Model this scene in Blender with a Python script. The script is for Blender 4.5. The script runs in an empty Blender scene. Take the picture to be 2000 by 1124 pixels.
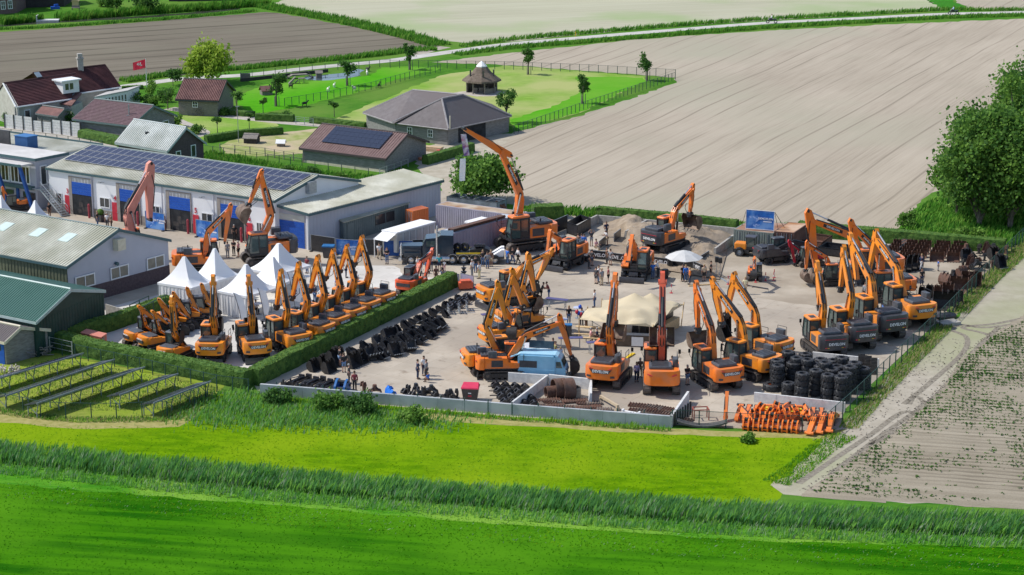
import bpy,bmesh,math,random
import numpy as np
from mathutils import Vector as V,Matrix,Euler
R=math.radians
rnd=random.Random(7)
nr=np.random.default_rng(11)
scene=bpy.context.scene
COL=scene.collection
# ---------------------------------------------------------------- survey helper
# the drone: 53.2 m up, pitched 15.5 degrees down, 70 mm lens; P() returns the ground (or level z) point under a photo point
FL,TH,CH=3889.0,R(15.5477),53.2
_cf=V((0,math.cos(TH),-math.sin(TH)));_cu=V((0,math.sin(TH),math.cos(TH)))
def P(px,py,z=0.0):
 r=_cf + V((1,0,0)) * ((px-1000)/FL) + _cu * ((562-py)/FL)
 return V((0,0,CH)) + r * ((z-CH)/r.z)
def proj(p):
 q=p - V((0,0,CH));d=q.dot(_cf)
 return 1000 + FL*q.x/d,562 - FL*q.dot(_cu)/d
def ang(a,b):
 d=b - a
 return math.atan2(d.y,d.x)
# ---------------------------------------------------------------- materials
MT={}
def mat(name,c1,c2=None,scale=1.0,rough=.75,metal=0.0,bump=0.0,bscale=None,detail=4.0,world=False,stretch=None,rot=0.0,lo=.35,hi=.65,spec=.35,trans=0.0,c3=None,s3=.1,alpha=None,coat=0.0):
 """procedural two/three tone noise material"""
 if name in MT:return MT[name]
 m=bpy.data.materials.new(name);m.use_nodes=True
 nt=m.node_tree;N=nt.nodes;L=nt.links
 b=N['Principled BSDF'];out=N['Material Output']
 if c2 is None:c2=tuple(min(1,c*1.16+.002) for c in c1);c1=tuple(c*.88 for c in c1)
 if world:co=N.new('ShaderNodeNewGeometry').outputs['Position']
 else:co=N.new('ShaderNodeTexCoord').outputs['Object']
 if stretch or rot:
  r=N.new('ShaderNodeVectorRotate');r.rotation_type='Z_AXIS';r.inputs['Angle'].default_value=-rot
  L.new(co,r.inputs['Vector'])
  mp=N.new('ShaderNodeVectorMath');mp.operation='MULTIPLY';mp.inputs[1].default_value=stretch or (1,1,1)
  L.new(r.outputs[0],mp.inputs[0]);co2=mp.outputs[0]
 else:co2=co
 n=N.new('ShaderNodeTexNoise');n.inputs['Scale'].default_value=scale;n.inputs['Detail'].default_value=detail;n.inputs['Roughness'].default_value=.6
 L.new(co2,n.inputs['Vector'])
 cr=N.new('ShaderNodeValToRGB');e=cr.color_ramp.elements
 e[0].position=lo;e[1].position=hi;e[0].color=(*c1,1);e[1].color=(*c2,1)
 L.new(n.outputs['Fac'],cr.inputs[0]);col=cr.outputs[0]
 if c3:
  n3=N.new('ShaderNodeTexNoise');n3.inputs['Scale'].default_value=s3;n3.inputs['Detail'].default_value=5
  L.new(co,n3.inputs['Vector'])
  mr=N.new('ShaderNodeMapRange');mr.inputs[1].default_value=.42;mr.inputs[2].default_value=.62
  L.new(n3.outputs['Fac'],mr.inputs[0])
  mx=N.new('ShaderNodeMix');mx.data_type='RGBA';mx.inputs[7].default_value=(*c3,1)
  L.new(mr.outputs[0],mx.inputs[0]);L.new(col,mx.inputs[6]);col=mx.outputs[2]
 L.new(col,b.inputs['Base Color'])
 b.inputs['Roughness'].default_value=rough;b.inputs['Metallic'].default_value=metal
 b.inputs['Specular IOR Level'].default_value=spec;b.inputs['Coat Weight'].default_value=coat;b.inputs['Coat Roughness'].default_value=.12
 if bump:
  nb=N.new('ShaderNodeTexNoise');nb.inputs['Scale'].default_value=bscale or scale*4;nb.inputs['Detail'].default_value=5
  L.new(co2,nb.inputs['Vector'])
  bp=N.new('ShaderNodeBump');bp.inputs['Strength'].default_value=min(1,bump);bp.inputs['Distance'].default_value=.25*bump
  L.new(nb.outputs['Fac'],bp.inputs['Height']);L.new(bp.outputs[0],b.inputs['Normal'])
 last=b.outputs[0]
 if trans:
  t=N.new('ShaderNodeBsdfTranslucent');L.new(col,t.inputs[0])
  ms=N.new('ShaderNodeMixShader');ms.inputs[0].default_value=trans
  L.new(last,ms.inputs[1]);L.new(t.outputs[0],ms.inputs[2]);last=ms.outputs[0]
 if alpha is not None:
  t=N.new('ShaderNodeBsdfTransparent')
  ms=N.new('ShaderNodeMixShader');ms.inputs[0].default_value=alpha
  L.new(t.outputs[0],ms.inputs[1]);L.new(last,ms.inputs[2]);last=ms.outputs[0]
 L.new(last,out.inputs[0])
 MT[name]=m
 return m
def c255(r,g,b):
 f=lambda c:(c/255/12.92) if c <= 10 else ((c/255+.055)/1.055)**2.4
 return (f(r),f(g),f(b))
# ---------------------------------------------------------------- mesh builder
class MB:
 def __init__(s):s.v=[];s.f=[];s.m=[]
 def poly(s,pts,mi=0):
  i=len(s.v);s.v += [tuple(p) for p in pts];s.f.append(tuple(range(i,i+len(pts))));s.m.append(mi);return s
 def faces(s,pts,fs,mi=0):
  i=len(s.v);s.v += [tuple(p) for p in pts]
  for f in fs:s.f.append(tuple(i+k for k in f));s.m.append(mi)
  return s
 def hexa(s,p,mi=0):   # p: 4 bottom ccw, 4 top ccw
  return s.faces(p,[(3,2,1,0),(4,5,6,7),(0,1,5,4),(1,2,6,5),(2,3,7,6),(3,0,4,7)],mi)
 def bx(s,x0,x1,y0,y1,z0,z1,mi=0):
  return s.hexa([(x0,y0,z0),(x1,y0,z0),(x1,y1,z0),(x0,y1,z0),(x0,y0,z1),(x1,y0,z1),(x1,y1,z1),(x0,y1,z1)],mi)
 def rbox(s,c,size,rz=0,mi=0,rx=0,ry=0):
  M=Matrix.Translation(c) @ Euler((rx,ry,rz)).to_matrix().to_4x4();h=[k/2 for k in size]
  p=[M @ V((a*h[0],b*h[1],d*h[2])) for d in (-1,1) for a,b in ((-1,-1),(1,-1),(1,1),(-1,1))]
  return s.hexa(p,mi)
 def rot(s,pts3,vec,mi=0):   # extrude a planar polygon by vec
  n=len(pts3);a=[V(p) for p in pts3];b=[p+V(vec) for p in a]
  return s.faces(a+b,[tuple(range(n-1,-1,-1)),tuple(range(n,2*n))] + [(i,(i+1) % n,n+(i+1) % n,n+i) for i in range(n)],mi)
 def prism(s,prof,y0,y1,mi=0):   # profile in x,z (counter-clockwise seen from -y)
  return s.rot([(x,y0,z) for x,z in prof],(0,y1-y0,0),mi)
 def plan(s,prof,z0,z1,mi=0):    # profile in x,y
  return s.rot([(x,y,z0) for x,y in prof],(0,0,z1-z0),mi)
 def cyl(s,p0,p1,r0,r1=None,n=8,mi=0,caps=True):
  p0=V(p0);p1=V(p1);r1=r0 if r1 is None else r1;d=(p1-p0)
  if d.length<1e-6:return s
  d.normalize();a=d.orthogonal().normalized();b=d.cross(a)
  pts=[p0+(a*math.cos(2*math.pi*k/n)+b*math.sin(2*math.pi*k/n))*r0 for k in range(n)] + [p1+(a*math.cos(2*math.pi*k/n)+b*math.sin(2*math.pi*k/n))*r1 for k in range(n)]
  fs=[(k,(k+1) % n,n+(k+1) % n,n+k) for k in range(n)]
  if caps:fs += [tuple(range(n-1,-1,-1)),tuple(range(n,2*n))]
  return s.faces(pts,fs,mi)
 def tube(s,pts,r,n=6,mi=0):
  for i in range(len(pts)-1):
   ra=r[i] if isinstance(r,(list,tuple)) else r;rb=r[i+1] if isinstance(r,(list,tuple)) else r
   s.cyl(pts[i],pts[i+1],ra,rb,n,mi)
  return s
 def lathe(s,prof,c=(0,0,0),n=16,mi=0,axis='z',close=False):
  c=V(c);pts=[];k=len(prof)
  for i in range(n):
   t=2*math.pi*i/n;cs,sn=math.cos(t),math.sin(t)
   for r,z in prof:
    pts.append(c + (V((r*cs,r*sn,z)) if axis=='z' else V((r*cs,z,-r*sn)) if axis=='y' else V((z,r*cs,r*sn))))
  fs=[]
  for i in range(n):
   j=(i+1) % n
   for a in range(k if close else k-1):
    b=(a+1) % k
    fs.append((i*k+a,j*k+a,j*k+b,i*k+b))
  return s.faces(pts,fs,mi)
 def ball(s,c,r,mi=0,n=8,m=6):
  r=(r,r,r) if not isinstance(r,(tuple,list)) else r
  pts=[V(c)+V((0,0,-r[2]))]
  for j in range(1,m):
   a=-math.pi/2+math.pi*j/m
   for i in range(n):
    t=2*math.pi*i/n;pts.append(V(c)+V((r[0]*math.cos(a)*math.cos(t),r[1]*math.cos(a)*math.sin(t),r[2]*math.sin(a))))
  pts.append(V(c)+V((0,0,r[2])))
  fs=[(0,1+(i+1) % n,1+i) for i in range(n)]
  for j in range(m-2):
   for i in range(n):fs.append((1+j*n+i,1+j*n+(i+1) % n,1+(j+1)*n+(i+1) % n,1+(j+1)*n+i))
  e=len(pts)-1;o=1+(m-2)*n
  fs += [(o+i,o+(i+1) % n,e) for i in range(n)]
  return s.faces(pts,fs,mi)
 def ribs(s,A,B,C,D,n,h,mi=0,shape=((0,0),(.3,0),(.4,1),(.9,1))):
  """sheet A,B,C,D: ribs run from AB to DC, n of them across A->B, height h along the normal"""
  A,B,C,D=V(A),V(B),V(C),V(D);nm=(B-A).cross(D-A).normalized()
  ts=[((i+f)/n,e) for i in range(n) for f,e in shape] + [(1,0)]
  pts=[A.lerp(B,t)+nm*h*e for t,e in ts] + [D.lerp(C,t)+nm*h*e for t,e in ts];k=len(ts)
  return s.faces(pts,[(i,i+1,k+i+1,k+i) for i in range(k-1)],mi)
 def mesh(s,name,mats,origin=(0,0,0),smooth=None):
  me=bpy.data.meshes.new(name);o=V(origin)
  vs=s.v if o.length==0 else [(p[0]-o.x,p[1]-o.y,p[2]-o.z) for p in s.v]
  me.from_pydata(vs,[],s.f)
  for m in (mats if isinstance(mats,(list,tuple)) else [mats]):me.materials.append(m)
  me.polygons.foreach_set('material_index',s.m)
  if smooth:
   me.polygons.foreach_set('use_smooth',[True]*len(s.f));me.set_sharp_from_angle(angle=R(smooth))
  me.update()
  return me
 def build(s,name,mats,parent=None,origin=None,loc=None,rz=0,smooth=None):
  if origin is None:origin=parent['_o'] if parent is not None and '_o' in parent else (0,0,0)
  return put(name,s.mesh(name,mats,origin,smooth),parent,loc,rz)
def put(name,me,parent=None,loc=None,rz=0):
 o=bpy.data.objects.new(name,me);COL.objects.link(o)
 if parent is not None:o.parent=parent
 if loc is not None:o.location=loc
 if rz:o.rotation_euler.z=rz
 return o
def tag(o,label=None,cat=None,group=None,kind=None):
 if label:o['label']=label
 if cat:o['category']=cat
 if group:o['group']=group
 if kind:o['kind']=kind
 return o
def thing(name,label,cat,loc=(0,0,0),rz=0,group=None,sc=1.0,world=False):
 """an Empty at the base of a thing; world=True: its parts are given in world coordinates"""
 o=bpy.data.objects.new(name,None);COL.objects.link(o);o.location=loc;o.rotation_euler.z=rz;o.scale=(sc,sc,sc)
 o.empty_display_size=.3
 tag(o,label,cat,group)
 if world:o['_o']=tuple(loc)
 return o
def solo(name,mb,mats,label,cat,loc,rz=0,group=None,sc=1.0,smooth=None):
 """a thing that is one mesh; mb may be a finished mesh"""
 me=mb.mesh(name,mats,(0,0,0),smooth) if isinstance(mb,MB) else mb
 o=put(name,me,None,loc,rz);o.scale=(sc,sc,sc)
 return tag(o,label,cat,group)
def dup(root,loc,rz=0,label=None,sc=None):
 c=root.copy();COL.objects.link(c);c.location=loc;c.rotation_euler.z=rz
 if sc:c.scale=(sc,sc,sc)
 if label:c['label']=label
 for ch in root.children:
  d=ch.copy();COL.objects.link(d);d.parent=c
  for g in ch.children:
   e=g.copy();COL.objects.link(e);e.parent=d
 return c
_txt={}
def text_mesh(s,size,m,extr=.012,bold=.02):
 k=(s,size,m.name)
 if k in _txt:return _txt[k]
 cu=bpy.data.curves.new('lettering','FONT');cu.body=s;cu.size=size;cu.extrude=extr;cu.offset=bold*size
 cu.align_x='CENTER';cu.align_y='CENTER';cu.resolution_u=2
 ob=bpy.data.objects.new('lettering',cu);COL.objects.link(ob)
 dg=bpy.context.evaluated_depsgraph_get();dg.update()
 me=bpy.data.meshes.new_from_object(ob.evaluated_get(dg));me.name='lettering'
 bpy.data.objects.remove(ob);bpy.data.curves.remove(cu)
 me.materials.clear();me.materials.append(m)
 _txt[k]=me
 return me
def text(s,size,m,parent,at,right,up,wide=1.0,name='lettering'):
 """lettering standing at a point, reading along right"""
 o=put(name,text_mesh(s,size,m),parent)
 r=V(right).normalized();u=V(up).normalized();n=r.cross(u)
 M=Matrix((r,u,n)).transposed().to_4x4();M.translation=V(at)
 o.matrix_local=M @ Matrix.Diagonal((wide,1,1,1))
 return o
class Fr:
 """a ground frame: origin, unit u (along the front), unit v (to the rear)"""
 def __init__(s,o,u,v):s.o=V((o.x,o.y,0));s.u=V((u.x,u.y,0)).normalized();s.v=V((v.x,v.y,0)).normalized()
 def p(s,a,b,z=0):return s.o + s.u*a + s.v*b + V((0,0,z))
 def hx(s,a0,a1,b0,b1,z0,z1):
  return [s.p(a0,b0,z0),s.p(a1,b0,z0),s.p(a1,b1,z0),s.p(a0,b1,z0),s.p(a0,b0,z1),s.p(a1,b0,z1),s.p(a1,b1,z1),s.p(a0,b1,z1)]
def fr3(A,B,D,z):
 """frame from three photo points at height z: front left, front right, rear right; returns frame, length, depth"""
 a,b,d=P(*A,z),P(*B,z),P(*D,z)
 return Fr(a,b-a,d-b),(b-a).length,(d-b).length
# ---------------------------------------------------------------- shared materials
orange=mat('amber_paint',(.82,.255,.018),(.86,.285,.022),3,.4,coat=.25,c3=(.72,.25,.05),s3=1.3)
orange2=mat('orange_paint',(.82,.185,.02),(.86,.21,.024),3,.4,coat=.25,c3=(.70,.20,.06),s3=1.3)
redor=mat('red_orange_paint',(.66,.08,.02),(.70,.105,.03),3,.36,coat=.3)
pink=mat('faded_red_paint',(.60,.23,.18),(.66,.28,.22),2,.55)
black=mat('black_steel',(.014,.015,.018),(.035,.036,.042),5,.42,spec=.5)
dark=mat('dark_grey_paint',(.042,.042,.049),(.062,.062,.071),3,.4,spec=.5,coat=.2)
deck=mat('grey_hood_paint',(.065,.070,.082),(.095,.10,.116),3,.42,spec=.5)
rubber=mat('tyre_rubber',(.018,.019,.022),(.042,.044,.050),4,.62,bump=.25,bscale=18,spec=.45)
trackm=mat('track_steel',(.075,.065,.06),(.15,.13,.118),6,.55,metal=.3,bump=.2)
glass=mat('cab_glass',(.045,.075,.075),(.09,.125,.115),1.2,.05,spec=1.0)
chrome=mat('bright_steel',(.55,.55,.56),(.7,.7,.7),4,.25,metal=.8)
white=mat('white_paint',(.74,.74,.74),(.82,.82,.82),2,.5)
letter=mat('white_lettering',(.8,.8,.8),(.85,.85,.85),2,.5)
redm=mat('red_paint',(.48,.03,.05),(.56,.045,.07),2,.45)
yellow=mat('yellow_paint',(.72,.48,.02),(.8,.55,.04),2,.5)
rust=mat('rusty_steel',(.085,.042,.03),(.17,.088,.062),5,.8,bump=.3,c3=(.12,.075,.06),s3=1.5)
worn=mat('worn_bucket_steel',(.16,.115,.085),(.25,.185,.14),4,.6,metal=.3,c3=(.10,.06,.045),s3=2)
wood=mat('light_wood',(.50,.36,.19),(.62,.46,.26),6,.7)
woodd=mat('weathered_wood',(.16,.14,.125),(.26,.235,.21),3,.85,bump=.3,stretch=(1,1,8))
galv=mat('galvanised_steel',(.30,.33,.36),(.42,.45,.47),4,.45,metal=.5)
greenp=mat('dark_green_steel',(.02,.055,.05),(.035,.08,.07),4,.5)
conc=mat('pale_concrete',(.52,.52,.52),(.66,.66,.65),3,.9,bump=.1)
conc2=mat('grey_concrete',(.30,.285,.26),(.42,.40,.365),3,.9,bump=.25)
bluep=mat('blue_paint',(.012,.075,.38),(.018,.10,.46),2,.45)
meshm=mat('wire_mesh',(.03,.055,.05),(.05,.08,.075),3,.6,alpha=.22)

# ================================================================= ground, fields, roads, water
def lit(r,g,b,k=.72):return tuple(min(.85,c*k) for c in c255(r,g,b))
def sheet(name,pts,z,m,px=True,rag=.22):
 q=[(P(x,y) if px else V((x,y,0))) for x,y in pts];out=[]
 for a,b in zip(q,q[1:]+q[:1]):
  L=(b-a).length;n=max(1,min(60,int(L/1.3))) if px and rag else 1;d=(b-a)/L;nn=V((-d.y,d.x,0));k=rag*min(2.5,max(1,a.y/170))
  out += [a.lerp(b,i/n)+nn*(rnd.uniform(-k,k) if i else 0) for i in range(n)]
 mb=MB();mb.poly([p+V((0,0,z)) for p in out])
 o=mb.build(name,m)
 if o.data.polygons[0].normal.z<0:o.data.flip_normals()
 return tag(o,kind='structure')
def ribbon(name,pts,w,z,m,px=True):
 c=[P(*p) if px else V((*p,0)) for p in pts]
 # smooth the centre line
 q=[]
 for i in range(len(c)-1):
  a,b,d,e=c[max(0,i-1)],c[i],c[i+1],c[min(len(c)-1,i+2)]
  for k in range(6):
   t=k/6;q.append(.5*((2*b)+(d-a)*t+(2*a-5*b+4*d-e)*t*t+(3*b-a-3*d+e)*t**3))
 q.append(c[-1]);mb=MB();L=[]
 for i,p in enumerate(q):
  d=(q[min(i+1,len(q)-1)]-q[max(i-1,0)]).normalized();n=V((-d.y,d.x,0));ww=w[0]+(w[1]-w[0])*i/(len(q)-1) if isinstance(w,tuple) else w
  L.append((p+n*ww/2+V((0,0,z)),p-n*ww/2+V((0,0,z))))
 for (a,b),(d,e) in zip(L,L[1:]):mb.poly([b,e,d,a])
 return tag(mb.build(name,m),kind='structure')
def field_mat(name,base,dark,light,direc,fine=2.2,tram=4.2,tramw=.10,tdark=.7,c3=None,s3=.03,bump=.25,distort=1.2):
 m=bpy.data.materials.new(name);m.use_nodes=True;nt=m.node_tree;N=nt.nodes;L=nt.links;b=N['Principled BSDF']
 g=N.new('ShaderNodeNewGeometry').outputs['Position']
 r=N.new('ShaderNodeVectorRotate');r.rotation_type='Z_AXIS';r.inputs['Angle'].default_value=-direc;L.new(g,r.inputs['Vector'])
 def noise(scale,st,det=4):
  mu=N.new('ShaderNodeVectorMath');mu.operation='MULTIPLY';mu.inputs[1].default_value=st;L.new(r.outputs[0],mu.inputs[0])
  n=N.new('ShaderNodeTexNoise');n.inputs['Scale'].default_value=scale;n.inputs['Detail'].default_value=det;L.new(mu.outputs[0],n.inputs['Vector'])
  return n.outputs['Fac']
 f1=noise(fine,(.03,1,1));f2=noise(.35,(.05,1,1));f3=noise(.05,(.5,1,1),6);f4=noise(9,(1,1,1),3)
 def ramp(f,a,c,lo,hi):
  cr=N.new('ShaderNodeValToRGB');e=cr.color_ramp.elements;e[0].position=lo;e[1].position=hi;e[0].color=(*a,1);e[1].color=(*c,1);L.new(f,cr.inputs[0]);return cr.outputs[0]
 def mix(fac,a,c,t='MIX'):
  x=N.new('ShaderNodeMix');x.data_type='RGBA';x.blend_type=t
  if isinstance(fac,float):x.inputs[0].default_value=fac
  else:L.new(fac,x.inputs[0])
  for s,k in ((a,6),(c,7)):
   if isinstance(s,tuple):x.inputs[k].default_value=(*s,1)
   else:L.new(s,x.inputs[k])
  return x.outputs[2]
 col=ramp(f1,dark,base,.36,.52)
 col=mix(ramp(f2,(0,0,0),(1,1,1),.45,.62),col,light)
 col=mix(.45,col,ramp(f1,dark,light,.35,.65))
 col=mix(.35,col,ramp(f3,dark,light,.4,.6))
 col=mix(.18,col,ramp(f4,dark,light,.4,.6))
 if c3:
  f5=noise(s3,(1,1,1),6);col=mix(ramp(f5,(0,0,0),(1,1,1),.5,.68),col,c3)
 if tram:
  w=N.new('ShaderNodeTexWave');w.wave_type='BANDS';w.bands_direction='Y';w.inputs['Scale'].default_value=math.pi/10/tram*2/2*1.0;w.inputs['Distortion'].default_value=distort;w.inputs['Detail'].default_value=1;w.inputs['Detail Scale'].default_value=.4
  L.new(r.outputs[0],w.inputs['Vector'])
  k=ramp(w.outputs['Fac'],tuple(c*tdark for c in dark),(1,1,1),tramw*.4,tramw)
  brk=ramp(noise(.12,(.2,1,1)),(0,0,0),(1,1,1),.42,.58)
  col=mix(brk,col,mix(.85,col,k,'MULTIPLY') if False else mix(ramp(w.outputs['Fac'],(1,1,1),(0,0,0),tramw*.5,tramw),col,tuple(c*tdark for c in dark)))
 L.new(col,b.inputs['Base Color']);b.inputs['Roughness'].default_value=.95;b.inputs['Specular IOR Level'].default_value=.1
 bp=N.new('ShaderNodeBump');bp.inputs['Strength'].default_value=bump;bp.inputs['Distance'].default_value=.15
 L.new(f1,bp.inputs['Height']);L.new(bp.outputs[0],b.inputs['Normal'])
 return m
def grass_mat(name,a,b,c3=None,s3=.05,scale=.8,direc=0,stretch=(.35,1,1),bump=.5,lo=.36,hi=.64):
 return mat(name,a,b,scale*2.2,.95,bump=bump,bscale=9,world=True,stretch=stretch,rot=direc,c3=c3,s3=s3,spec=.02,detail=8,lo=lo,hi=hi)
g_base=grass_mat('rough_grass',(.038,.135,.016),(.085,.22,.022),c3=(.11,.21,.035),s3=.06)
o=sheet('ground',[(-3000,-400),(3000,-400),(3000,4000),(-3000,4000)],0,g_base,px=False)
dm=ang(P(0,935),P(2000,1055))
g_front=grass_mat('front_meadow_grass',(.012,.095,.001),(.042,.175,.002),c3=(.068,.215,.006),s3=.05,direc=dm,stretch=(.09,1,1),scale=.36,lo=.43,hi=.58)
g_mid=grass_mat('mid_meadow_grass',(.08,.19,.001),(.135,.265,.002),c3=(.18,.29,.006),s3=.09,direc=dm,stretch=(.4,1,1),scale=.5,lo=.42,hi=.6)
# far field is the ground itself; the two meadows in front
sheet('front_meadow',[(-300,898),(0,908),(500,955),(1000,990),(1500,1022),(2100,1060),(2400,1080),(2600,1500),(-600,1500)],.004,g_front)
sheet('front_meadow_margin',[(-300,900),(0,905),(500,945),(1000,985),(1500,1022),(2300,1060),(2300,1078),(1500,1058),(1000,1025),(500,985),(0,945),(-300,930)],.008,
      grass_mat('mown_margin_grass',(.04,.19,.010),(.10,.28,.02),c3=(.17,.33,.04),s3=.12,direc=dm,stretch=(.12,1,1),scale=1.0))
sheet('mid_meadow',[(-300,760),(0,815),(350,815),(430,770),(560,770),(1000,812),(1300,838),(1640,852),(1600,885),(1530,960),(1500,1000),(1000,970),(500,930),(0,885),(-300,860)],.004,g_mid)
sheet('bare_earth_strip',[(-50,792),(40,812),(150,826),(350,820),(385,800),(400,806),(350,834),(150,838),(0,826),(-50,812)],.008,mat('dry_earth',(.25,.24,.07),(.36,.32,.13),1.5,.95,bump=.3,world=True,spec=.1))
sheet('bare_earth_strip',[(780,803),(1000,818),(1310,838),(1620,848),(1630,858),(1310,850),(1000,832),(860,822),(780,812)],.008,MT['dry_earth'])
# big beige field and its furrows
df=ang(P(1500,137),P(1700,48))
beige=field_mat('harrowed_soil',(.375,.322,.252),(.295,.252,.195),(.435,.378,.302),df,fine=3.0,tram=3.4,tramw=.03,tdark=.86,c3=(.345,.325,.245),s3=.02,distort=1.6)
sheet('harrowed_field',[(842,122),(1000,128),(1320,152),(1322,162),(1130,228),(1004,258),(905,318),(868,345),(860,365),(880,392),(1030,402),(1160,412),(1440,432),(1755,452),(1790,400),(1850,360),(2300,330),(2300,26),(2000,37),(1760,47),(1500,60),(1250,77),(1050,98),(930,112)],.004,beige)
brown=field_mat('ploughed_brown_soil',(.165,.143,.108),(.112,.096,.073),(.205,.18,.138),ang(P(0,110),P(500,75)),fine=1.2,tram=6,tramw=.08,tdark=.8,c3=(.17,.155,.115),s3=.03)
sheet('ploughed_field',[(-400,92),(0,63),(300,42),(520,24),(560,28),(700,55),(868,92),(800,100),(720,112),(560,128),(230,160),(-400,235)],.004,brown)
pale=field_mat('sprouting_field_soil',(.40,.385,.27),(.335,.325,.235),(.44,.43,.32),ang(P(1000,30),P(1400,12)),fine=.8,tram=0,c3=(.30,.36,.19),s3=.035)
sheet('sprouting_field',[(535,6),(700,-35),(1500,-95),(1760,-30),(1845,20),(1500,40),(1250,56),(1000,82),(905,84),(840,76),(700,42),(600,22)],.004,pale)
sheet('green_crop_strip',[(1745,-30),(1810,-30),(1890,19),(1862,22),(1848,20)],.004,grass_mat('young_crop_green',(.03,.15,.015),(.05,.21,.02),direc=.8,stretch=(.1,1,1),scale=2))
sheet('beige_far_field',[(1812,-30),(2300,-60),(2300,14),(2000,20),(1960,22),(1895,19)],.004,beige)
# road with wheel-pale asphalt
roadm=mat('pale_asphalt',(.40,.385,.36),(.52,.50,.46),.6,.9,bump=.05,world=True)
ribbon('country_road',[(-200,222),(60,193),(230,171),(360,154),(480,147),(620,132),(760,119),(830,109),(900,99),(1000,86),(1160,72),(1330,58),(1500,45),(1680,36),(1840,28),(2000,24),(2300,16)],2.9,.012,roadm)
ribbon('country_road',[(870,92),(835,100),(800,113)],2.4,.008,mat('beaten_earth',(.30,.27,.22),(.40,.36,.30),.7,.95,world=True))
# water
water=mat('still_water',(.045,.050,.040),(.07,.075,.06),.3,.06,world=True,spec=.5)
sheet('canal_water',[(-300,78),(0,53),(80,47),(280,36),(400,27),(470,19),(470,13),(380,24),(270,32),(80,41),(0,47),(-300,68)],.008,water)
sheet('pond_water',[(596,150),(640,146),(680,142),(700,135),(712,138),(704,148),(685,152),(660,155),(625,158),(600,156)],.012,mat('pond_water',(.06,.085,.10),(.09,.12,.14),.3,.05,world=True,spec=.6))
# farm lawns
g_lawn=grass_mat('lawn_grass',(.14,.27,.035),(.22,.36,.06),c3=(.34,.37,.14),s3=.07)
g_bright=grass_mat('pen_grass',(.055,.27,.008),(.09,.34,.012),c3=(.13,.32,.03),s3=.05)
sheet('paddock',[(655,232),(700,214),(860,148),(985,128),(1262,150),(1262,158),(1130,222),(1004,252),(985,240),(720,250)],.008,g_lawn)
sheet('paddock_grass',[(1125,150),(1255,152),(1262,158),(1130,222),(1004,252),(995,235),(1090,205),(1140,175)],.012,g_bright)
sheet('duck_meadow',[(470,185),(520,165),(600,160),(720,148),(745,132),(800,130),(870,133),(790,152),(700,180),(570,212),(500,222),(465,205)],.008,g_bright)
sheet('garden_lawn',[(340,226),(420,228),(530,238),(545,246),(480,262),(400,276),(350,262)],.008,g_lawn)
sheet('goat_pen',[(430,285),(470,268),(560,258),(625,250),(595,300),(500,306),(440,300)],.008,mat('worn_pen_grass',(.22,.27,.07),(.36,.36,.16),.6,.95,bump=.3,world=True,c3=(.44,.36,.24),s3=.15,spec=.1))
pathm=mat('path_gravel',(.36,.33,.29),(.46,.42,.37),1.2,.95,world=True)
ribbon('farm_path',[(-150,243),(0,254),(120,270),(232,286)],4.0,.012,pathm)
ribbon('farm_path',[(330,212),(400,222),(470,230),(560,240),(640,246),(700,250)],2.4,.012,pathm)
ribbon('farm_path',[(335,225),(350,236),(400,258),(380,268)],1.4,.016,pathm)
sheet('barn_apron',[(800,300),(900,262),(1010,262),(960,300),(900,340),(865,350),(830,345)],.008,mat('worn_soil',(.34,.30,.23),(.43,.39,.31),.8,.95,world=True,bump=.2))
sheet('gazebo_apron',[(885,182),(940,176),(985,180),(975,188),(930,189)],.016,pathm)
# the paved yard
def paved(name,a,b,c3,s3):
 m=mat(name,a,b,.5,.9,bump=.06,bscale=8,world=True,c3=c3,s3=s3,detail=8)
 nt=m.node_tree;N=nt.nodes;L=nt.links;bs=N['Principled BSDF'];src=bs.inputs['Base Color'].links[0].from_socket
 g=N.new('ShaderNodeNewGeometry');r=N.new('ShaderNodeVectorRotate');r.rotation_type='Z_AXIS';r.inputs['Angle'].default_value=R(31);L.new(g.outputs['Position'],r.inputs['Vector'])
 k=N.new('ShaderNodeTexBrick');k.inputs['Scale'].default_value=1;k.offset=0;k.inputs['Brick Width'].default_value=2;k.inputs['Row Height'].default_value=2;k.inputs['Mortar Size'].default_value=.02
 k.inputs['Color1'].default_value=(1,1,1,1);k.inputs['Color2'].default_value=(.93,.93,.93,1);k.inputs['Mortar'].default_value=(.72,.71,.70,1)
 L.new(r.outputs[0],k.inputs['Vector'])
 x=N.new('ShaderNodeMix');x.data_type='RGBA';x.blend_type='MULTIPLY';x.inputs[0].default_value=.8
 sn=N.new('ShaderNodeTexNoise');sn.inputs['Scale'].default_value=.9;sn.inputs['Detail'].default_value=7;L.new(g.outputs['Position'],sn.inputs['Vector'])
 sr=N.new('ShaderNodeValToRGB');sr.color_ramp.elements[0].position=.60;sr.color_ramp.elements[1].position=.74;sr.color_ramp.elements[0].color=(1,1,1,1);sr.color_ramp.elements[1].color=(.66,.63,.60,1);L.new(sn.outputs['Fac'],sr.inputs[0])
 x0=N.new('ShaderNodeMix');x0.data_type='RGBA';x0.blend_type='MULTIPLY';x0.inputs[0].default_value=1;L.new(src,x0.inputs[6]);L.new(sr.outputs[0],x0.inputs[7]);src=x0.outputs[2]
 L.new(src,x.inputs[6]);L.new(k.outputs[0],x.inputs[7]);L.new(x.outputs[2],bs.inputs['Base Color'])
 return m
yardm=paved('yard_concrete',(.395,.34,.27),(.48,.42,.34),(.34,.295,.24),.09)
yard2=paved('pale_yard_concrete',(.56,.535,.49),(.65,.625,.58),(.50,.475,.435),.1)
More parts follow.
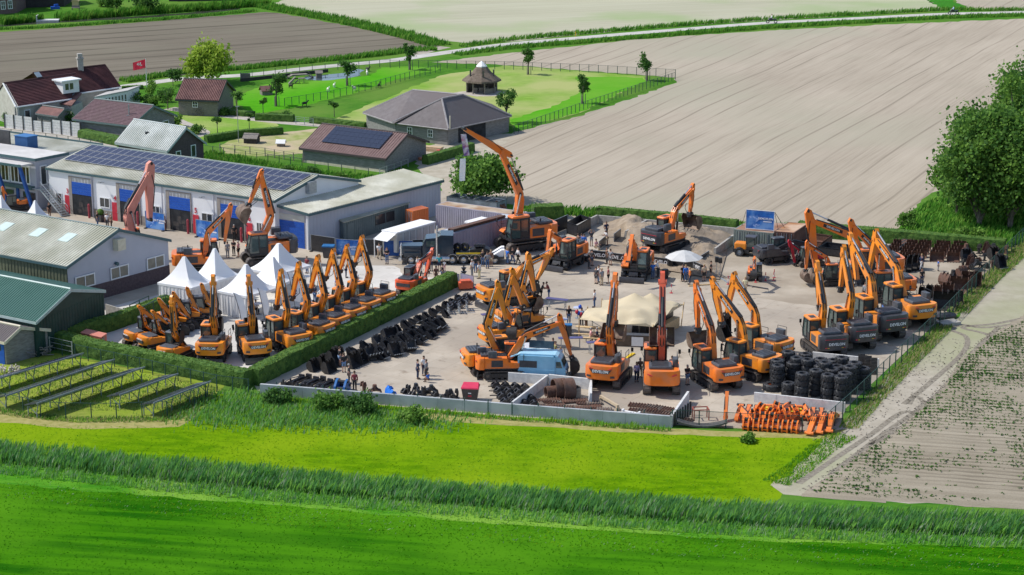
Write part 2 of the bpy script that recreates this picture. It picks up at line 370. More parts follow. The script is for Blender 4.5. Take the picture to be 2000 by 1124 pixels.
sheet('yard_paving',[(-200,440),(40,405),(100,402),(330,440),(605,480),(865,372),(880,395),(1030,420),(1160,420),(1440,445),(1965,490),(1840,620),(1650,800),(1640,835),(1605,846),(1310,830),(1000,815),(507,770),(490,742),(330,705),(150,668),(100,655),(200,585),(-200,600)],.008,yardm,rag=0)
sheet('pale_yard_paving',[(214,600),(420,548),(640,520),(770,520),(800,545),(880,540),(888,552),(700,640),(500,742),(400,722),(155,668),(120,660)],.012,yard2)
sheet('yard_earth',[(1180,470),(1440,480),(1700,500),(1800,470),(1968,488),(1935,525),(1870,585),(1790,600),(1700,585),(1600,600),(1500,585),(1400,560),(1280,535),(1170,505)],.012,mat('packed_earth',(.34,.29,.225),(.43,.375,.30),.35,.95,bump=.25,bscale=4,world=True,c3=(.27,.225,.17),s3=.12,detail=8))
# right-hand dirt track, potato field, fence-side grass
dirt=mat('track_dirt',(.32,.285,.225),(.41,.37,.30),.7,.95,bump=.35,bscale=3,world=True,c3=(.29,.30,.17),s3=.05,detail=8)
sheet('dirt_track',[(1512,940),(1545,930),(1560,905),(1600,870),(1660,815),(1740,730),(1850,640),(1900,590),(1960,540),(2000,505),(2100,430),(2400,420),(2400,1040),(2000,995),(1700,978),(1530,966),(1505,948)],.008,dirt)
soil=field_mat('potato_field_soil',(.30,.262,.20),(.215,.185,.138),(.36,.318,.248),R(-12),fine=2.5,tram=.75,tramw=.30,tdark=.88,distort=.3)
sheet('potato_field',[(1565,968),(1660,900),(1740,850),(1830,770),(1880,700),(1960,640),(2050,585),(2500,560),(2500,1050),(2000,995),(1700,978)],.012,soil)
rut=mat('churned_rut_dirt',(.16,.138,.105),(.28,.25,.20),3.5,.95,bump=.5,bscale=6,world=True)
for pts in ([(1560,945),(1640,890),(1700,850),(1765,805),(1805,820),(1830,812),(1790,775),(1775,790)],[(1765,790),(1820,745),(1880,690),(1888,660),(1860,645),(1880,635),(1930,640),(2050,622)],[(1700,870),(1800,810),(1900,720),(1935,680),(1930,655),(1880,640),(1950,632),(2050,610)],[(1620,930),(1720,852),(1830,772),(1900,690),(1950,640)]):
 ribbon('wheel_ruts',pts,.5,.016,rut)
g_verge=grass_mat('dry_verge_grass',(.15,.20,.04),(.26,.28,.08),c3=(.33,.29,.13),s3=.25)
sheet('fence_verge',[(1655,838),(1600,846),(1625,862),(1660,835),(1740,745),(1850,640),(1845,625)],.012,g_verge)
sheet('fence_verge',[(1845,632),(1925,535),(1975,480),(2000,470),(2010,490),(1960,535),(1870,612)],.012,g_verge)
sheet('ditch_bank',[(1760,450),(1800,400),(1860,375),(2300,360),(2300,430),(2000,478),(1965,490),(1880,470)],.008,g_base)
# enclosure of the panel racks
sheet('rack_paddock',[(-120,735),(0,700),(110,690),(440,752),(400,795),(350,818),(150,824),(40,808),(-120,770)],.008,grass_mat('dry_enclosure_grass',(.17,.23,.035),(.30,.33,.075),c3=(.24,.33,.03),s3=.2,scale=1.5))
# sand pit: a real heap landscape
def sandpit():
 A,B,C,D=P(1176,432),P(1432,452),P(1405,548),P(1196,512)
 n,k=90,70;mb=MB();pts=[]
 from mathutils import noise as mn
 for j in range(k+1):
  for i in range(n+1):
   s,t=i/n,j/k
   p=A.lerp(B,s).lerp(D.lerp(C,s),t)
   e=min(1,min(s,1-s)*7,t*9+.25,(1-t)*6)
   z=.12+e*(.35+.8*max(0,mn.noise(p*.22+V((3,7,0)))+.12)+-.0+.35*mn.noise(p*.75)+.16*mn.noise(p*2.4))
   z += .9*math.exp(-((s-.22)**2/.01+(t-.10)**2/.03)) + .55*math.exp(-((s-.7)**2/.02+(t-.18)**2/.02)) + .35*math.exp(-((s-.38)**2/.02+(t-.45)**2/.03))
   if s<.17 and t>.25:z=.05+.05*mn.noise(p)
   pts.append((p.x,p.y,max(.03,z)))
 mb.faces(pts,[(j*(n+1)+i,(j+1)*(n+1)+i,(j+1)*(n+1)+i+1,j*(n+1)+i+1) for j in range(k) for i in range(n)])
 me=mb.mesh('sand_pit',mat('dug_sand',(.235,.18,.125),(.36,.29,.215),1.2,.95,bump=.5,bscale=7,world=True,c3=(.24,.195,.15),s3=.25,detail=8),smooth=80)
 if me.polygons[0].normal.z<0:me.flip_normals()
 tag(put('sand_pit',me),kind='structure')
sandpit()

# ================================================================= buildings
cladw=mat('pale_grey_cladding',(.74,.75,.77),(.80,.81,.83),.4,.55,spec=.3)
cladl=mat('shaded_grey_cladding',(.40,.41,.47),(.45,.46,.52),.3,.6)  # lavender tint puts the shade of the gable walls into the colour
roofl=mat('light_corrugated_roof',(.48,.47,.39),(.60,.59,.50),.8,.75,c3=(.40,.39,.30),s3=.25,bump=.05)
roofg=mat('light_fibre_cement_roof',(.50,.52,.49),(.60,.62,.59),.8,.75,c3=(.42,.44,.40),s3=.3)
tile=mat('dark_red_roof_tiles',(.070,.024,.028),(.115,.042,.044),2.5,.7,c3=(.06,.022,.026),s3=.4)
tile2=mat('brown_red_roof_tiles',(.16,.075,.065),(.23,.12,.105),2.5,.75,c3=(.13,.065,.06),s3=.5)
shingle=mat('purple_brown_shingles',(.105,.062,.072),(.17,.11,.12),3,.85,c3=(.13,.085,.09),s3=.6)
slate=mat('grey_bitumen_roof',(.125,.110,.112),(.165,.148,.15),1.5,.8,c3=(.14,.12,.12),s3=.2)
brick=mat('brown_brick',(.13,.085,.078),(.20,.135,.125),5,.9,bump=.2)
brickd=mat('dark_purple_brick',(.085,.060,.066),(.12,.088,.094),5,.9,bump=.15)
plinth=mat('grey_brown_plinth',(.25,.225,.20),(.32,.29,.265),2,.9)
planks=mat('silvered_planks',(.17,.165,.16),(.26,.255,.25),2.5,.85,stretch=(.3,1,3),bump=.2)
trim=mat('blue_green_trim',(.05,.105,.12),(.07,.13,.145),3,.5)
frame=mat('white_window_frame',(.70,.71,.72),(.78,.79,.80),3,.5)
pane=mat('window_pane',(.028,.034,.040),(.055,.064,.07),.8,.07,spec=.8)
interior=mat('interior_shade',(.012,.014,.018),(.035,.037,.042),1.2,.9)  # near-black sheet colour painting the shade inside open doorways
pv=mat('solar_cells',(.030,.032,.062),(.045,.047,.085),.6,.16,spec=.65)
pvline=mat('panel_frame_metal',(.42,.43,.46),(.52,.53,.56),4,.4,metal=.4)
pvd=mat('dark_solar_cells',(.022,.026,.048),(.034,.040,.066),.5,.2,spec=.55)
seam=mat('panel_shadow_joint',(.02,.02,.025),None,2,.8)
darkgreen=mat('dark_green_sheet',(.012,.042,.034),(.02,.06,.048),.8,.55)
greenroof=mat('green_sheet_roof',(.045,.125,.095),(.07,.17,.13),.6,.5,c3=(.055,.14,.11),s3=.15)
shedgreen=mat('grey_green_sheet',(.10,.135,.14),(.15,.185,.185),.5,.6)
flat=mat('pale_flat_roof',(.50,.485,.47),(.60,.585,.57),.6,.9,c3=(.46,.445,.43),s3=.2)
plank_cream=mat('cream_barge_board',(.55,.50,.38),(.65,.60,.48),3,.7)
def wpt(fr,side,L,W,t,z,d):
 """a point on a wall: side f(ront) / r(ight gable) / l(eft gable); t along it, d proud of it"""
 return fr.p(t,-d,z) if side=='f' else fr.p(L+d,t,z) if side=='r' else fr.p(-d,W-t,z)
def wbox(mb,fr,side,L,W,t0,t1,z0,z1,d0,d1,mi=0):
 q=lambda t,z,d:wpt(fr,side,L,W,t,z,d)
 return mb.hexa([q(t0,z0,d1),q(t1,z0,d1),q(t1,z0,d0),q(t0,z0,d0),q(t0,z1,d1),q(t1,z1,d1),q(t1,z1,d0),q(t0,z1,d0)],mi)
def window(root,fr,side,L,W,t0,t1,z0,z1,nv=1,nh=0,fm=None,pm=None,fw=.09,d=0.0,name='window'):
 mb=MB()
 for a,b in ((t0,t0+fw),(t1-fw,t1)):wbox(mb,fr,side,L,W,a,b,z0+fw,z1-fw,d+.004,d+.07)
 for a,b in ((z0,z0+fw),(z1-fw,z1)):wbox(mb,fr,side,L,W,t0,t1,a,b,d+.004,d+.07)
 for i in range(1,nv+1):
  t=t0+(t1-t0)*i/(nv+1);wbox(mb,fr,side,L,W,t-fw*.35,t+fw*.35,z0+fw,z1-fw,d+.025,d+.065)
 for i in range(1,nh+1):
  z=z0+(z1-z0)*i/(nh+1);wbox(mb,fr,side,L,W,t0+fw,t1-fw,z-fw*.3,z+fw*.3,d+.025,d+.062)
 f=mb.build(name,fm or frame,root);f['_o']=root['_o']
 m2=MB();wbox(m2,fr,side,L,W,t0+fw*.5,t1-fw*.5,z0+fw*.5,z1-fw*.5,d+.006,d+.02)
 m2.build('pane',pm or pane,f)
 return f
def tpx(fr,px,z=1.5):
 """distance along a front wall at which it shows at photo column px"""
 a,b=-60.0,120.0
 for _ in range(50):
  m=(a+b)/2
  if proj(fr.p(m,0,z))[0]<px:a=m
  else:b=m
 return a
def zpx(fr,a,b,py):
 lo,hi=0.0,15.0
 for _ in range(40):
  m=(lo+hi)/2
  if proj(fr.p(a,b,m))[1]>py:lo=m
  else:hi=m
 return lo
def gabled(name,label,cat,fr,L,W,he,hr,wm,rm,nrib=0,ribh=.06,over=.25,trimm=None,vis='r',base_m=None,base_h=0,wribs=0,tiles=0,group=None,b_ridge=.5,thick=.12):
 """gable-roofed building; the ridge runs along u. Parts: wall, roof, trim; returns root"""
 root=thing(name,label,cat,fr.p(0,0,0),0,group,world=True)
 br=W*b_ridge;mb=MB();p=fr.p
 mb.hexa(fr.hx(0,L,0,W,0,he))
 for a0,a1 in ((0,.12),(L-.12,L)):mb.rot([p(a0,0,he),p(a0,W,he),p(a0,br,hr)],p(a1,0,0)-p(a0,0,0))
 if wribs:
  n=int(W/.45);mb.ribs(p(L+.004,0,.0),p(L+.004,W,0),p(L+.004,W,he),p(L+.004,0,he),n,.03)
  mb.ribs(p(0,-.004,0),p(L,-.004,0),p(L,-.004,he),p(0,-.004,he),int(L/.45),.03)
 mb.build('wall',wm,root)
 if base_m:
  m=MB()
  for s,e in (('f',L),('r',W)):wbox(m,fr,s,L,W,0 if s=='f' else -.02,e,0,base_h,.006,.035)
  m.build('plinth',base_m,root)
 sl=(hr-he)/br;sr=(hr-he)/(W-br);o=over
 m=MB();f0,f1=p(-o,-o,he-sl*o),p(L+o,-o,he-sl*o);r0,r1=p(-o,br,hr),p(L+o,br,hr);k0,k1=p(-o,W+o,he-sr*o),p(L+o,W+o,he-sr*o);up=V((0,0,thick))
 m.hexa([f0,f1,r1,r0,f0+up,f1+up,r1+up,r0+up]);m.hexa([r0,r1,k1,k0,r0+up,r1+up,k1+up,k0+up])
 e=V((0,0,thick+.004))
 if nrib:m.ribs(f0+e,f1+e,r1+e,r0+e,nrib,ribh);m.ribs(k1+e,k0+e,r0+e,r1+e,nrib,ribh)
 if tiles:
  ts=((0,0),(.15,1),(.95,.25));m.ribs(f1+e,r1+e,r0+e,f0+e,tiles,.07,shape=ts);m.ribs(k0+e,r0+e,r1+e,k1+e,tiles,.07,shape=ts)
 m.build('roof',rm,root)
 if trimm:
  m=MB();q=V((0,0,.16));z=V((0,0,-.12));g=fr.u*.05
  for A,B,dd in ((f1,r1,g),(k1,r1,g),(r0,f0,-g),(r0,k0,-g)):m.hexa([A+z,A+z+dd,B+z+dd,B+z,A+up+q*.3,A+up+q*.3+dd,B+up+q*.3+dd,B+up+q*.3])
  m.tube([r0+up+V((0,0,.05)),r1+up+V((0,0,.05))],.12,6)
  vv=-fr.v*.06;m.hexa([f0+z+vv,f1+z+vv,f1+z-vv*.2,f0+z-vv*.2,f0+up+vv,f1+up+vv,f1+up-vv*.2,f0+up-vv*.2])
  m.build('trim',trimm,root)
 root['_L']=L;root['_W']=W
 return root
def unkey(o):
 for k in ('_o','_L','_W'):
  if k in o:del o[k]
# ---------------------------------------------------------------- the long workshop with solar panels
fr,L,W=fr3((94,329),(536,393),(700,354),5);WF,WL,WW=fr,L,W
hr=zpx(fr,L,W/2,345)
ws=gabled('workshop','long pale grey workshop with four blue roll-up doors and solar panels on its roof','workshop',fr,L,W,5.0,hr,cladw,roofl,nrib=95,ribh=.07,over=.2,trimm=trim,base_m=plinth,base_h=1.05)
slp=math.hypot(W/2,hr-5);ua=fr.u;sv=(fr.p(0,W/2,hr)-fr.p(0,0,5)).normalized();sn=ua.cross(sv)
def solar_grid(root,o,u,v,n,rows,pw,ph,gap,rgap,cell,m0,frm):
 """panels side by side along u, rows up v; every panel a part"""
 nn=u.cross(v);mb=MB()
 for a,b,c,d,mi,z in ((0,pw,0,ph,1,0),(.03,pw-.03,.03,ph-.03,0,.012)):
  if mi:mb.hexa([u*a+v*c,u*b+v*c,u*b+v*d,u*a+v*d,u*a+v*c+nn*.04,u*b+v*c+nn*.04,u*b+v*d+nn*.04,u*a+v*d+nn*.04],1)
  else:
   for i in range(cell[0]):
    for j in range(cell[1]):
     x0=a+(b-a)*i/cell[0]+.006;x1=a+(b-a)*(i+1)/cell[0]-.006;y0=c+(d-c)*j/cell[1]+.006;y1=c+(d-c)*(j+1)/cell[1]-.006
     mb.poly([u*x0+v*y0+nn*.045,u*x1+v*y0+nn*.045,u*x1+v*y1+nn*.045,u*x0+v*y1+nn*.045],0)
 me=mb.mesh('solar_panel',[m0,frm]);ro=V(root['_o'])
 for r in range(rows):
  for i in range(n):
   put('solar_panel',me,root,o-ro+u*(i*(pw+gap))+v*(r*(ph+rgap)))
n=31;pw=(L-.8)/n-.03
solar_grid(ws,fr.p(.4,0,5)+sv*(slp*.30)+sn*.30,ua,sv,n,3,pw,slp*.205,.03,slp*.018,(1,2),pv,pvline)
doors=[(143,181),(236,274),(333,374),(433,478)]
for k,(x0,x1) in enumerate(doors):
 t0,t1=tpx(fr,x0),tpx(fr,x1)
 m=MB();wbox(m,fr,'f',L,W,t0-.45,t0,0,4.35,.04,.10);wbox(m,fr,'f',L,W,t1,t1+.12,0,4.35,.04,.10);wbox(m,fr,'f',L,W,t0-.45,t1+.12,4.35,4.5,.04,.10)
 m.build('door_frame',plinth,ws)
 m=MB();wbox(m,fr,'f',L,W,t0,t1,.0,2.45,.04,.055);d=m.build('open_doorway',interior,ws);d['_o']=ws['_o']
 m=MB()
 for q in range(5):
  a=t0+.3+(t1-t0-.9)*rnd.random();z=.1+rnd.random()*.9;wbox(m,fr,'f',L,W,a,a+.3+rnd.random()*.5,z,z+.3+rnd.random()*.7,.056,.058+.002*q)
 m.build('stored_goods',mat('dim_stock',(.03,.03,.035),(.08,.07,.065),3,.8),d)
 m=MB()
 for q in range(5):wbox(m,fr,'f',L,W,t0,t1,2.45+q*.285,2.45+q*.285+.27,.058,.082)
 for q in range(6):
  a=t0+(t1-t0)*q/6;wbox(m,fr,'f',L,W,a+.05,a+(t1-t0)/6-.04,3.90,4.30,.06,.075,1)
 wbox(m,fr,'f',L,W,t0,t1,3.86,4.35,.055,.058,2)
 m.build('roller_door',[bluep,mat('door_lights',(.24,.25,.27),(.34,.35,.37),2,.3),frame],ws)
for k,(x0,x1) in enumerate([(128,139),(220,232),(378,389),(482,494)]):
 t0,t1=tpx(fr,x0),tpx(fr,x1);m=MB();wbox(m,fr,'f',L,W,t0,t1,0.03,2.15,.04,.085);dd=m.build('red_door',redm,ws);dd['_o']=ws['_o']
 m=MB();wbox(m,fr,'f',L,W,t1-.2,t1-.08,1.0,1.06,.085,.13);m.build('handle',chrome,dd)
 at=fr.p((t0+t1)/2,-.05,2.62)-V(ws['_o']);text('3456'[k],.8,redm,ws,at,fr.u,(0,0,1),name='door_number')
for x0,x1,z0,z1 in [(196,216,1.35,2.55),(298,314,1.35,2.5),(395,417,1.35,2.55),(502,513,1.35,2.4)]:
 window(ws,fr,'f',L,W,tpx(fr,x0),tpx(fr,x1),z0,z1,nv=1,d=.035)
for x in (182,319,420):
 t=tpx(fr,x);m=MB();m.tube([fr.p(t+.1,-.16,4.9),fr.p(t+.1,-.16,.05)],.07,6);m.build('downpipe',cladl,ws)
for x in (203,400):
 t=tpx(fr,x,4.3);m=MB();m.tube([fr.p(t,-.02,4.3),fr.p(t,-.55,4.42)],.035,5);m.rbox(fr.p(t,-.62,4.4),(.34,.26,.12),ang(V((0,0,0)),fr.u));m.build('wall_lamp',galv,ws)
t=tpx(fr,116);m=MB();wbox(m,fr,'f',L,W,t-.45,t+.45,1.0,2.3,.036,.06);pb=m.build('notice_board',frame,ws);pb['_o']=ws['_o']
m=MB();wbox(m,fr,'f',L,W,t-.36,t+.36,1.1,2.2,.061,.07);m.build('poster',mat('green_poster',(.03,.07,.06),(.10,.05,.05),3),pb)
b=W*.36;m=MB();m.hexa([fr.p(L+.02,b,5.0),fr.p(L+.55,b,5.0),fr.p(L+.55,b+1.1,5.0),fr.p(L+.02,b+1.1,5.0),fr.p(L+.02,b,6.3),fr.p(L+.55,b,6.3),fr.p(L+.55,b+1.1,6.3),fr.p(L+.02,b+1.1,6.3)]);m.build('vent_box',galv,ws)
for x,w_ in ((181,'between the first roll-up door and the downpipe'),(276,'right of the second roll-up door'),(328,'left of the third roll-up door'),(374,'right of the third roll-up door beside the red door'),(478,'right of the fourth roll-up door beside the red door')):
 q=fr.p(tpx(fr,x,.6)+.05,-.55,0);solo('bollard',MB().cyl((0,0,0),(0,0,1.55),.13,.13,10).ball((0,0,1.55),.13,0,10,4),mat('red_bollard_paint',(.30,.045,.06),(.38,.06,.08),2,.6),'red steel post '+w_+' of the workshop','bollard',q,group='red posts guarding the workshop doors',smooth=40)
# ---------------------------------------------------------------- annex with mono-pitch roof and the lean-to in front
fa,La,Wa=fr3((548,405),(604,420),(863,355),4.0)
fa=Fr(P(604,488)-fr.u*La,fr.u,P(863,355,4.0)-P(604,420,4.0));hl=zpx(fa,0,0,397)
an=thing('annex','pale grey workshop annex with light sloping roof and a closed blue door','annex',fa.p(0,0),world=True)
Wa=(P(863,355,4.0)-P(604,420,4.0)).length;p=fa.p
MB().hexa([p(0,0),p(La,0),p(La,Wa),p(0,Wa),p(0,0,hl),p(La,0,3.9),p(La,Wa,3.9),p(0,Wa,hl)]).ribs(p(La+.004,0,0),p(La+.004,Wa,0),p(La+.004,Wa,3.85),p(La+.004,0,3.85),40,.025).build('wall',cladl,an)
q=[p(-.3,-.3,hl+.05),p(La+.3,-.3,3.92),p(La+.3,Wa+.2,3.92),p(-.3,Wa+.2,hl+.05)]
m=MB();m.hexa(q+[k+V((0,0,.12)) for k in q]);q=[k+V((0,0,.124)) for k in q];m.ribs(q[1],q[2],q[3],q[0],60,.05);m.build('roof',roofl,an)
m=MB();g=fa.v*-.05;u_=fa.u*.06;z=V((0,0,.16))
m.hexa([p(-.3,-.36,hl-.1),p(La+.3,-.36,3.77),p(La+.3,-.31,3.77),p(-.3,-.31,hl-.1),p(-.3,-.36,hl+.2),p(La+.3,-.36,4.07),p(La+.3,-.31,4.07),p(-.3,-.31,hl+.2)])
m.hexa(fa.hx(La+.31,La+.37,-.3,Wa+.2,3.75,4.0));m.build('trim',trim,an)
m=MB()
for k in range(9):m.hexa(fa.hx(.25,La-.55,-.05,-.02,k*.32,k*.32+.305))
m.build('roller_door',bluep,an)
m=MB();m.hexa(fa.hx(.25,La-.5,-.03,-.012,2.95,3.6));m.build('fascia_panel',roofg,an)
m=MB();m.hexa(fa.hx(La-.12,La+.05,-.2,-.03,0,3.8));m.build('corner_post',cladw,an)
fs=Fr(P(672,475),P(672,448,2.3)-P(637,433,2.3),P(800,410,2.3)-P(672,448,2.3));Ls=(P(672,448,2.3)-P(637,433,2.3)).length;Ws=(P(800,410,2.3)-P(672,448,2.3)).length
fs=Fr(fs.p(-Ls,0),fs.u,fs.v);p=fs.p
ls=thing('storage_shed','low grey green ribbed metal shed with light roof beside the annex','shed',p(0,0),world=True)
m=MB();m.hexa(fs.hx(0,Ls,0,Ws,0,2.3));m.ribs(p(Ls+.004,0,0),p(Ls+.004,Ws,0),p(Ls+.004,Ws,2.28),p(Ls+.004,0,2.28),34,.05);m.ribs(p(0,-.004,0),p(Ls,-.004,0),p(Ls,-.004,2.28),p(0,-.004,2.28),8,.04);m.build('wall',shedgreen,ls)
m=MB();q=[p(-.15,-.15,2.5),p(Ls+.25,-.15,2.3),p(Ls+.25,Ws+.15,2.3),p(-.15,Ws+.15,2.5)];m.hexa(q+[k+V((0,0,.08)) for k in q]);q=[k+V((0,0,.084)) for k in q];m.ribs(q[1],q[2],q[3],q[0],34,.04);m.build('roof',roofl,ls)
for b0,b1,z0,z1,mm in ((.6,1.7,.05,2.0,shedgreen),(5.3,7.0,.9,2.0,pane),(7.15,8.6,.9,2.0,pane)):
 m=MB();m.hexa(fs.hx(Ls+.06,Ls+.09,b0,b1,z0,z1));m.build('shed_door' if z0<.1 else 'window',mm,ls)
# ---------------------------------------------------------------- office with slanted blue struts
fo=Fr(P(75,410),fr.u,fr.v);ho=zpx(fo,0,0,313);Lo=17.0;fo=Fr(fo.p(-Lo,0),fo.u,fo.v);p=fo.p;Wo=(P(132,301,ho)-P(69,313,ho)).length*1.0
of=thing('office','flat roofed grey office with tall upper windows and slanted blue struts','office',p(Lo,0),world=True);of['_o']=tuple(p(Lo,0));of.location=p(Lo,0)
MB().hexa(fo.hx(0,Lo,0,Wo,0,ho)).build('wall',cladl,of)
m=MB();m.hexa(fo.hx(-.3,Lo+.15,-.15,Wo+.1,ho,ho+.12));m.build('roof',flat,of)
m=MB()
for a0,a1,b0,b1 in ((-.3,Lo+.2,-.22,-.16),(Lo+.16,Lo+.22,-.16,Wo+.1)):m.hexa(fo.hx(a0,a1,b0,b1,ho-.12,ho+.2))
m.build('trim',trim,of)
m=MB();m.hexa(fo.hx(0,Lo-.2,-1.9,-.23,ho-.55,ho-.35));m.build('canopy',flat,of)
m=MB();m.hexa(fo.hx(0,Lo-.1,-1.97,-1.91,ho-.6,ho-.3));m.hexa(fo.hx(0,Lo-.3,-.5,-.01,2.35,2.75));m.build('fascia',trim,of)
for a in (Lo-.8,Lo-4.6,Lo-8.4):
 q=[p(a,-1.9,ho-.35),p(a+.36,-1.9,ho-.35),p(a+.36,-1.62,ho-.35),p(a,-1.62,ho-.35)];q0=[p(a+1.15,-1.3,0),p(a+1.5,-1.3,0),p(a+1.5,-1.02,0),p(a+1.15,-1.02,0)]
 MB().hexa(q0+q).build('blue_strut',mat('strut_blue',(.012,.06,.24),(.018,.085,.32),2,.5),of)
for a in (Lo-3.2,Lo-7.2):MB().hexa(fo.hx(a,a+.4,-.14,-.02,0,2.34)).build('blue_post',MT['strut_blue'],of)
for i in range(4):
 a=Lo-.7-(i+1)*3.3;w_=window(of,fo,'f',Lo,Wo,a,a+3.1,2.85,5.0,nv=4,nh=0,fw=.16,d=.01,pm=mat('office_pane',(.03,.035,.04),(.10,.045,.03),.7,.1,spec=.7))
for a in (Lo-2.2,Lo-5.6):window(of,fo,'f',Lo,Wo,a,a+1.9,.95,1.95,nv=0,fm=dark)
window(of,fo,'r',Lo,Wo,.55,1.5,2.75,5.1,nv=0,fw=.13,name='balcony_door')
# second roof and roof unit behind
fq=Fr(p(Lo-26,Wo+.4),fo.u,fo.v);m=thing('rear_office_wing','rear office wing with light ribbed roof at the left edge','building',fq.p(0,0),world=True)
MB().hexa(fq.hx(0,23.5,0,7,0,5.4)).build('wall',cladl,m);MB().hexa(fq.hx(-.1,23.6,-.1,7,5.41,5.5)).ribs(fq.p(0,0,5.505),fq.p(23.5,0,5.505),fq.p(23.5,6.8,5.505),fq.p(0,6.8,5.505),70,.05).build('roof',roofl,m);MB().hexa(fq.hx(-.2,23.7,-.2,-.12,5.3,5.7)).hexa(fq.hx(-.2,23.7,7.02,7.1,5.3,5.7)).build('trim',trim,m)
q=P(42,290,5.6);fb=Fr(q,fo.u,fo.v)
rt=thing('roof_unit','blue box unit standing on the office roof','roof unit',fb.p(0,0,5.56),world=True);MB().hexa(fb.hx(-1.0,1.0,0,1.5,5.56,7.0)).build('casing',mat('unit_blue',(.02,.08,.22),(.03,.10,.27),2,.6),rt);MB().hexa(fb.hx(-1.06,1.06,-.06,1.56,7.0,7.08)).build('lid',mat('unit_lid_blue',(.04,.15,.36),(.05,.17,.40),2,.6),rt)
q=P(10,282,5.6);fb=Fr(q,fo.u,fo.v);solo('screen_wall',MB().hexa([k-fb.p(0,0) for k in fb.hx(-4,.75,0,.2,5.55,7.3)]),dark,'dark screen wall on the office roof left of the blue unit','screen',fb.p(0,0))
# outside stair
st=thing('steel_stair','grey steel outside stair going up to the office door','stair',P(100,415),world=True);st['_o']=tuple(st.location)
A,B=WF.p(.1,-1.35,2.7),WF.p(3.6,-1.75,.1);wv=WF.v*.95;m=MB()
for k in range(13):
 t=k/12;c=A.lerp(B,t);m.hexa([c,c+WF.u*.26,c+WF.u*.26+wv,c+wv]+[x+V((0,0,.05)) for x in (c,c+WF.u*.26,c+WF.u*.26+wv,c+wv)])
m.build('tread',galv,st)
for s_ in (V((0,0,0)),wv):
 m=MB();m.tube([A+s_,B+s_],.09,4);m.build('stringer',galv,st)
 m=MB();up=V((0,0,.95));m.tube([A+s_+up,B+s_+up,B+s_],.035,5);m.tube([A+s_+up*.5,B+s_+up*.5],.02,4)
 for k in range(5):c=A.lerp(B,k/4)+s_;m.tube([c,c+up],.025,4)
 m.build('railing',galv,st)
m=MB();m.hexa([WF.p(-1.2,-1.35,2.62),WF.p(.1,-1.35,2.62),WF.p(.1,-.3,2.62),WF.p(-1.2,-.3,2.62)]+[WF.p(a,b,2.7) for a,b in ((-1.2,-1.35),(.1,-1.35),(.1,-.3),(-1.2,-.3))]);m.build('landing',galv,st)
# ---------------------------------------------------------------- barns and sheds at the left edge
fl,_,Wl=fr3((0,497),(131,521),(328,470),4.1);Ll=26.0;fl=Fr(fl.p((P(131,521,4.1)-P(0,497,4.1)).length-Ll,0),fl.u,fl.v)
hb=zpx(fl,Ll,Wl/2,450)
bl=gabled('barn','large barn with light corrugated roof and shaded lavender grey gable, nearest the tents','barn',fl,Ll,Wl,4.1,hb,cladl,roofl,nrib=75,ribh=.07,over=.22,trimm=trim)
m=MB();wbox(m,fl,'r',Ll,Wl,0,Wl,0,1.55,.006,.05);m.build('brick_plinth',brickd,bl)
for x0,x1,y in ((.6,3.1,0),(5.1,7.5,0),(9.9,12.3,0)):window(bl,fl,'r',Ll,Wl,x0*Wl/13.2+.2,x1*Wl/13.2+.2,1.6,2.85,nv=1,fw=.12,d=.06,pm=mat('tan_blind_pane',(.16,.15,.12),(.22,.21,.17),1.5,.15))
m=MB();b=Wl/2-.7;m.hexa(Fr(fl.p(Ll,b),fl.u,fl.v).hx(.03,.7,0,1.0,hb-1.9,hb-.75));m.build('vent_box',plank_cream,bl)
m=MB();m.cyl(fl.p(Ll+.05,Wl*.46,3.2),fl.p(Ll+.35,Wl*.46,3.15),.16,.2,8);m.build('wall_lamp',trim,bl)
m=MB();wbox(m,fl,'f',Ll,Wl,0,Ll-.05,0,4.0,.006,.03);m.ribs(fl.p(0,-.034,0),fl.p(Ll,-.034,0),fl.p(Ll,-.034,3.95),fl.p(0,-.034,3.95),60,.04);m.build('side_cladding',mat('olive_sheet',(.10,.115,.075),(.14,.155,.10),.6,.6),bl)
for i in range(3):   # roof lights
 a=Ll-tpx(fl,0,5)*0-[13.1,8.5,4.6][i];sv2=(fl.p(0,Wl/2,hb)-fl.p(0,0,4.1));n2=fl.u.cross(sv2.normalized());o_=fl.p(a,0,4.1);q=[o_+sv2*.50,o_+fl.u*1.3+sv2*.50,o_+fl.u*1.3+sv2*.72,o_+sv2*.72];MB().hexa([k+n2*.15 for k in q]+[k+n2*.215 for k in q]).build('rooflight',mat('rooflight_sheet',(.50,.60,.56),(.58,.68,.64),1,.35),bl)
# timber racks along that barn's side: low steel frames with orange and yellow beams
fg=Fr(P(206,635),P(158,564,5.2)-P(0,534,5.2),P(218,567,3.3)-P(87,627,3.3));Wg=(P(218,567,3.3)-P(87,627,3.3)).length;Lg=16
fg=Fr(fg.p(-Lg,-Wg),fg.u,fg.v);hg=zpx(fg,Lg,Wg*.55,565)
gs=gabled('green_shed','dark green metal shed with green sheet roof at the left edge','shed',fg,Lg,Wg,3.25,hg,darkgreen,greenroof,nrib=58,ribh=.05,over=.15,trimm=mat('pale_green_trim',(.35,.45,.43),(.45,.55,.53),2,.5),wribs=1)
fw_=Fr(P(95,690),P(12,667,2.2)-P(0,664.6,2.2),P(95,659,2.2)-P(12,667,2.2));Ww=(P(95,659,2.2)-P(12,667,2.2)).length;Lw=6
o_=P(13,713);fw_=Fr(o_-fg.u*Lw,fg.u,P(95,690)-o_);Ww=(P(95,690)-o_).length
sh=gabled('small_shed','small shed with blue door and dark ribbed roof in the lower left','shed',fw_,Lw,Ww,2.15,zpx(fw_,Lw,Ww*.35,641),planks,slate,nrib=26,ribh=.04,over=.2,trimm=plank_cream,b_ridge=.35)
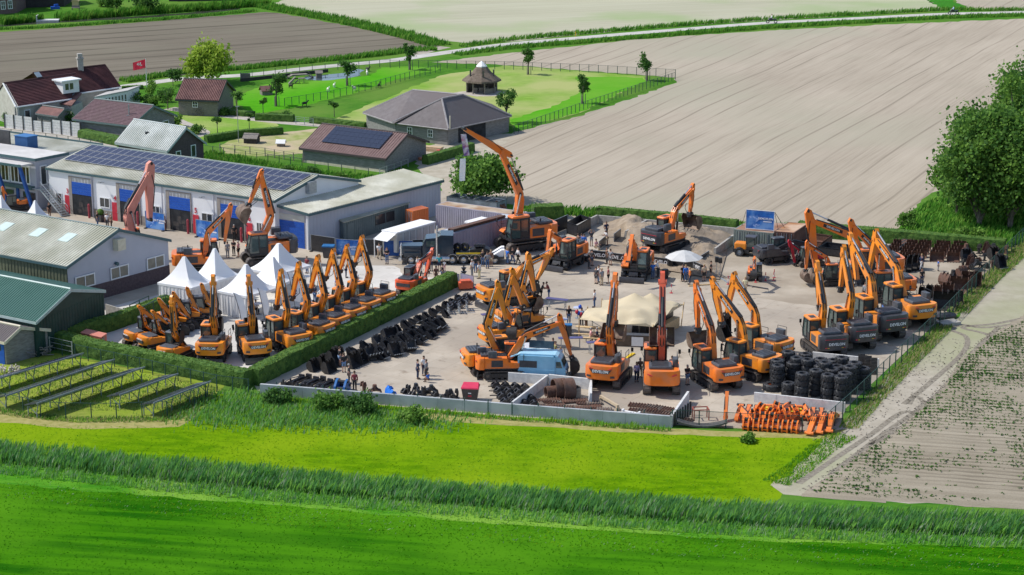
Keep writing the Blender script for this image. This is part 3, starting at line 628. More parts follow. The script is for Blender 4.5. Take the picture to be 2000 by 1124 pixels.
m=MB();wbox(m,fw_,'f',Lw,Ww,Lw-2.0,Lw-.15,0,2.1,.01,.05);dd=m.build('door',bluep,sh);dd['_o']=sh['_o'];m=MB();wbox(m,fw_,'f',Lw,Ww,Lw-1.0,Lw-.5,1.2,1.7,.05,.06);m.build('pane',pane,dd)
# ---------------------------------------------------------------- farm houses and barns behind
f,L,W=fr3((231,277),(327,293),(397,279),2.6)
W=(P(397,279,2.6)-P(327,293,2.6)).length
hs=gabled('brown_house','dark brown house with pale corrugated roof behind the workshop','house',f,L,W,2.6,zpx(f,L,W/2,251),brickd,roofg,nrib=30,ribh=.09,over=.3,trimm=mat('grey_trim',(.34,.39,.40),(.42,.47,.48),3,.5))
window(hs,f,'r',L,W,W*.22,W*.36,1.2,2.2,nv=0,fw=.11);window(hs,f,'r',L,W,W*.64,W*.78,1.0,2.6,nv=0,fw=.11);window(hs,f,'f',L,W,L*.47,L*.55,1.7,2.4,nv=0)
m=MB();c=f.p(L*.42,W*.25,2.6+(zpx(f,L,W/2,251)-2.6)*.5+.2);m.rbox(c,(.5,.35,.3),0,0);m.build('roof_vent',dark,hs)
f,L,W=fr3((591,289),(752,309),(832,277),1.9)
ss=gabled('timber_shed','weathered timber shed with black solar panels on a brown roof','shed',f,L,W,1.9,zpx(f,L,W/2,263),planks,mat('brown_sheet_roof',(.155,.095,.085),(.20,.13,.12),1.2,.7),nrib=34,ribh=.05,over=.35,trimm=mat('dark_trim',(.06,.05,.05),None,2,.7))
hr=zpx(f,L,W/2,263);sv=(f.p(0,W/2,hr)-f.p(0,0,1.9));sl=sv.length;sv.normalize();sn=f.u.cross(sv)
solar_grid(ss,f.p(L*.17,0,1.9)+sv*(sl*.26)+sn*.26,f.u,sv,12,4,L*.70/12-.02,sl*.165,.02,.03,(1,1),pvd,pvd)
m=MB();wbox(m,f,'f',L,W,0,L,0,.3,.01,.05);m.build('plinth',plank_cream,ss)
f,L,W=fr3((147,232),(256,245),(340,226),2.2)
pb_=gabled('low_barn','low barn with long purple brown shingle roof among the farm buildings','barn',f,L,W,2.2,zpx(f,L,W/2,208),planks,shingle,tiles=16,over=.3,trimm=mat('teal_trim',(.12,.17,.175),(.16,.21,.215),3,.6))
window(pb_,f,'r',L,W,W*.45,W*.60,.8,1.7,nv=1);window(pb_,f,'r',L,W,W*.72,W*.86,.9,1.8,nv=0)
m=MB();q=f.p(L*.80,W*.22,0);m.tube([q+V((0,0,2.9)),q+V((0,0,4.6))],.09,6);m.rbox(q+V((0,0,3.0)),(.6,.6,.3));m.build('flue',galv,pb_)
f,L,W=fr3((348,193),(424,196),(455,177),2.4)
tb=gabled('tiled_barn','wooden barn with brown red pantile roof and a cart wheel on its front','barn',f,L,W,2.4,zpx(f,L,W/2,159),woodd,tile2,nrib=26,ribh=.09,over=.35,trimm=mat('dark_verge',(.04,.05,.05),None,2,.7))
window(tb,f,'f',L,W,L*.36,L*.50,1.2,2.1,nv=1,nh=1)
m=MB();c=f.p(L*.53,-.12,.6);uu=f.u
for k in range(16):
 a0,a1=2*math.pi*k/16,2*math.pi*(k+1)/16;m.cyl(c+(uu*math.cos(a0)+V((0,0,math.sin(a0))))*.58,c+(uu*math.cos(a1)+V((0,0,math.sin(a1))))*.58,.05,.05,5)
 if k % 2==0:m.cyl(c,c+(uu*math.cos(a0)+V((0,0,math.sin(a0))))*.56,.03,.03,4)
o=m.build('cart_wheel',woodd);tag(o,'old wooden cart wheel leaning on the front of the tiled barn','wheel')
# L-shaped hall with hip roofs
eh,rh=2.25,5.6
E1,E2,E3,E4=P(709,222,eh),P(766,241,eh),P(876,254,eh),P(999,228,eh);R1,R2,R3=P(807,178,rh),P(903,187,rh),P(863,195,rh)
hl_=thing('hip_roofed_hall','large timber hall with two grey hipped roofs','hall',V((E3.x,E3.y,0)),world=True)
E5=E4+(R2-R3)*1.2+V((-6,5,0));E5.z=eh;E6=E1+(R2-R3)*1.9;E6.z=eh
V0=E2.lerp(E1,.12)
m=MB();dz=V((0,0,.15));below=V((0,0,-.1))
for poly in ([E1,E2+(E2-E1)*.08,R3,R2,R1],[E2,E3,R3],[E3,E4,R2,R3],[E1,R1,E6],[R1,R2,E5,E6],[R2,E4,E5]):m.poly([k+dz for k in poly]);m.poly([k-below*.0+V((0,0,.02)) for k in reversed(poly)])
m.build('roof',slate,hl_)
m=MB()
for a,b in ((E3,R3),(E1,R1),(R1,R2),(R3,R2),(E4,R2),(E2,R3)):m.tube([a+dz,b+dz],.13,5)
for a,b in ((E1,E2),(E2,E3),(E3,E4)):m.tube([a+V((0,0,.03)),b+V((0,0,.03))],.11,5)
m.build('ridge_cap',mat('pale_ridge_metal',(.27,.25,.255),(.33,.31,.315),2,.6),hl_)
def wallseg(mb,A,B,h,th=.25,inset=.5,mi=0):
 A=V((A.x,A.y,0));B=V((B.x,B.y,0));d=(B-A).normalized();n=V((-d.y,d.x,0));A2=A+n*inset;B2=B+n*inset
 mb.hexa([A2,B2,B2+n*th,A2+n*th]+[k+V((0,0,h)) for k in (A2,B2,B2+n*th,A2+n*th)],mi);return Fr(A2,d,n),(B-A).length
m=MB();w1=wallseg(m,E1,E2,eh+.05);w2=wallseg(m,E2+(E3-E2).normalized()*.3,E3-(E3-E2).normalized()*.5,eh+.05);w3=wallseg(m,E3+(E4-E3).normalized()*.45,E4,eh+.05);m.build('wall',planks,hl_)
window(hl_,w2[0],'f',w2[1],1,w2[1]*.62,w2[1]*.72,.8,1.9,nv=1,nh=1);window(hl_,w2[0],'f',w2[1],1,w2[1]*.22,w2[1]*.32,.8,1.9,nv=1,nh=1)
m=MB();m.hexa(w3[0].hx(2.0,7.5,-.03,-.01,0.05,2.1));m.build('doorway',interior,hl_)
m=MB();q=P(879,240,3.6);m.tube([q-V((0,0,.8)),q+V((0,0,.9))],.09,6);m.build('flue',plank_cream,hl_)
# farmhouse: two tiled wings
fhouse=thing('farmhouse','farmhouse with steep dark red tiled roofs, dormer and chimney','house',P(31,222),world=True);fhouse['_o']=tuple(P(31,222));FO=fhouse
m=MB();ts=((0,0),(.15,1),(.95,.2))
ea,ra=2.9,5.7
A0,A1,A2_,A3=P(31,209,ea),P(140,193,ea),P(147,144,ra),P(6,163,ra)
m.ribs(A1,A2_,A3,A0,17,.09,shape=ts)
back=(A3-A0);back=V((back.x,back.y,0));m.poly([A3,A2_,A2_+back+V((0,0,ea-ra)),A3+back+V((0,0,ea-ra))])
B0,B1,B2,B3=P(122,187,2.9),P(235,170,2.9),P(205,127,5.9),P(64,143,5.9)
m.ribs(B1,B2,B3,B0,20,.09,shape=ts);bb=(B2-B1);bb=V((bb.x-2.5,bb.y,0));m.poly([B3,B2,B2+bb+V((0,0,-3.0)),B3+bb+V((0,0,-3.0))]);m.poly([B2,B1,B2+bb+V((0,0,-3.0))]);q=P(48,155,4.6);m.poly([B3,q,B3+(B0-B3)*.3])
m.build('roof',tile,FO)
m=MB();mi_=V((0,0,-.02))
def wq(A,B,z0=0,th=.3):
 d=(B-A);d=V((d.x,d.y,0)).normalized();n=V((-d.y,d.x,0))*.35;a=V((A.x,A.y,z0))+n;b=V((B.x,B.y,z0))+n;m.hexa([a,b,b+n,a+n]+[V((k.x,k.y,A.z-.05)) for k in (a,b,b+n,a+n)])
wq(A0,A1);wq(B0,B1)
g0=V((A0.x,A0.y,0));g1=g0+V((back.x,back.y,0))*2;m.rot([A0+V((.15,0,-.05)),A3+V((.15,0,-.1)),A0+back*2+V((.15,0,-.05)),g1+V((.15,0,0)),g0+V((.15,0,0))],(.25,0,0));m.build('wall',mat('cream_wall',(.40,.38,.34),(.50,.48,.44),2,.8),FO)
m=MB()
for a,b in ((A0,A1),(B0,B1)):m.tube([a+V((0,-.05,-.08)),b+V((0,-.05,-.08))],.13,5)
m.tube([A0,A3],.12,5);m.build('gutter',white,FO)
m=MB();m.tube([A3,A2_],.14,6);m.tube([B3,B2],.14,6);m.tube([B2,B1],.12,6);m.build('ridge',mat('ridge_tile',(.05,.02,.022),None,2,.7),FO)
fd=Fr(P(128,178,4.0),A1-A0,V((-(A1-A0).y,(A1-A0).x,0)));z0=4.3
m=MB();m.hexa(fd.hx(-.4,2.3,0,2.2,3.6,5.3));d_=m.build('dormer',white,FO);d_['_o']=FO['_o'];m=MB();m.hexa(fd.hx(-.7,2.6,-.25,2.3,5.3,5.5));m.build('dormer_roof',frame,d_);m=MB();m.hexa(fd.hx(.0,.55,-.05,-.01,4.1,5.0));m.hexa(fd.hx(.75,1.3,-.05,-.01,4.1,5.0));m.build('pane',pane,d_)
m=MB();q=P(157,134,5.8);m.rbox(q+V((0,0,.3)),(.8,.8,2.2),.4);m.rbox(q+V((0,0,1.5)),(1.0,1.0,.18),.4);m.rbox(q+V((0,0,1.95)),(.7,.7,.5),.4,0);m.build('chimney',mat('grey_chimney',(.33,.31,.29),(.42,.40,.37),3,.9),FO)
sA=(A1-A0).normalized();sN=sA.cross(A3-A0).normalized();sB=sN.cross(sA)
for px,py in ((64,172),(108,167)):
 t=(py-209.)/(163-209);q=P(px,py+4,3.9 if px<80 else 4.3);s_=(q-A0).dot(sA);r_=(q-A0).dot(sB);q=A0+sA*s_+sB*r_+sN*.12
 MB().hexa([q,q+sA*.8,q+sA*.8+sB*1.0,q+sB*1.0]+[k+sN*.12 for k in (q,q+sA*.8,q+sA*.8+sB*1.0,q+sB*1.0)]).build('skylight',mat('skylight_glass',(.20,.26,.32),(.28,.34,.40),1,.1),FO)
wf=Fr(V((A0.x,A0.y,0)),A1-A0,V((-(A1-A0).y,(A1-A0).x,0)));wf=Fr(wf.p(0,.35),wf.u,wf.v);LA=(A1-A0).length
for a in (.16,.42):window(FO,wf,'f',LA,1,LA*a,LA*a+1.0,.9,2.2,nv=0,fw=.12)
# rear lean-to porch with skylight, round bay and the white conservatory
pc=Fr(P(103,212),P(160,203)-P(103,212),V((0,1,0)));po=thing('porch','small tiled porch in the corner between the farmhouse wings','porch',pc.p(0,0),world=True)
q=[P(102,200,2.4),P(140,206,2.4),P(160,182,3.4),P(130,179,3.4)];m=MB();m.hexa([k-V((0,0,.12)) for k in q]+q);m.build('roof',tile2,po)
m=MB();a,b,c,d=[V((k.x,k.y,0)) for k in q];m.hexa([a.lerp(c,.08),b.lerp(d,.08),c,d]+[k+V((0,0,2.15)) for k in (a.lerp(c,.08),b.lerp(d,.08),c,d)]);m.build('wall',MT['cream_wall'],po)
m=MB();a=q[3].lerp(q[2],.3)-(q[3]-q[0])*.12;u1=(q[2]-q[3])*.35;v1=(q[0]-q[3])*.22;m.hexa([a,a+v1,a+v1+u1,a+u1]+[k+V((0,0,.12)) for k in (a,a+v1,a+v1+u1,a+u1)]);m.build('skylight',MT['skylight_glass'],po)
c=P(166,204);m=MB();m.lathe([(3.0,0),(3.0,2.3)],c,10);w1_=thing('bay_room','round bay room with grey zinc roof beside the farmhouse porch','bay',c,world=True);m.build('wall',MT['cream_wall'],w1_);MB().lathe([(3.3,2.3),(3.25,2.45),(.05,3.6)],c,10).build('roof',mat('zinc_roof',(.42,.43,.44),(.52,.53,.54),1,.45,metal=.3),w1_)
cf,cl,cw=fr3((186,190),(249,178),(262,173),2.5)
cs=thing('conservatory','long white conservatory with flat roof and many windows','conservatory',cf.p(0,0),world=True);MB().hexa(cf.hx(0,cl,0,4,0,2.4)).build('wall',white,cs);MB().hexa(cf.hx(-.2,cl+.2,-.2,4.2,2.4,2.6)).build('roof',flat,cs)
for k in range(7):window(cs,cf,'f',cl,4,cl*(.30+k*.1),cl*(.30+k*.1)+cl*.07,.5,2.1,nv=0,nh=1,fw=.08)
f,L,W=fr3((72,222),(112,228),(137,216),1.9)
gabled('garden_shed','small garden shed with red brown felt roof behind the concrete fence','shed',f,L,W,1.9,zpx(f,L,W/2,216)+.1,planks,tile2,over=.2,trimm=mat('grey_shed_trim',(.15,.17,.17),None,3,.6))
# houses along the canal at the top edge
f,L,W=fr3((-150,4),(33,27),(60,8),3.2)
f=Fr(P(-120,38),P(33,26)-P(-120,38),V((0,1,0)))
h=gabled('canal_house','brick house beside the canal in the top left corner','house',f,(P(33,26)-P(-120,38)).length,9,3.4,8,brick,tile,tiles=12,over=.3)
Lh=h['_L']
for a in (.80,.89):window(h,f,'f',Lh,9,Lh*a,Lh*a+.95,.9,2.6,nv=1,nh=1,fw=.12)
for x0,x1,y,lab in ((45,125,16,'dark low barn beside the canal house at the top edge'),(330,490,3,'long dark brown shed at the top edge beyond the canal')):
 f=Fr(P(x0,y),P(x1,y-3)-P(x0,y),V((0,1,0)));b_=gabled('dark_barn',lab,'barn',f,(P(x1,y-3)-P(x0,y)).length,9,2.6,6,mat('tarred_wood',(.035,.03,.03),(.05,.045,.045),2,.8),tile,tiles=10,over=.3)
# gazebo with thatched hat
gp=P(941,180);gz=thing('gazebo','round wooden gazebo with thatched roof and white cap in the paddock','gazebo',gp)
m=MB();m.lathe([(3.05,1.75),(2.95,2.0),(1.5,3.1),(.75,4.05)],(0,0,0),8);m.lathe([(2.9,1.72),(.1,2.6)],(0,0,0),8);m.build('roof',mat('thatch',(.115,.088,.068),(.18,.142,.115),3,.95,bump=.4),gz)
MB().lathe([(.85,3.95),(.8,4.1),(.12,4.75),(.02,4.8)],(0,0,0),8).build('cap',white,gz)
for k in range(8):
 a=math.pi*2*k/8+.2;q=V((2.35*math.cos(a),2.35*math.sin(a),0));MB().cyl(q,q+V((0,0,2.1)),.11,.11,6).build('post',woodd,gz)
m=MB()
for k in range(8):
 a,b=math.pi*2*k/8+.2,math.pi*2*(k+1)/8+.2
 if k in (4,5):continue
 q,r_=V((2.3*math.cos(a),2.3*math.sin(a),0)),V((2.3*math.cos(b),2.3*math.sin(b),0));m.hexa([q,r_,r_*.97,q*.97]+[k_+V((0,0,1.9 if k in (0,1,2,3) else .8)) for k_ in (q,r_,r_*.97,q*.97)])
m.build('screen',woodd,gz)
for a in (-2.6,-1.45,-.4):
 q=V((2.0*math.cos(a),2.0*math.sin(a),2.6));MB().cyl(q,q+V((0,0,1.0)),.13,.13,6).build('chimney',dark,gz)
for k in range(3):MB().rbox((-1+k*.9,-.6,.4),(.7,.5,.8)).build('bench',woodd,gz)
for o in list(scene.objects):
 unkey(o)

# ================================================================= excavators
# model space: x forward, y to the operator's left, z up; 22 t machine at scale 1
def rounded(pts,r,n=3):
 """round the corners of a plan polygon"""
 out=[];k=len(pts)
 for i in range(k):
  p,a,b=V((*pts[i],0)),V((*pts[i-1],0)),V((*pts[(i+1) % k],0));da,db=(a-p),(b-p);rr=min(r,da.length*.45,db.length*.45)
  s,e=p+da.normalized()*rr,p+db.normalized()*rr
  for j in range(n+1):
   t=j/n;q=s*(1-t)**2+p*2*t*(1-t)+e*t*t;out.append((q.x,q.y))
 return out
def bevel_plan(mb,pts,z0,z1,b=.08,mi=0):
 """plan solid with chamfered top and bottom edge"""
 n=len(pts);cx=sum(p[0] for p in pts)/n;cy=sum(p[1] for p in pts)/n
 def ring(k,z):return [(cx+(x-cx)*k,cy+(y-cy)*k,z) for x,y in pts]
 k=.95;rs=[ring(k,z0),ring(1,z0+b),ring(1,z1-b),ring(k,z1)];vs=sum(rs,[]);fs=[tuple(range(n-1,-1,-1)),tuple(range(3*n,4*n))]
 for j in range(3):fs += [(j*n+i,j*n+(i+1) % n,(j+1)*n+(i+1) % n,(j+1)*n+i) for i in range(n)]
 mb.faces(vs,fs,mi)
_EX={}
def exmesh(key,fn,mats,smooth=35):
 k=(key,tuple(m.name for m in mats))
 if k not in _EX:_EX[k]=fn().mesh(key.split('#')[0],mats,smooth=smooth)
 return _EX[k]
def m_track(L=4.2,H=.92,w=.6):
 def f():
  m=MB();r=H/2;pr=[];ns=46;per=2*(L-H)+2*math.pi*r
  def at(s):
   s %= per;a=L-H
   if s<a:return (-a/2+s,0)
   s -= a
   if s<math.pi*r:t=s/r;return (a/2+r*math.sin(t),r-r*math.cos(t))
   s -= math.pi*r
   if s<a:return (a/2-s,H)
   s -= a;t=s/r;return (-a/2-r*math.sin(t),r+r*math.cos(t))
  outer=[at(per*i/(ns*2)) for i in range(ns*2)];c=r
  o2=[];inn=[]
  for i,(x,z) in enumerate(outer):
   xx=max(-(L-H)/2,min((L-H)/2,x));d=V((x-xx,z-c)) if abs(x-xx)>1e-6 else V((0,z-c));d.normalize()
   g=0 if i % 2==0 else -.035
   o2.append((x+d.x*g,z+d.y*g));inn.append((x-d.x*.10,z-d.y*.10))
  n=len(o2)
  vs=[(x,-w/2,z) for x,z in o2]+[(x,w/2,z) for x,z in o2]+[(x,-w/2,z) for x,z in inn]+[(x,w/2,z) for x,z in inn];fs=[]
  for i in range(n):
   j=(i+1) % n;fs += [(i,j,n+j,n+i),(2*n+i,3*n+i,3*n+j,2*n+j),(i,2*n+i,2*n+j,j),(n+i,n+j,3*n+j,3*n+i)]
  m.faces(vs,fs,0)
  m.prism([(-(L-H)/2,.22),((L-H)/2,.22),((L-H)/2,.66),(-(L-H)/2,.66)],-w*.34,w*.34,1)
  for x in (-(L-H)/2,(L-H)/2):m.cyl((x,-w*.42,c),(x,w*.42,c),r*.80,r*.80,12,1);m.cyl((x,-w*.46,c),(x,w*.46,c),r*.35,r*.35,8,0)
  for i in range(6):
   x=-(L-H)/2+(L-H)*(i+.5)/6;m.cyl((x,-w*.45,.2),(x,w*.45,.2),.14,.14,8,1)
  return m
 return f
def m_wheel():
 m=MB();R_,w=.52,.46
 m.lathe([(.27,-w*.42),(.40,-w/2),(R_-.05,-w/2),(R_,-w*.34),(R_,w*.34),(R_-.05,w/2),(.40,w/2),(.27,w*.42)],(0,0,0),20,0,axis='y')
 for i in range(20):
  t=2*math.pi*i/20;c,s=math.cos(t),math.sin(t);m.rbox((c*R_,(.1 if i % 2 else -.1),-s*R_+0),(.05,.26,.10),0,0,0,t)
 m.lathe([(.27,-w*.40),(.25,-.06),(.10,-.10),(.02,-.12)],(0,0,0),14,1,axis='y');m.lathe([(.27,w*.40),(.25,.06),(.10,.10),(.02,.12)],(0,0,0),14,1,axis='y')
 return m
def m_boom():
 m=MB();lo=[(0,-.26),(.55,-.22),(2.35,.72),(5.55,-.20),(5.78,0)];hi=[(5.55,.22),(2.55,1.42),(1.75,1.30),(.10,.28)]
 m.prism([(0,-.26),(.55,-.22),(2.35,.66),(5.5,-.22),(5.8,-.10),(5.8,.12),(5.5,.24),(2.65,1.40),(1.85,1.34),(-.02,.28),(-.25,0)],-.27,.27)
 m.cyl((0,-.5,0),(0,.5,0),.2,.2,10);m.cyl((5.62,-.36,0),(5.62,.36,0),.2,.2,10)
 m.cyl((2.35,-.34,1.02),(2.35,.34,1.02),.14,.14,8,1)
 for y in (-.14,.14):m.tube([(1.2,y,1.02),(2.3,y,1.46),(4.0,y,.90),(5.3,y,.36)],.045,5,1)
 m.tube([(2.6,.2,1.42),(3.4,.22,1.15)],.10,6,1)
 return m
def m_stick():
 m=MB()   # pivot at 0, tip at +x 2.9, rear lug for the cylinder
 m.prism([(-.75,.25),(-.60,-.02),(.05,-.24),(2.75,-.16),(2.95,0),(2.75,.16),(.9,.36),(.15,.46),(-.5,.50)],-.19,.19)
 m.cyl((0,-.26,0),(0,.26,0),.17,.17,10);m.cyl((2.85,-.3,0),(2.85,.3,0),.13,.13,8,1)
 m.cyl((-.6,-.24,.25),(-.6,.24,.25),.1,.1,8,1)
 for y in (-.2,.2):m.tube([(.0,y,.2),(.9,y,.42),(2.2,y,.22)],.035,4,1)
 return m
def m_bucket(w=1.15):
 def f():   # hinge at origin, bucket hangs along -z, mouth to -x
  m=MB();pr=[(.10,.12),(.42,-.25),(.50,-.70),(.30,-1.12),(-.10,-1.34),(-.62,-1.36)]
  n=len(pr);inn=[(.02,.05),(.33,-.28),(.41,-.68),(.23,-1.05),(-.13,-1.26),(-.62,-1.30)]
  for y0,y1 in ((-w/2,w/2),):
   vs=[(x,y0,z) for x,z in pr]+[(x,y1,z) for x,z in pr]+[(x,y0,z) for x,z in inn]+[(x,y1,z) for x,z in inn];fs=[]
   for i in range(n-1):fs += [(i,i+1,n+i+1,n+i),(2*n+i,3*n+i,3*n+i+1,2*n+i+1)]
   m.faces(vs,fs,0)
  side=[(.10,.12),(-.22,-.02),(-.62,-1.36),(-.10,-1.34),(.30,-1.12),(.50,-.70),(.42,-.25)]
  m.prism(side[::-1],-w/2-.02,-w/2+.02,0);m.prism(side[::-1],w/2-.02,w/2+.02,0)
  for k in range(5):
   y=-w/2+.1+(w-.2)*k/4;m.rbox((-.72,y,-1.35),(.26,.09,.07),0,1)
  for y in (-.22,.22):m.prism([(-.2,.0),(.12,.05),(.30,-.1),(.16,.28),(-.12,.26)],y-.03,y+.03,0)
  return m
 return f
def m_coupler():
 m=MB();m.prism([(-.28,-.22),(.28,-.22),(.24,.05),(.0,.15),(-.24,.05)],-.24,.24);m.cyl((0,-.3,-.12),(0,.3,-.12),.08,.08,6,1);m.cyl((0,0,-.2),(0,0,-.42),.24,.28,8)
 m.tube([(-.2,.25,0),(-.5,.3,.5),(-.4,.25,1.0)],.03,4);m.tube([(-.2,-.25,0),(-.5,-.3,.5),(-.4,-.25,1.0)],.03,4)
 return m
def m_rod():return MB().cyl((0,0,0),(0,0,.55),1,1,8,0).cyl((0,0,.5),(0,0,1),.55,.55,8,1)
def m_platform(kind):
 def f():
  m=MB();z=1.02
  m.plan(rounded([(-2.0,-1.25),(1.35,-1.3),(1.75,-1.1),(1.75,1.25),(-2.0,1.25)],.15),z,z+.16,1)
  # orange side housings, left (rear of cab) and right (tank and tool box)
  if kind != 'mini':
   m.prism([(-1.9,1.16),(.15,1.16),(.15,2.02),(-.3,2.14),(-1.9,2.14)],.52,1.28,0)
   m.prism([(-1.9,1.16),(.30,1.16),(1.25,1.16),(1.62,1.45),(1.45,1.66),(.35,1.72),(.2,2.14),(-1.9,2.14)],-1.30,-.55,0)
   m.prism([(-1.3,1.30),(-.2,1.30),(-.2,1.95),(-1.3,1.95)],1.283,1.295,2);m.prism([(-1.3,1.30),(-.2,1.30),(-.2,1.95),(-1.3,1.95)],-1.315,-1.303,2)
   m.bx(-1.9,.2,-.55,.52,1.18,1.75,1)
   m.bx(.2,1.5,-.40,.38,1.18,1.45,1)
  else:
   m.prism([(-1.75,1.16),(-.2,1.16),(-.2,1.8),(-1.75,1.95)],-1.2,1.2,0);m.prism([(-.2,1.16),(1.1,1.16),(1.2,1.5),(-.2,1.7)],-1.2,-.4,0)
  return m
 return f
def m_counterweight(kind):
 def f():
  m=MB();b=2.78
  pts=rounded([(-1.92,-1.36),(-1.92,1.36),(-2.45,1.36),(-b,.9),(-b-.05,0),(-b,-.9),(-2.45,-1.36)],.14,3)
  pts=pts[::-1] if sum(pts[i-1][0]*pts[i][1]-pts[i][0]*pts[i-1][1] for i in range(len(pts)))<0 else pts
  if kind=='dark':   # tall straight counterweight that wraps to the deck
   bevel_plan(m,pts,1.02,2.34,.07,0)
   m.bx(-b-.066,-b-.052,-1.0,1.0,2.02,2.06,2)
   for s in (-1,1):m.rbox((-b-.012,s*.84,1.27),(.05,.18,.05),s*-.06,2);m.rbox((-b-.014,s*.66,1.27),(.05,.18,.05),s*-.06,3)
  elif kind=='mini':
   bevel_plan(m,rounded([(-1.3,-1.2),(-1.3,1.2),(-2.0,1.0),(-2.3,.5),(-2.35,0),(-2.3,-.5),(-2.0,-1.0)],.1,2)[::-1],1.05,1.98,.12,0)
   m.plan([(-2.40,-.62),(-2.30,-.62),(-2.30,.62),(-2.40,.62)],1.30,1.66,1)
  else:
   bevel_plan(m,pts,1.02,2.16,.16,0)
   if kind=='logo':
    q=[(-1.02,1.98),(-.72,1.58),(.72,1.58),(1.02,1.98),(.8,1.86),(-.8,1.86)]
    m.rot([(-b-.058,y,z) for y,z in ((-.95,1.94),(-.66,1.56),(.66,1.56),(.95,1.94),(.74,1.86),(-.74,1.86))][::-1],(.05,0,0),1)
    for s in (-1,1):m.rbox((-b-.03,s*.80,1.98),(.08,.32,.045),s*-.05,2,rx=s*.35);m.rbox((-b+.02,s*.98,1.30),(.06,.36,.16),s*-.33,1)
   elif kind=='band':m.plan([(-b-.07,-.95),(-b+.05,-.95),(-b+.05,.95),(-b-.07,.95)],1.42,1.86,1)
   else:
    for s in (-1,1):m.rbox((-b-.0,s*.92,1.86),(.08,.4,.06),s*-.2,2,rx=s*.3)
  return m
 return f
def m_hood(kind):
 def f():
  m=MB()
  if kind=='mini':m.bx(-1.7,-.5,-.9,.9,1.93,2.02,0);return m
  h=2.14 if kind != 'dark' else 2.34
  bevel_plan(m,rounded([(-2.3,-.75),(-.95,-.75),(-.95,1.0),(-2.3,1.0)],.1,2),h,h+.26,.08,0)
  for k in range(4):m.bx(-2.15+.3*k,-2.0+.3*k,-.5,.8,h+.258,h+.275,1)
  bevel_plan(m,rounded([(-1.6,-1.22),(-.75,-1.22),(-.75,-.8),(-1.6,-.8)],.08,2),h-.02,h+.62,.08,0)
  m.cyl((-1.2,.8,h+.2),(-1.2,.8,h+.5),.06,.06,6,1)
  m.bx(-.9,.2,-.5,.5,2.0 if kind != 'x' else 1.9,2.16,1)
  return m
 return f
def m_cab():
 m=MB();y0,y1=.40,1.30;z0,z1=1.16,3.0
 sd=[(.08,z0),(1.72,z0),(1.88,1.75),(1.66,z1-.1),(1.5,z1),(.16,z1),(.08,z1-.1)]
 def side(y,s):   # window band frames as posts
  for (xa,za),(xb,zb),r in (((.10,z0),(.12,z1),.07),((1.84,1.75),(1.60,z1),.055),((.86,z0),(.88,z1),.05),((1.72,z0),(1.86,1.76),.06),((.1,z0+.05),(1.75,z0+.05),.08),((.1,z1-.06),(1.6,z1-.06),.07),((.1,1.78),(.87,1.78),.035)):
   m.cyl((xa,y,za),(xb,y,zb),r,r,5,0)
 side(y0,-1);side(y1,1)
 for x,z in ((.1,z0+.06),(.12,z1-.06),(1.62,z1-.06),(1.84,1.75),(1.72,z0+.06)):m.cyl((x,y0,z),(x,y1,z),.06,.06,5,0)
 m.prism([(.1,z0),(1.74,z0),(1.84,1.6),(.1,1.6)],y0-.01,y0+.02,0);m.prism([(.1,z0),(.86,z0),(.86,1.75),(.1,1.75)],y1-.02,y1+.01,0)
 m.bx(.08,.12,y0,y1,z0,1.95,0)
 return m
def m_glass():
 y0,y1=.43,1.27;m=MB();m.prism([(.14,1.3),(1.70,1.3),(1.82,1.75),(1.60,2.93),(.16,2.93)],y0,y1);return m
def m_seat():
 m=MB();m.rbox((.7,.85,1.5),(.5,.5,.16));m.rbox((.45,.85,1.9),(.14,.46,.75));return m
def m_roof():
 m=MB();bevel_plan(m,rounded([(.02,.34),(1.72,.34),(1.72,1.36),(.02,1.36)],.2,3),2.98,3.16,.06,0);m.bx(.45,1.2,.58,1.12,3.158,3.175,1);return m
def m_rails():
 m=MB()
 for x in (.45,1.45):m.tube([(x,-1.22,1.6),(x,-1.22,2.45)],.025,4)
 m.tube([(.45,-1.22,2.45),(1.45,-1.22,2.45)],.025,4);m.tube([(.45,-1.22,2.05),(1.45,-1.22,2.05)],.02,4)
 return m
def m_rails2():
 m=MB()
 for x in (-1.7,-.7):m.tube([(x,-1.15,2.1),(x,-1.15,3.0)],.022,4)
 return m.tube([(-1.7,-1.15,3.0),(-.7,-1.15,3.0)],.022,4)
def m_mirror():return MB().tube([(0,0,0),(.25,.18,.4),(.25,.18,.7)],.022,4).rbox((.25,.2,.75),(.05,.2,.34))
def m_chassis(wheeled):
 def f():
  m=MB()
  if wheeled:
   m.prism([(-1.9,.55),(1.9,.55),(1.7,.95),(-1.7,.95)],-.45,.45)
   for x in (-1.3,1.3):m.cyl((x,-1.0,.52),(x,1.0,.52),.14,.14,8)
   for s in (-1,1):m.bx(-.75,.75,s*1.15-.22,s*1.15+.22,.55,.95);m.bx(-1.9,-.75,s*.98-.2,s*.98+.2,1.06,1.1);m.bx(.75,1.9,s*.98-.2,s*.98+.2,1.06,1.1)
   m.bx(1.85,2.35,-.3,.3,.4,.7)
  else:
   m.bx(-.9,.9,-1.0,1.0,.42,.78);m.prism([(-1.3,.3),(1.3,.3),(1.0,.7),(-1.0,.7)],-.5,.5)
  m.cyl((0,0,.75),(0,0,1.03),.62,.62,16)
  return m
 return f
def m_blade(w=2.5):return lambda:MB().prism([(-.05,.04),(.05,.02),(.10,.3),(.0,.62),(-.06,.62)],-w/2,w/2).bx(-.55,0,-.75,-.6,.2,.4).bx(-.55,0,.6,.75,.2,.4)
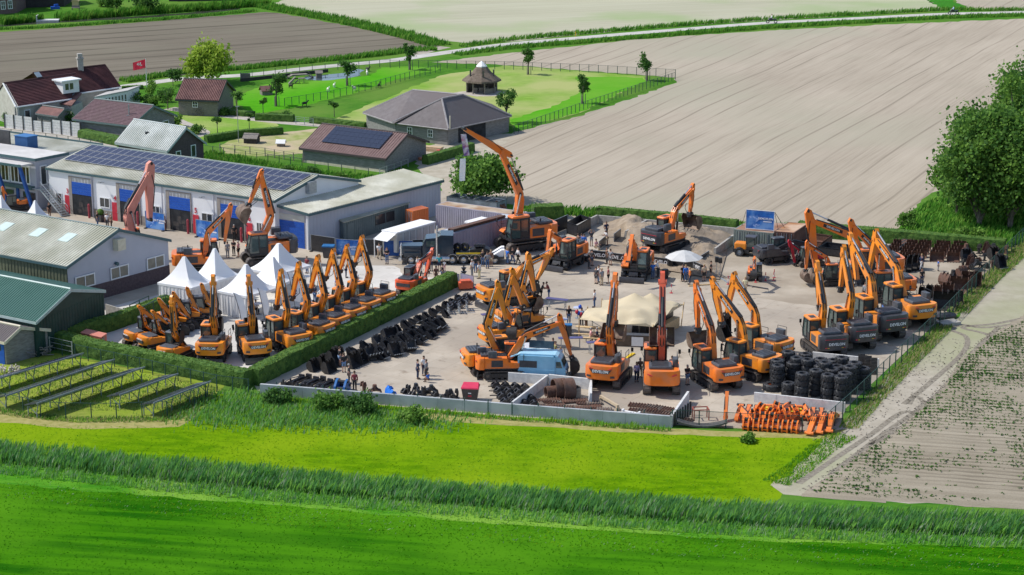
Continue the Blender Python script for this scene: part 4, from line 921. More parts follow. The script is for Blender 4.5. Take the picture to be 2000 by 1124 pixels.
def excavator(label,rear=None,yaw=90,sc=1.0,peak=None,tip=None,paint=None,cw='logo',wheeled=False,mini=False,blade=0,bl=1.0,sl=1.0,boompaint=None,center=None,z=0.0,bucket='b',ba=None,cat='excavator',group=None,roof=None,bw=.9,boomlogo=True,text_=True,rails=True,bt=.74,smax=10,kb=None,angles=None):
 paint=paint or orange;yw=R(yaw);fw=V((math.cos(yw),math.sin(yw),0));lf=V((-fw.y,fw.x,0))
 s=sc
 c=(P(*center,z) if center else P(rear[0],rear[1],z+1.1*s)+fw*(2.7*s*(.85 if mini else 1)));c=V((c.x,c.y,z))
 root=thing('excavator',label,cat,c,yw,group,sc=s)
 bp=boompaint or paint
 k='mini' if mini else 'std'
 if wheeled:
  put('chassis',exmesh('chassis#w',m_chassis(1),[black]),root)
  for x in (-1.3,1.3):
   for y in (-1.02,1.02):put('wheel',exmesh('wheel',m_wheel,[rubber,black]),root,(x,y,.52))
 else:
  put('undercarriage',exmesh('undercarriage#t',m_chassis(0),[black]),root)
  for y in (-1.12,1.12):put('track',exmesh('track',m_track(),[trackm,black]),root,(0,y,0))
 if blade:
  for d in ((1,-1) if blade==3 else (blade,)):
   b=put('dozer_blade',exmesh('dozer_blade',m_blade(),[dark if wheeled else black]),root,(d*2.6,0,.0));b.rotation_euler.z=0 if d>0 else math.pi
 put('platform',exmesh('platform#'+k,m_platform(k),[paint,black,dark],None),root)
 cwm={'dark':[dark,black,redm,yellow]}.get(cw,[paint,dark,redm,yellow])
 ck='mini' if mini else cw
 w=put('counterweight',exmesh('counterweight#'+ck,m_counterweight(ck),cwm,40),root)
 if text_ and cw in ('logo','dark') and sc>.6:
  t=put('lettering',text_mesh('DEVELON',.30 if cw=='logo' else .34,letter),w);M=Matrix(((0,0,-1),(-1,0,0),(0,1,0))).to_4x4();M.translation=V((-2.855,0,1.71)) if cw=='logo' else V((-2.86,-.1,1.60));t.matrix_local=M if not mini else M @ Matrix.Translation((0,0,-.45)) @ Matrix.Diagonal((.7,.7,1,1))
 put('engine_hood',exmesh('engine_hood#'+('mini' if mini else cw),m_hood('mini' if mini else cw),[deck,black],35),root)
 cab=put('cab',exmesh('cab',m_cab,[black],None),root)
 put('window',exmesh('window#cab',m_glass,[glass],None),cab)
 put('roof',exmesh('roof#cab',m_roof,[roof or (deck if mini else paint),black],35),cab)
 if rails and not mini:
  put('handrail',exmesh('handrail',m_rails,[black],None),root);put('handrail',exmesh('handrail#r',m_rails2,[black],None),root)
  put('mirror',exmesh('mirror',m_mirror,[black],None),root,(1.7,1.3,1.75));q=put('mirror',exmesh('mirror',m_mirror,[black],None),root,(1.5,-1.22,1.6));q.scale=(1,-1,1)
 # ---- arm kinematics in the vertical plane of the machine
 B0=V((.45,0,1.85)) if not mini else V((1.35,0,1.3))
 LB,LS=5.62*bl,2.85*sl
 def wp(x,zz):return c + fw*(x*s) + V((0,0,zz*s))
 def solve(px,py,ox,oz,ln,lo,hi):
  best=None
  for i in range(361):
   a=R(lo+(hi-lo)*i/360);q=proj(wp(ox+ln*math.cos(a),oz+ln*math.sin(a)));d=(q[0]-px)**2+(q[1]-py)**2
   if best is None or d<best[0]:best=(d,a)
  return best[1]
 if angles:aB,aS=R(angles[0]),R(angles[1])
 else:
  def fit(px,py,ox,oz,l0,lo,hi,ks):
   best=None
   for k_ in ks:
    a=solve(px,py,ox,oz,l0*k_,lo,hi);q=proj(wp(ox+l0*k_*math.cos(a),oz+l0*k_*math.sin(a)));d=math.hypot(q[0]-px,q[1]-py)+14*abs(k_-1)
    if best is None or d<best[0]:best=(d,a,k_)
   return best[1:]
  kb=kb or [.5+.05*i for i in range(13)] if mini or kb else [.9+.04*i for i in range(6)]
  aB,k_=fit(peak[0],peak[1],B0.x,B0.z,LB,-20,120,kb);LB *= k_;bl *= k_
  px_,pz_=B0.x+LB*math.cos(aB),B0.z+LB*math.sin(aB)
  aS,k_=fit(tip[0],tip[1],px_,pz_,LS,-190,smax,[.6+.05*i for i in range(11)] if mini else [.85+.05*i for i in range(7)]);LS *= k_;sl *= k_
 if 0:
  aB=solve(*peak,B0.x,B0.z,LB,-20,120)
  px_,pz_=B0.x+LB*math.cos(aB),B0.z+LB*math.sin(aB)
  aS=solve(*tip,px_,pz_,LS,-190,10)
 T=V((B0.x+LB*math.cos(aB),0,B0.z+LB*math.sin(aB)));S=T+V((LS*math.cos(aS),0,LS*math.sin(aS)))
 bo=put('boom',exmesh('boom',m_boom,[bp,black],None),root,B0);bo.rotation_euler=(0,-aB,0);bo.scale=(bl,bw,bl*bt)
 if boomlogo:
  for sg in (1,-1):
   pl=put('name_plate',exmesh('name_plate',lambda:MB().bx(-.85,.85,-.004,.004,-.16,.16),[black],None),bo,(3.9,-sg*.277,.58*1.0));pl.rotation_euler=(0,R(19),0 if sg>0 else math.pi)
   if sg<0:pl.rotation_euler=(0,R(-19),math.pi)
   t=put('lettering',text_mesh('DEVELON',.26,letter),bo)
   t.matrix_local=Matrix.Translation((3.9,-sg*.285,.58)) @ pl.rotation_euler.to_matrix().to_4x4() @ Euler((R(90),0,0)).to_matrix().to_4x4()
 stk=put('stick',exmesh('stick',m_stick,[bp,black],None),root,T);stk.rotation_euler=(0,-aS,0);stk.scale=(sl,bw,sl*bt)
 # stick frame: +z side is the outer side (away from the machine) when the stick hangs down
 if math.sin(aS)<0 or True:
  # mirror so that the back lug points up and out over the boom
  flip=1
 def rod(name,a,b,r,y):
  d=V(b)-V(a);o=put(name,exmesh('cylinder',m_rod,[black,chrome],None),root,(a[0],y,a[2]));o.rotation_euler=d.to_track_quat('Z','Y').to_euler();o.scale=(r,r,d.length)
 def onb(x,zz):zz *= bt;return B0+V((x*math.cos(aB)-zz*math.sin(aB),0,x*math.sin(aB)+zz*math.cos(aB)))*bl
 def ons(x,zz):zz *= bt;return T+V((x*math.cos(aS)-zz*math.sin(aS),0,x*math.sin(aS)+zz*math.cos(aS)))*sl
 foot=B0+V((.75,0,-.55))
 for y in (-.36*bw,.36*bw):rod('boom_cylinder',foot,onb(2.35,1.0),.11,y)
 rod('stick_cylinder',onb(2.5,1.55),ons(-.6,.25),.11,0)
 if bucket=='c':
  cp=put('quick_coupler',exmesh('quick_coupler',m_coupler,[black,chrome],None),root,ons(2.85,0));cp.rotation_euler=(0,-(aS+R(90)),0)
 elif bucket:
  pin=ons(2.85,0);b_ang=aS+R(ba if ba is not None else 70)
  cp=put('quick_coupler',exmesh('quick_coupler',m_coupler,[black,chrome],None),root,pin);cp.rotation_euler=(0,-(aS+R(90)),0)
  key={'b':('bucket#n',m_bucket(1.2)),'w':('bucket#w',m_bucket(1.9)),'s':('bucket#s',m_bucket(.9))}[bucket]
  bm=worn if bucket=='w' else mat('bucket_dark',(.035,.033,.033),(.06,.055,.052),4,.5,metal=.2)
  p2=pin+V((math.cos(aS),0,math.sin(aS)))*.30
  bk=put('bucket',exmesh(key[0],key[1],[bm,black],40),root,p2);bk.rotation_euler=(0,-(aS+R(90)-R(ba or 0)),0)
  rod('bucket_cylinder',ons(.35,.50),ons(2.2,.32),.085,0)
 return root
GR='amber excavators lined up along the hedge'
def exc(label,*a,**k):return excavator(label,*a,**k)
HF,HD,ML,RF='amber excavators behind the front hedge','row of amber excavators along the diagonal hedge','compact excavators beside the left hedge','excavators with charcoal counterweights along the right fence'
exc('amber wheeled excavator with upright boom and grey rear blade, left of its near twin',(408,693),86,.94,(416,554),(424,618),wheeled=True,blade=-1,group=HF)
exc('amber wheeled excavator with upright boom between its twin and the angled row',(505,690),108,.94,(487,553),(489,617),wheeled=True,blade=-1,group=HF)
exc('amber wheeled excavator nearest the hedge corner with a big tyre beside the hedge',(590,676),126,.96,(549,543),(540,597),wheeled=True,blade=0,group=HD,bucket='c')
for i,(rr,pk,tp) in enumerate([((643,656),(584,528),(571,579)),((673,640),(621,513),(607,564)),((704,624),(651,498),(636,541)),((733,609),(678,487),(664,528)),((762,595),(707,473),(693,513))]):
 exc('amber excavator with peaked boom, '+['second','third','fourth','fifth','sixth and farthest'][i]+' in the row backed against the hedge',rr,146,.95,pk,tp,wheeled=(i==0),group=HD,bucket='c')
exc('small red orange excavator with black rear band at the end of the hedge row',(788,565),66,.78,(822,500),(826,548),redor,cw='band',blade=1,bw=.9,roof=dark,boomlogo=False)
exc('compact amber excavator with sharply peaked arm, nearest the front hedge',(317,697),62,.80,(337,593),(349,648),mini=True,blade=1,group=ML)
exc('compact amber excavator with rounded rear, just right of the salmon generator box',(274,673),42,.80,(297,617),(328,634),mini=True,group=ML)
exc('compact amber excavator half hidden behind another, closest to the green shed',(247,664),42,.78,(276,606),(305,628),mini=True,group=ML)
for i,(rr,pk,tp) in enumerate([((278,640),(318,609),(352,634)),((304,628),(352,600),(378,632)),((331,618),(370,594),(394,626)),((359,610),(394,588),(420,618))]):
 exc('compact amber excavator with dark canopy and low arm, '+['first','second','third','fourth'][i]+' counting toward the tents',rr,12,.80,pk,tp,mini=True,group=ML)
exc('amber excavator with arm stretched level to the right beside the hedge end',(940,583),32,1.02,(1049,508),(1047,550),wheeled=True,blade=-1)
exc('amber crawler excavator left of the blue van with boom raised to a peak',(905,708),14,.92,(971,566),(989,628),bucket='c')
exc('amber excavator in the middle group with stick hanging beside the woman in grey',(943,662),28,.94,(1001,548),(1024,604),wheeled=True,bucket='c')
exc('amber excavator in the middle group with steel bucket beside the trestle tables',(975,632),28,.96,(1034,533),(1052,590),bucket='w',ba=20)
exc('compact excavator with dark glazed cab beside the beer benches',None,262,.72,(1003,612),(985,640),center=(1020,645),mini=True,boomlogo=False)
exc('orange crawler excavator with long arm bent over the blue van',(930,714),3,.90,(1080,640),(1127,727),orange2,bl=1.16,sl=1.08,blade=-1,cw='plain',text_=False)
exc('orange excavator in the front row, black name panel, boom before the beige tent',(1173,740),72,1.05,(1200,552),(1211,636),orange2,bucket='w',ba=35)
exc('orange excavator facing straight away in the front row with upright reddish boom',(1293,752),87,1.10,(1293,548),(1293,652),orange2,cw='plain',boompaint=mat('reddish_boom_paint',(.62,.10,.05),(.66,.13,.075),2,.4),bucket='w',text_=False,boomlogo=False)  # boom redder than the body paint
exc('orange excavator in the front row with wide worn bucket right of the tent',(1428,744),112,1.02,(1343,541),(1358,655),orange2,bucket='w',ba=20)
exc('amber excavator left of the tyre stacks with the lower arched boom',(1512,722),133,1.0,(1397,559),(1410,637),orange,bl=1.08,bucket='s')
exc('amber excavator behind the tyre stacks with the higher arched boom',(1536,690),133,1.0,(1434,548),(1420,612),orange,bl=1.08,bucket='s')
exc('orange excavator with charcoal counterweight, the one nearest the tyre stacks',(1631,683),103,1.0,(1598,528),(1600,600),orange,cw='dark',group=RF,bucket='c',boomlogo=False)
exc('orange excavator with charcoal counterweight, second from the tyre stacks',(1690,666),108,1.04,(1649,494),(1642,562),orange,cw='dark',group=RF,bucket='c',boomlogo=False)
exc('orange excavator with charcoal counterweight, third and largest in the fence row',(1749,645),112,1.12,(1664,472),(1675,553),orange,cw='dark',group=RF,bucket='c',bl=1.02)
exc('amber excavator with tall grey hood and black name panel beside the right fence',(1806,620),112,1.12,(1712,466),(1698,527),orange,bl=1.02,bucket='c')
exc('orange excavator facing left behind the fence row with wide square arm',None,192,1.15,(1587,432),(1597,548),orange2,center=(1700,548),bl=1.05,sl=1.35,bucket='w')
exc('orange excavator facing left, half hidden by booms at the far right',(1782,560),192,.98,(1667,444),(1678,520),orange2,bl=1.15,sl=1.2,bucket='c')
exc('small orange excavator facing left with curved arm beside the rust brown container',(1668,538),190,.74,(1580,483),(1574,535),orange2,bucket='w')
exc('orange excavator with charcoal counterweight digging in the sand pit',(1268,476),47,1.06,(1329,387),(1347,412),orange2,cw='dark',z=.35,bucket='w',ba=-40)
exc('large orange long reach excavator holding two banners high in the air',None,207,1.28,(980,300),(907,252),orange2,center=(1022,486),cw='plain',bl=1.29,sl=1.7,bucket=None,text_=False,bt=.6,bw=.9,smax=75,kb=[.75+.03*i for i in range(12)])
exc('wheeled orange excavator with folded arm and blade, right of the lorry',None,238,1.02,(1075,459),(1068,500),orange2,center=(1104,520),wheeled=True,blade=3,bl=.60,sl=.72,bucket=None,boomlogo=False,text_=False)
exc('wheeled orange excavator with folded arm before the black barrier boards',None,256,1.02,(1233,470),(1226,512),orange2,center=(1243,541),wheeled=True,blade=3,bl=.60,sl=.72,bucket=None,boomlogo=False,text_=False)
exc('large orange excavator at the workshop with raised bucket before the fourth door',(576,486),200,1.15,(510,341),(487,398),orange2,cw='dark',bucket='w',ba=-15)
exc('orange excavator with open engine hood between the barn and the workshop',(338,513),8,1.02,(428,447),(437,492),orange2,cw='plain',text_=False,bucket=None)
exc('excavator behind the barn with tall faded red arm',None,40,1.0,(289,338),(292,428),orange2,center=(252,509),boompaint=pink,cw='plain',bucket=None,bl=1.25,sl=1.5,text_=False,boomlogo=False,bw=1.3,bt=.85,kb=[.7+.04*i for i in range(16)])
exc('small orange excavator under the office among the small tents',None,205,.62,(12,385),(8,400),orange2,center=(32,410),mini=True,boomlogo=False,text_=False)
exc('dark mini excavator standing alone on the packed earth with its arm upright',None,262,.56,(1467,507),(1466,528),orange2,center=(1473,545),mini=True,boomlogo=False,text_=False,roof=dark)
exc('dark grey compact excavator with folded black arm beside the wheel loader',None,20,.78,(1535,478),(1537,515),dark,center=(1512,512),wheeled=True,boompaint=black,boomlogo=False,text_=False,roof=deck)
exc('small red excavator with folded arm before the rust brown container',None,195,.68,(1549,482),(1553,515),mat('crane_red',(.38,.015,.03),(.45,.025,.045),2,.4),center=(1580,518),mini=True,boomlogo=False,text_=False)

# ================================================================= hedges, fences, walls
hedge_m=mat('hedge_leaves',(.030,.080,.016),(.095,.175,.035),2.2,.85,bump=.5,bscale=9,world=True,spec=.15,detail=8)
hedge_t=mat('hedge_sunlit_leaves',(.10,.18,.028),(.19,.29,.06),3,.8,world=True,spec=.15,trans=.25)  # lighter leaf colour, densest on top, paints the sunlit hedge top
leafm=mat('leaf_green',(.030,.085,.014),(.070,.155,.030),.9,.7,world=True,spec=.2,trans=.35)
def leaves(pos,size,rng=nr,flat=0.0,asp=1.0,tri=False):
 """small leaf faces at the given points, random turned; returns verts, faces arrays"""
 n=len(pos);d=rng.normal(size=(n,3));d[:,2]=d[:,2]*(1-flat)+flat*2;d /= np.linalg.norm(d,axis=1)[:,None]
 a=np.cross(d,rng.normal(size=(n,3)));a /= np.linalg.norm(a,axis=1)[:,None];b=np.cross(d,a)
 s=(np.asarray(size)*(rng.random(n)*.7+.65))[:,None]
 if tri:q=np.stack([pos-a*s*.5,pos+a*s*.5,pos+b*s*asp],1)
 else:q=np.stack([pos-a*s*.5,pos-b*s*.5*asp,pos+a*s*.5,pos+b*s*.5*asp],1)
 return q
def mesh_np(name,quads,mats,midx=None):
 n,k,_=quads.shape;me=bpy.data.meshes.new(name)
 me.vertices.add(n*k);me.vertices.foreach_set('co',quads.reshape(-1).astype(np.float32))
 me.loops.add(n*k);me.loops.foreach_set('vertex_index',np.arange(n*k,dtype=np.int32))
 me.polygons.add(n);me.polygons.foreach_set('loop_start',np.arange(0,n*k,k,dtype=np.int32))
 try:me.polygons.foreach_set('loop_total',np.full(n,k,dtype=np.int32))
 except Exception:pass
 for m in (mats if isinstance(mats,(list,tuple)) else [mats]):me.materials.append(m)
 if midx is not None:me.polygons.foreach_set('material_index',midx.astype(np.int32))
 me.update(calc_edges=True);me.validate()
 return me
def hedge(label,pts,w,h,dens=26,px=True,group=None,cat='hedge'):
 c=[P(*p) if px else V((*p,0)) for p in pts];o=c[0].copy();root=thing('hedge',label,cat,o,group=group,world=True)
 mb=MB();rings=[];tot=sum((c[i+1]-c[i]).length for i in range(len(c)-1));n=max(2,int(tot/.6));path=[]
 for i in range(len(c)-1):
  m=max(1,int((c[i+1]-c[i]).length/.6))
  path += [c[i].lerp(c[i+1],k/m) for k in range(m)]
 path.append(c[-1]);lv=[]
 prof=[(-.5,0),(-.53,.3),(-.52,.65),(-.48,.96),(-.3,1.0),(0,1.01),(.3,1.0),(.48,.96),(.52,.65),(.53,.3),(.5,0)]
 for i,p in enumerate(path):
  d=(path[min(i+1,len(path)-1)]-path[max(i-1,0)]).normalized();nn=V((-d.y,d.x,0));row=[]
  for a,z in prof:
   j=rnd.uniform(-.05,.05);row.append(p+nn*(a*w+j)+V((rnd.uniform(-.04,.04),0,z*h*(1+rnd.uniform(-.025,.025)))))
  rings.append(row)
 k=len(prof);vs=sum(rings,[]);fs=[]
 for i in range(len(rings)-1):
  for j in range(k-1):fs.append((i*k+j,i*k+j+1,(i+1)*k+j+1,(i+1)*k+j))
 fs += [tuple(range(k)),tuple(range((len(rings)-1)*k+k-1,(len(rings)-1)*k-1,-1))]
 mb.faces(vs,fs);mb.build('hedge_body',hedge_m,root);unkey_(root)
 pos=[]
 for i in range(len(rings)-1):
  seg=(path[i+1]-path[i]).length
  for _ in range(int(dens*seg*(w+2*h)/2)):
   j=rnd.randrange(1,k-2) if rnd.random()<.55 else rnd.randrange(3,7);s,t=rnd.random(),rnd.random()
   pos.append(rings[i][j].lerp(rings[i+1][j],s).lerp(rings[i][j+1].lerp(rings[i+1][j+1],s),t)-o)
 if pos:
  q=leaves(np.array([tuple(p) for p in pos]),.16,flat=.2);put('foliage',mesh_np('foliage',q,hedge_t),root)
 return root
def unkey_(o):
 if '_o' in o:del o['_o']
hedge('clipped hedge running diagonally behind the row of amber excavators',[(494,753),(883,560)],1.25,1.5)
hedge('clipped hedge along the front left edge of the yard above the panel racks',[(112,678),(200,700),(486,757)],1.3,1.5)
hedge('clipped hedge in shade beside the compact excavators and green shed',[(128,668),(215,645),(330,604)],1.1,1.4)
hedge('clipped hedge between the sand pit and the harrowed field',[(1168,425),(1300,437),(1440,452)],1.0,1.3,dens=14)
hedge('tall clipped hedge behind the lavender container end and black barrier',[(1040,428),(1098,425)],1.6,1.6,dens=14)
hedge('long hedge behind the rusty buckets at the far right of the yard',[(1560,458),(1640,466),(1760,476),(1963,494)],1.3,1.5,dens=14)
for lab,pts,w,h in [('dark hedge in front of the low purple barn',[(162,268),(240,285)],1.6,1.1),('hedge with a gate at its end beside the paddock',[(500,235),(574,238)],.9,1.0),('low hedge left of the hip roofed hall',[(608,240),(715,252)],.9,.9),('dark hedge bounding the goat pen',[(402,279),(470,268),(552,262)],.9,1.0),('hedge between the timber shed and the hall yard',[(830,322),(922,296)],1.0,1.2),('low hedge right of the tiled barn',[(425,222),(495,228)],1.2,.7),('hedge beside the road left of the flagpole',[(238,176),(280,174)],.8,.6)]:
 hedge(lab,pts,w,h,dens=8,group='hedges around the farm')
def fence(label,pts,h,step=2.0,post=(.05,greenp),veil=True,rail=True,px=True,group=None,z0=0.0,veilm=None,rails=1):
 c=[P(*p) if px else V((*p,0)) for p in pts];o=c[0].copy();root=thing('fence',label,'fence',o,group=group)
 pm=MB().cyl((0,0,0),(0,0,h+.03),post[0],post[0],5).mesh('post',post[1])
 m=MB();m2=MB()
 for a,b in zip(c,c[1:]):
  L=(b-a).length;n=max(1,round(L/step))
  for i in range(n+(1 if b is c[-1] else 0)):put('post',pm,root,a.lerp(b,i/n)-o)
  A,B=a-o,b-o
  for r in range(rails):zz=V((0,0,h*(1-r/(rails+.0)*.9)));m.tube([A+zz,B+zz],.025,4)
  m2.poly([A+V((0,0,.05)),B+V((0,0,.05)),B+V((0,0,h-.03)),A+V((0,0,h-.03))])
 if rail:m.build('rail',post[1],root)
 if veil:m2.build('wire_mesh',veilm or meshm,root)
 return root
thin=mat('thin_wire_mesh',(.035,.05,.045),(.05,.07,.06),3,.7,alpha=.12)
fence('chain link fence along the right side of the yard, near section',[(1615,846),(1660,806),(1826,646)],1.7,1.9)
fence('chain link fence along the right side of the yard, far section',[(1835,640),(1862,612),(1922,550),(1975,497),(2003,470)],1.7,1.9)
fence('low chain link fence in front of the orange boom parts',[(1313,832),(1470,840),(1615,846)],1.35,2.1)
fence('dark green fence standing close in front of the concrete wall',[(541,772),(770,792),(1000,812),(1310,832)],1.15,2.1,veil=False,rail=False)
fence('dark fence round the solar rack enclosure',[(-40,792),(13,800),(46,807),(80,816),(129,818),(179,819),(228,819),(278,817),(327,815),(380,792),(424,766)],1.35,2.3,veilm=thin)
fence('green fence close along the front face of the hedge',[(97,690),(250,722),(424,762),(486,770)],1.3,1.5,veilm=thin)
GF='wire fences around the farm paddocks'
fence('wire fence along the far edge of the paddock toward the harrowed field',[(762,133),(855,134),(985,136),(1150,142),(1319,152)],1.3,1.6,veilm=thin,group=GF)
fence('wire fence along the right edge of the paddock',[(1319,156),(1140,215),(1004,262)],1.2,1.3,veilm=thin,group=GF)
fence('wire fence between the duck meadow and the paddock',[(556,208),(640,194),(725,176),(800,155),(860,140)],1.2,1.5,veilm=thin,group=GF)
fence('wire fence beside the road behind the pond',[(470,156),(560,145),(660,137),(762,130)],1.2,2.0,veilm=thin,group=GF)
fence('wire fence behind the workshop along the grass strip',[(395,298),(480,310),(590,325),(720,345)],1.0,2.0,veilm=thin,group=GF)
fence('low wire fence beside the gravel path at the left',[(0,262),(90,272),(200,287)],.8,2.0,veilm=thin,group=GF)
fence('steel gate with bars beside the farm path',[(578,243),(612,247)],1.1,1.8,post=(.05,galv),rails=4,veil=False)
fence('dark timber pen fence left of the timber shed',[(518,306),(592,318)],1.1,1.6,post=(.07,woodd),rails=4,veil=False)
fence('timber rail fence in front of the goat pen',[(430,296),(518,304)],1.0,2.0,post=(.07,woodd),rails=2,veil=False)
fence('tube rail beside the timber shed corner',[(742,345),(797,326)],1.0,1.6,post=(.05,galv),rails=2,veil=False)
fence('steel gate at the left end of the hedge fence',[(98,690),(142,700)],1.5,2.2,post=(.06,galv),rails=3,veil=False)
# pale concrete panel fence by the farmhouse
A,B=P(10,250),P(158,268);root=thing('concrete_fence','pale concrete panel fence with dark posts in front of the farmhouse','fence',A)
d=B-A;n=8;u=d.normalized();nn=V((-u.y,u.x,0))
for i in range(n+1):q=d*(i/n);MB().rbox(q+V((0,0,1.0)),(.16,.16,2.05),ang(A,B)).build('post',dark,root)
for i in range(n):
 a,b=d*(i/n)+u*.1,d*((i+1)/n)-u*.1;m=MB();hh=1.55 if i in (3,4) else 1.95
 for k in range(5):z0,z1=hh*k/5,hh*(k+1)/5-.03;m.hexa([a,b,b+nn*.06,a+nn*.06]+[x+V((0,0,z1)) for x in (a,b,b+nn*.06,a+nn*.06)] if k==0 else [x+V((0,0,z0)) for x in (a,b,b+nn*.06,a+nn*.06)]+[x+V((0,0,z1)) for x in (a,b,b+nn*.06,a+nn*.06)])
 m.build('panel',conc,root)
def lwall(label,pts,h,th=.35,m=None,cap=None,step=2.0,foot=0,group=None,zs=None):
 """retaining wall of separate L-blocks: each stretch a block with joints"""
 c=[P(*p) for p in pts];o=c[0].copy();root=thing('concrete_wall',label,'wall',o,group=group)
 for a,b in zip(c,c[1:]):
  L=(b-a).length;n=max(1,round(L/step));u=(b-a).normalized();v=V((-u.y,u.x,0))
  for i in range(n):
   p,q=a+u*(L*i/n+.008)-o,a+u*(L*(i+1)/n-.008)-o;mb=MB()
   mb.hexa([p,q,q+v*th,p+v*th]+[k+V((0,0,h)) for k in (p,q,q+v*th*.55,p+v*th*.55)])
   mb.build('block',m or conc,root)
 return root
bw=mat('shaded_concrete',(.36,.38,.40),(.46,.48,.50),1.2,.9,bump=.1,world=True,c3=(.30,.33,.34),s3=.6)  # blue grey tone paints the front wall's shade into the concrete
lwall('long pale concrete block wall along the front edge of the yard',[(508,772),(760,792),(1000,812),(1312,836)],.95,.45,bw,step=2.0)
GW='concrete block walls of the storage bays'
lwall('concrete wall behind the black coupler pile and blue van',[(992,747),(1070,752)],.85,.3,conc,group=GW)
lwall('concrete wall running diagonally beside the rusty track pads',[(1002,805),(1070,752)],.85,.3,conc,group=GW)
lwall('concrete wall behind the rusty drums right of the blue van',[(1071,753),(1155,762)],.95,.35,conc,group=GW)
lwall('short concrete wall end right of the rusty drums',[(1156,790),(1156,763)],.95,.3,conc,group=GW)
lwall('concrete wall at the gap beside the black steel posts',[(1312,836),(1346,786)],.95,.35,conc,group=GW)
lwall('concrete wall behind the orange boom parts in front of the tyres',[(1472,786),(1650,806)],.85,.3,conc,group=GW)
lwall('concrete wall behind the tyre stacks with leaning tracks',[(1586,706),(1716,720)],.85,.3,conc,group=GW)
GS='concrete walls round the sand bays'
lwall('stepped concrete wall at the left end of the sand pit',[(1126,458),(1168,437)],1.0,.4,conc2,group=GS)
lwall('long concrete wall at the rear of the sand pit',[(1168,437),(1300,449),(1440,463)],.95,.4,conc2,group=GS)
lwall('sloping concrete wall left of the digging excavator',[(1224,468),(1264,446)],.95,.4,conc2,group=GS)
lwall('concrete wall left of the grey green container',[(1398,505),(1434,478)],1.1,.4,conc2,group=GS)
# ================================================================= containers, skips, trailers
def container(name,label,A,B,D,h,wm,rm,door='l',cat='container',ribs=.28,open_=False,top=None):
 """A,B,D: top corners front-left, front-right, rear-right in the photo"""
 fr,L,W=fr3(A,B,D,h);p=fr.p;root=thing(name,label,cat,p(0,0),world=True)
 m=MB();e=.05
 if open_:
  for q in (fr.hx(0,L,0,.06,0,h),fr.hx(0,L,W-.06,W,0,h),fr.hx(0,.06,.06,W-.06,0,h),fr.hx(L-.06,L,.06,W-.06,0,h),fr.hx(.06,L-.06,.06,W-.06,.02,.25)):m.hexa(q)
 else:m.hexa(fr.hx(e,L-e,e,W-e,.1,h-.05))
 m.ribs(p(.12,e-.004,.15),p(L-.12,e-.004,.15),p(L-.12,e-.004,h-.12),p(.12,e-.004,h-.12),max(3,int(L/ribs)),.05)
 m.ribs(p(L-e+.004,.12,.15),p(L-e+.004,W-.12,.15),p(L-e+.004,W-.12,h-.12),p(L-e+.004,.12,h-.12),max(3,int(W/ribs)),.05)
 m.build('shell',wm,root)
 m=MB()
 for a in (0,L-.12):
  for b in (0,W-.12):m.hexa(fr.hx(a,a+.12,b,b+.12,0,h))
 for b in (0,W-.1):m.hexa(fr.hx(.12,L-.12,b,b+.1,0,.14));m.hexa(fr.hx(.12,L-.12,b,b+.1,h-.11,h))
 for a in (0,L-.1):m.hexa(fr.hx(a,a+.1,.12,W-.12,0,.14));m.hexa(fr.hx(a,a+.1,.12,W-.12,h-.11,h))
 m.build('corner_frame',wm,root)
 if not open_:MB().hexa(fr.hx(.1,L-.1,.1,W-.1,h-.045,h-.012)).build('roof',rm or wm,root)
 if door:
  m=MB();dx=fr.hx
  if door=='f':
   for k in range(4):a=L*(.14+.24*k);m.hexa(fr.hx(a,a+.05,-.05,.0,.15,h-.15))
   m.hexa(fr.hx(L/2-.02,L/2+.02,-.03,.0,.15,h-.15))
  else:
   for k in range(4):b=W*(.14+.24*k);m.hexa(fr.hx(L,L+.05,b,b+.05,.15,h-.15))
  m.build('locking_bars',galv,root)
 unkey_(root)
 return root,fr,L,W
lav=mat('lavender_paint',(.36,.345,.42),(.42,.40,.48),.6,.6,c3=(.33,.32,.37),s3=.5)
rusttop=mat('rust_stained_roof',(.42,.36,.28),(.50,.44,.35),.8,.85,c3=(.30,.17,.09),s3=.35)
container('container','long lavender grey ribbed container with rust stained beige roof',(851,400),(1008,421),(1030,414),2.6,lav,rusttop,None)
c2,f2,L2,W2=container('container','lavender grey container behind the lorry with a steel beam on top',(854,452),(883,457),(1012,422),2.6,mat('lavender_paint_smooth',(.29,.26,.33),(.33,.30,.37),.5,.6),mat('grey_blue_roof',(.42,.46,.50),(.50,.54,.58),.7,.7),'f',ribs=.5)
o=solo('steel_beam',MB().tube([(0,0,.18),(0,8.6,.18)],.18,8).bx(-.45,-.3,0,8.4,0,.3).bx(-.42,.3,0,8.4,.34,.37),rust,'long rusty steel beam lying on the lavender container roof','steel beam',f2.p(L2*.75,.4,2.6));o.rotation_euler.z=ang(V((0,0,0)),f2.v)-R(90)
solo('white_sheet',MB().bx(-.75,.75,-1.4,1.4,0,.12).bx(-.7,.7,-1.35,1.35,.12,.2),white,'white slab lying on the lavender container roof behind the beam','panel',f2.p(.4,6.0,2.6),ang(V((0,0,0)),f2.v)-R(90))
container('container','small orange container with white sticker beside the grey green shed',(792,409),(806,413),(837,406),2.2,mat('container_orange',(.60,.16,.045),(.66,.19,.06),1,.55),mat('container_orange_top',(.36,.10,.05),(.44,.13,.07),1,.7),'f')
rg,fr_,L_,W_=container('roll_off_container','long grey blue open roll-off container in front of the round tree',(872,384),(971,396),(990,389),1.45,mat('grey_blue_paint',(.18,.235,.28),(.25,.30,.34),.8,.6,c3=(.14,.17,.19),s3=.6),None,None,cat='skip',ribs=.9,open_=True)
m=MB()
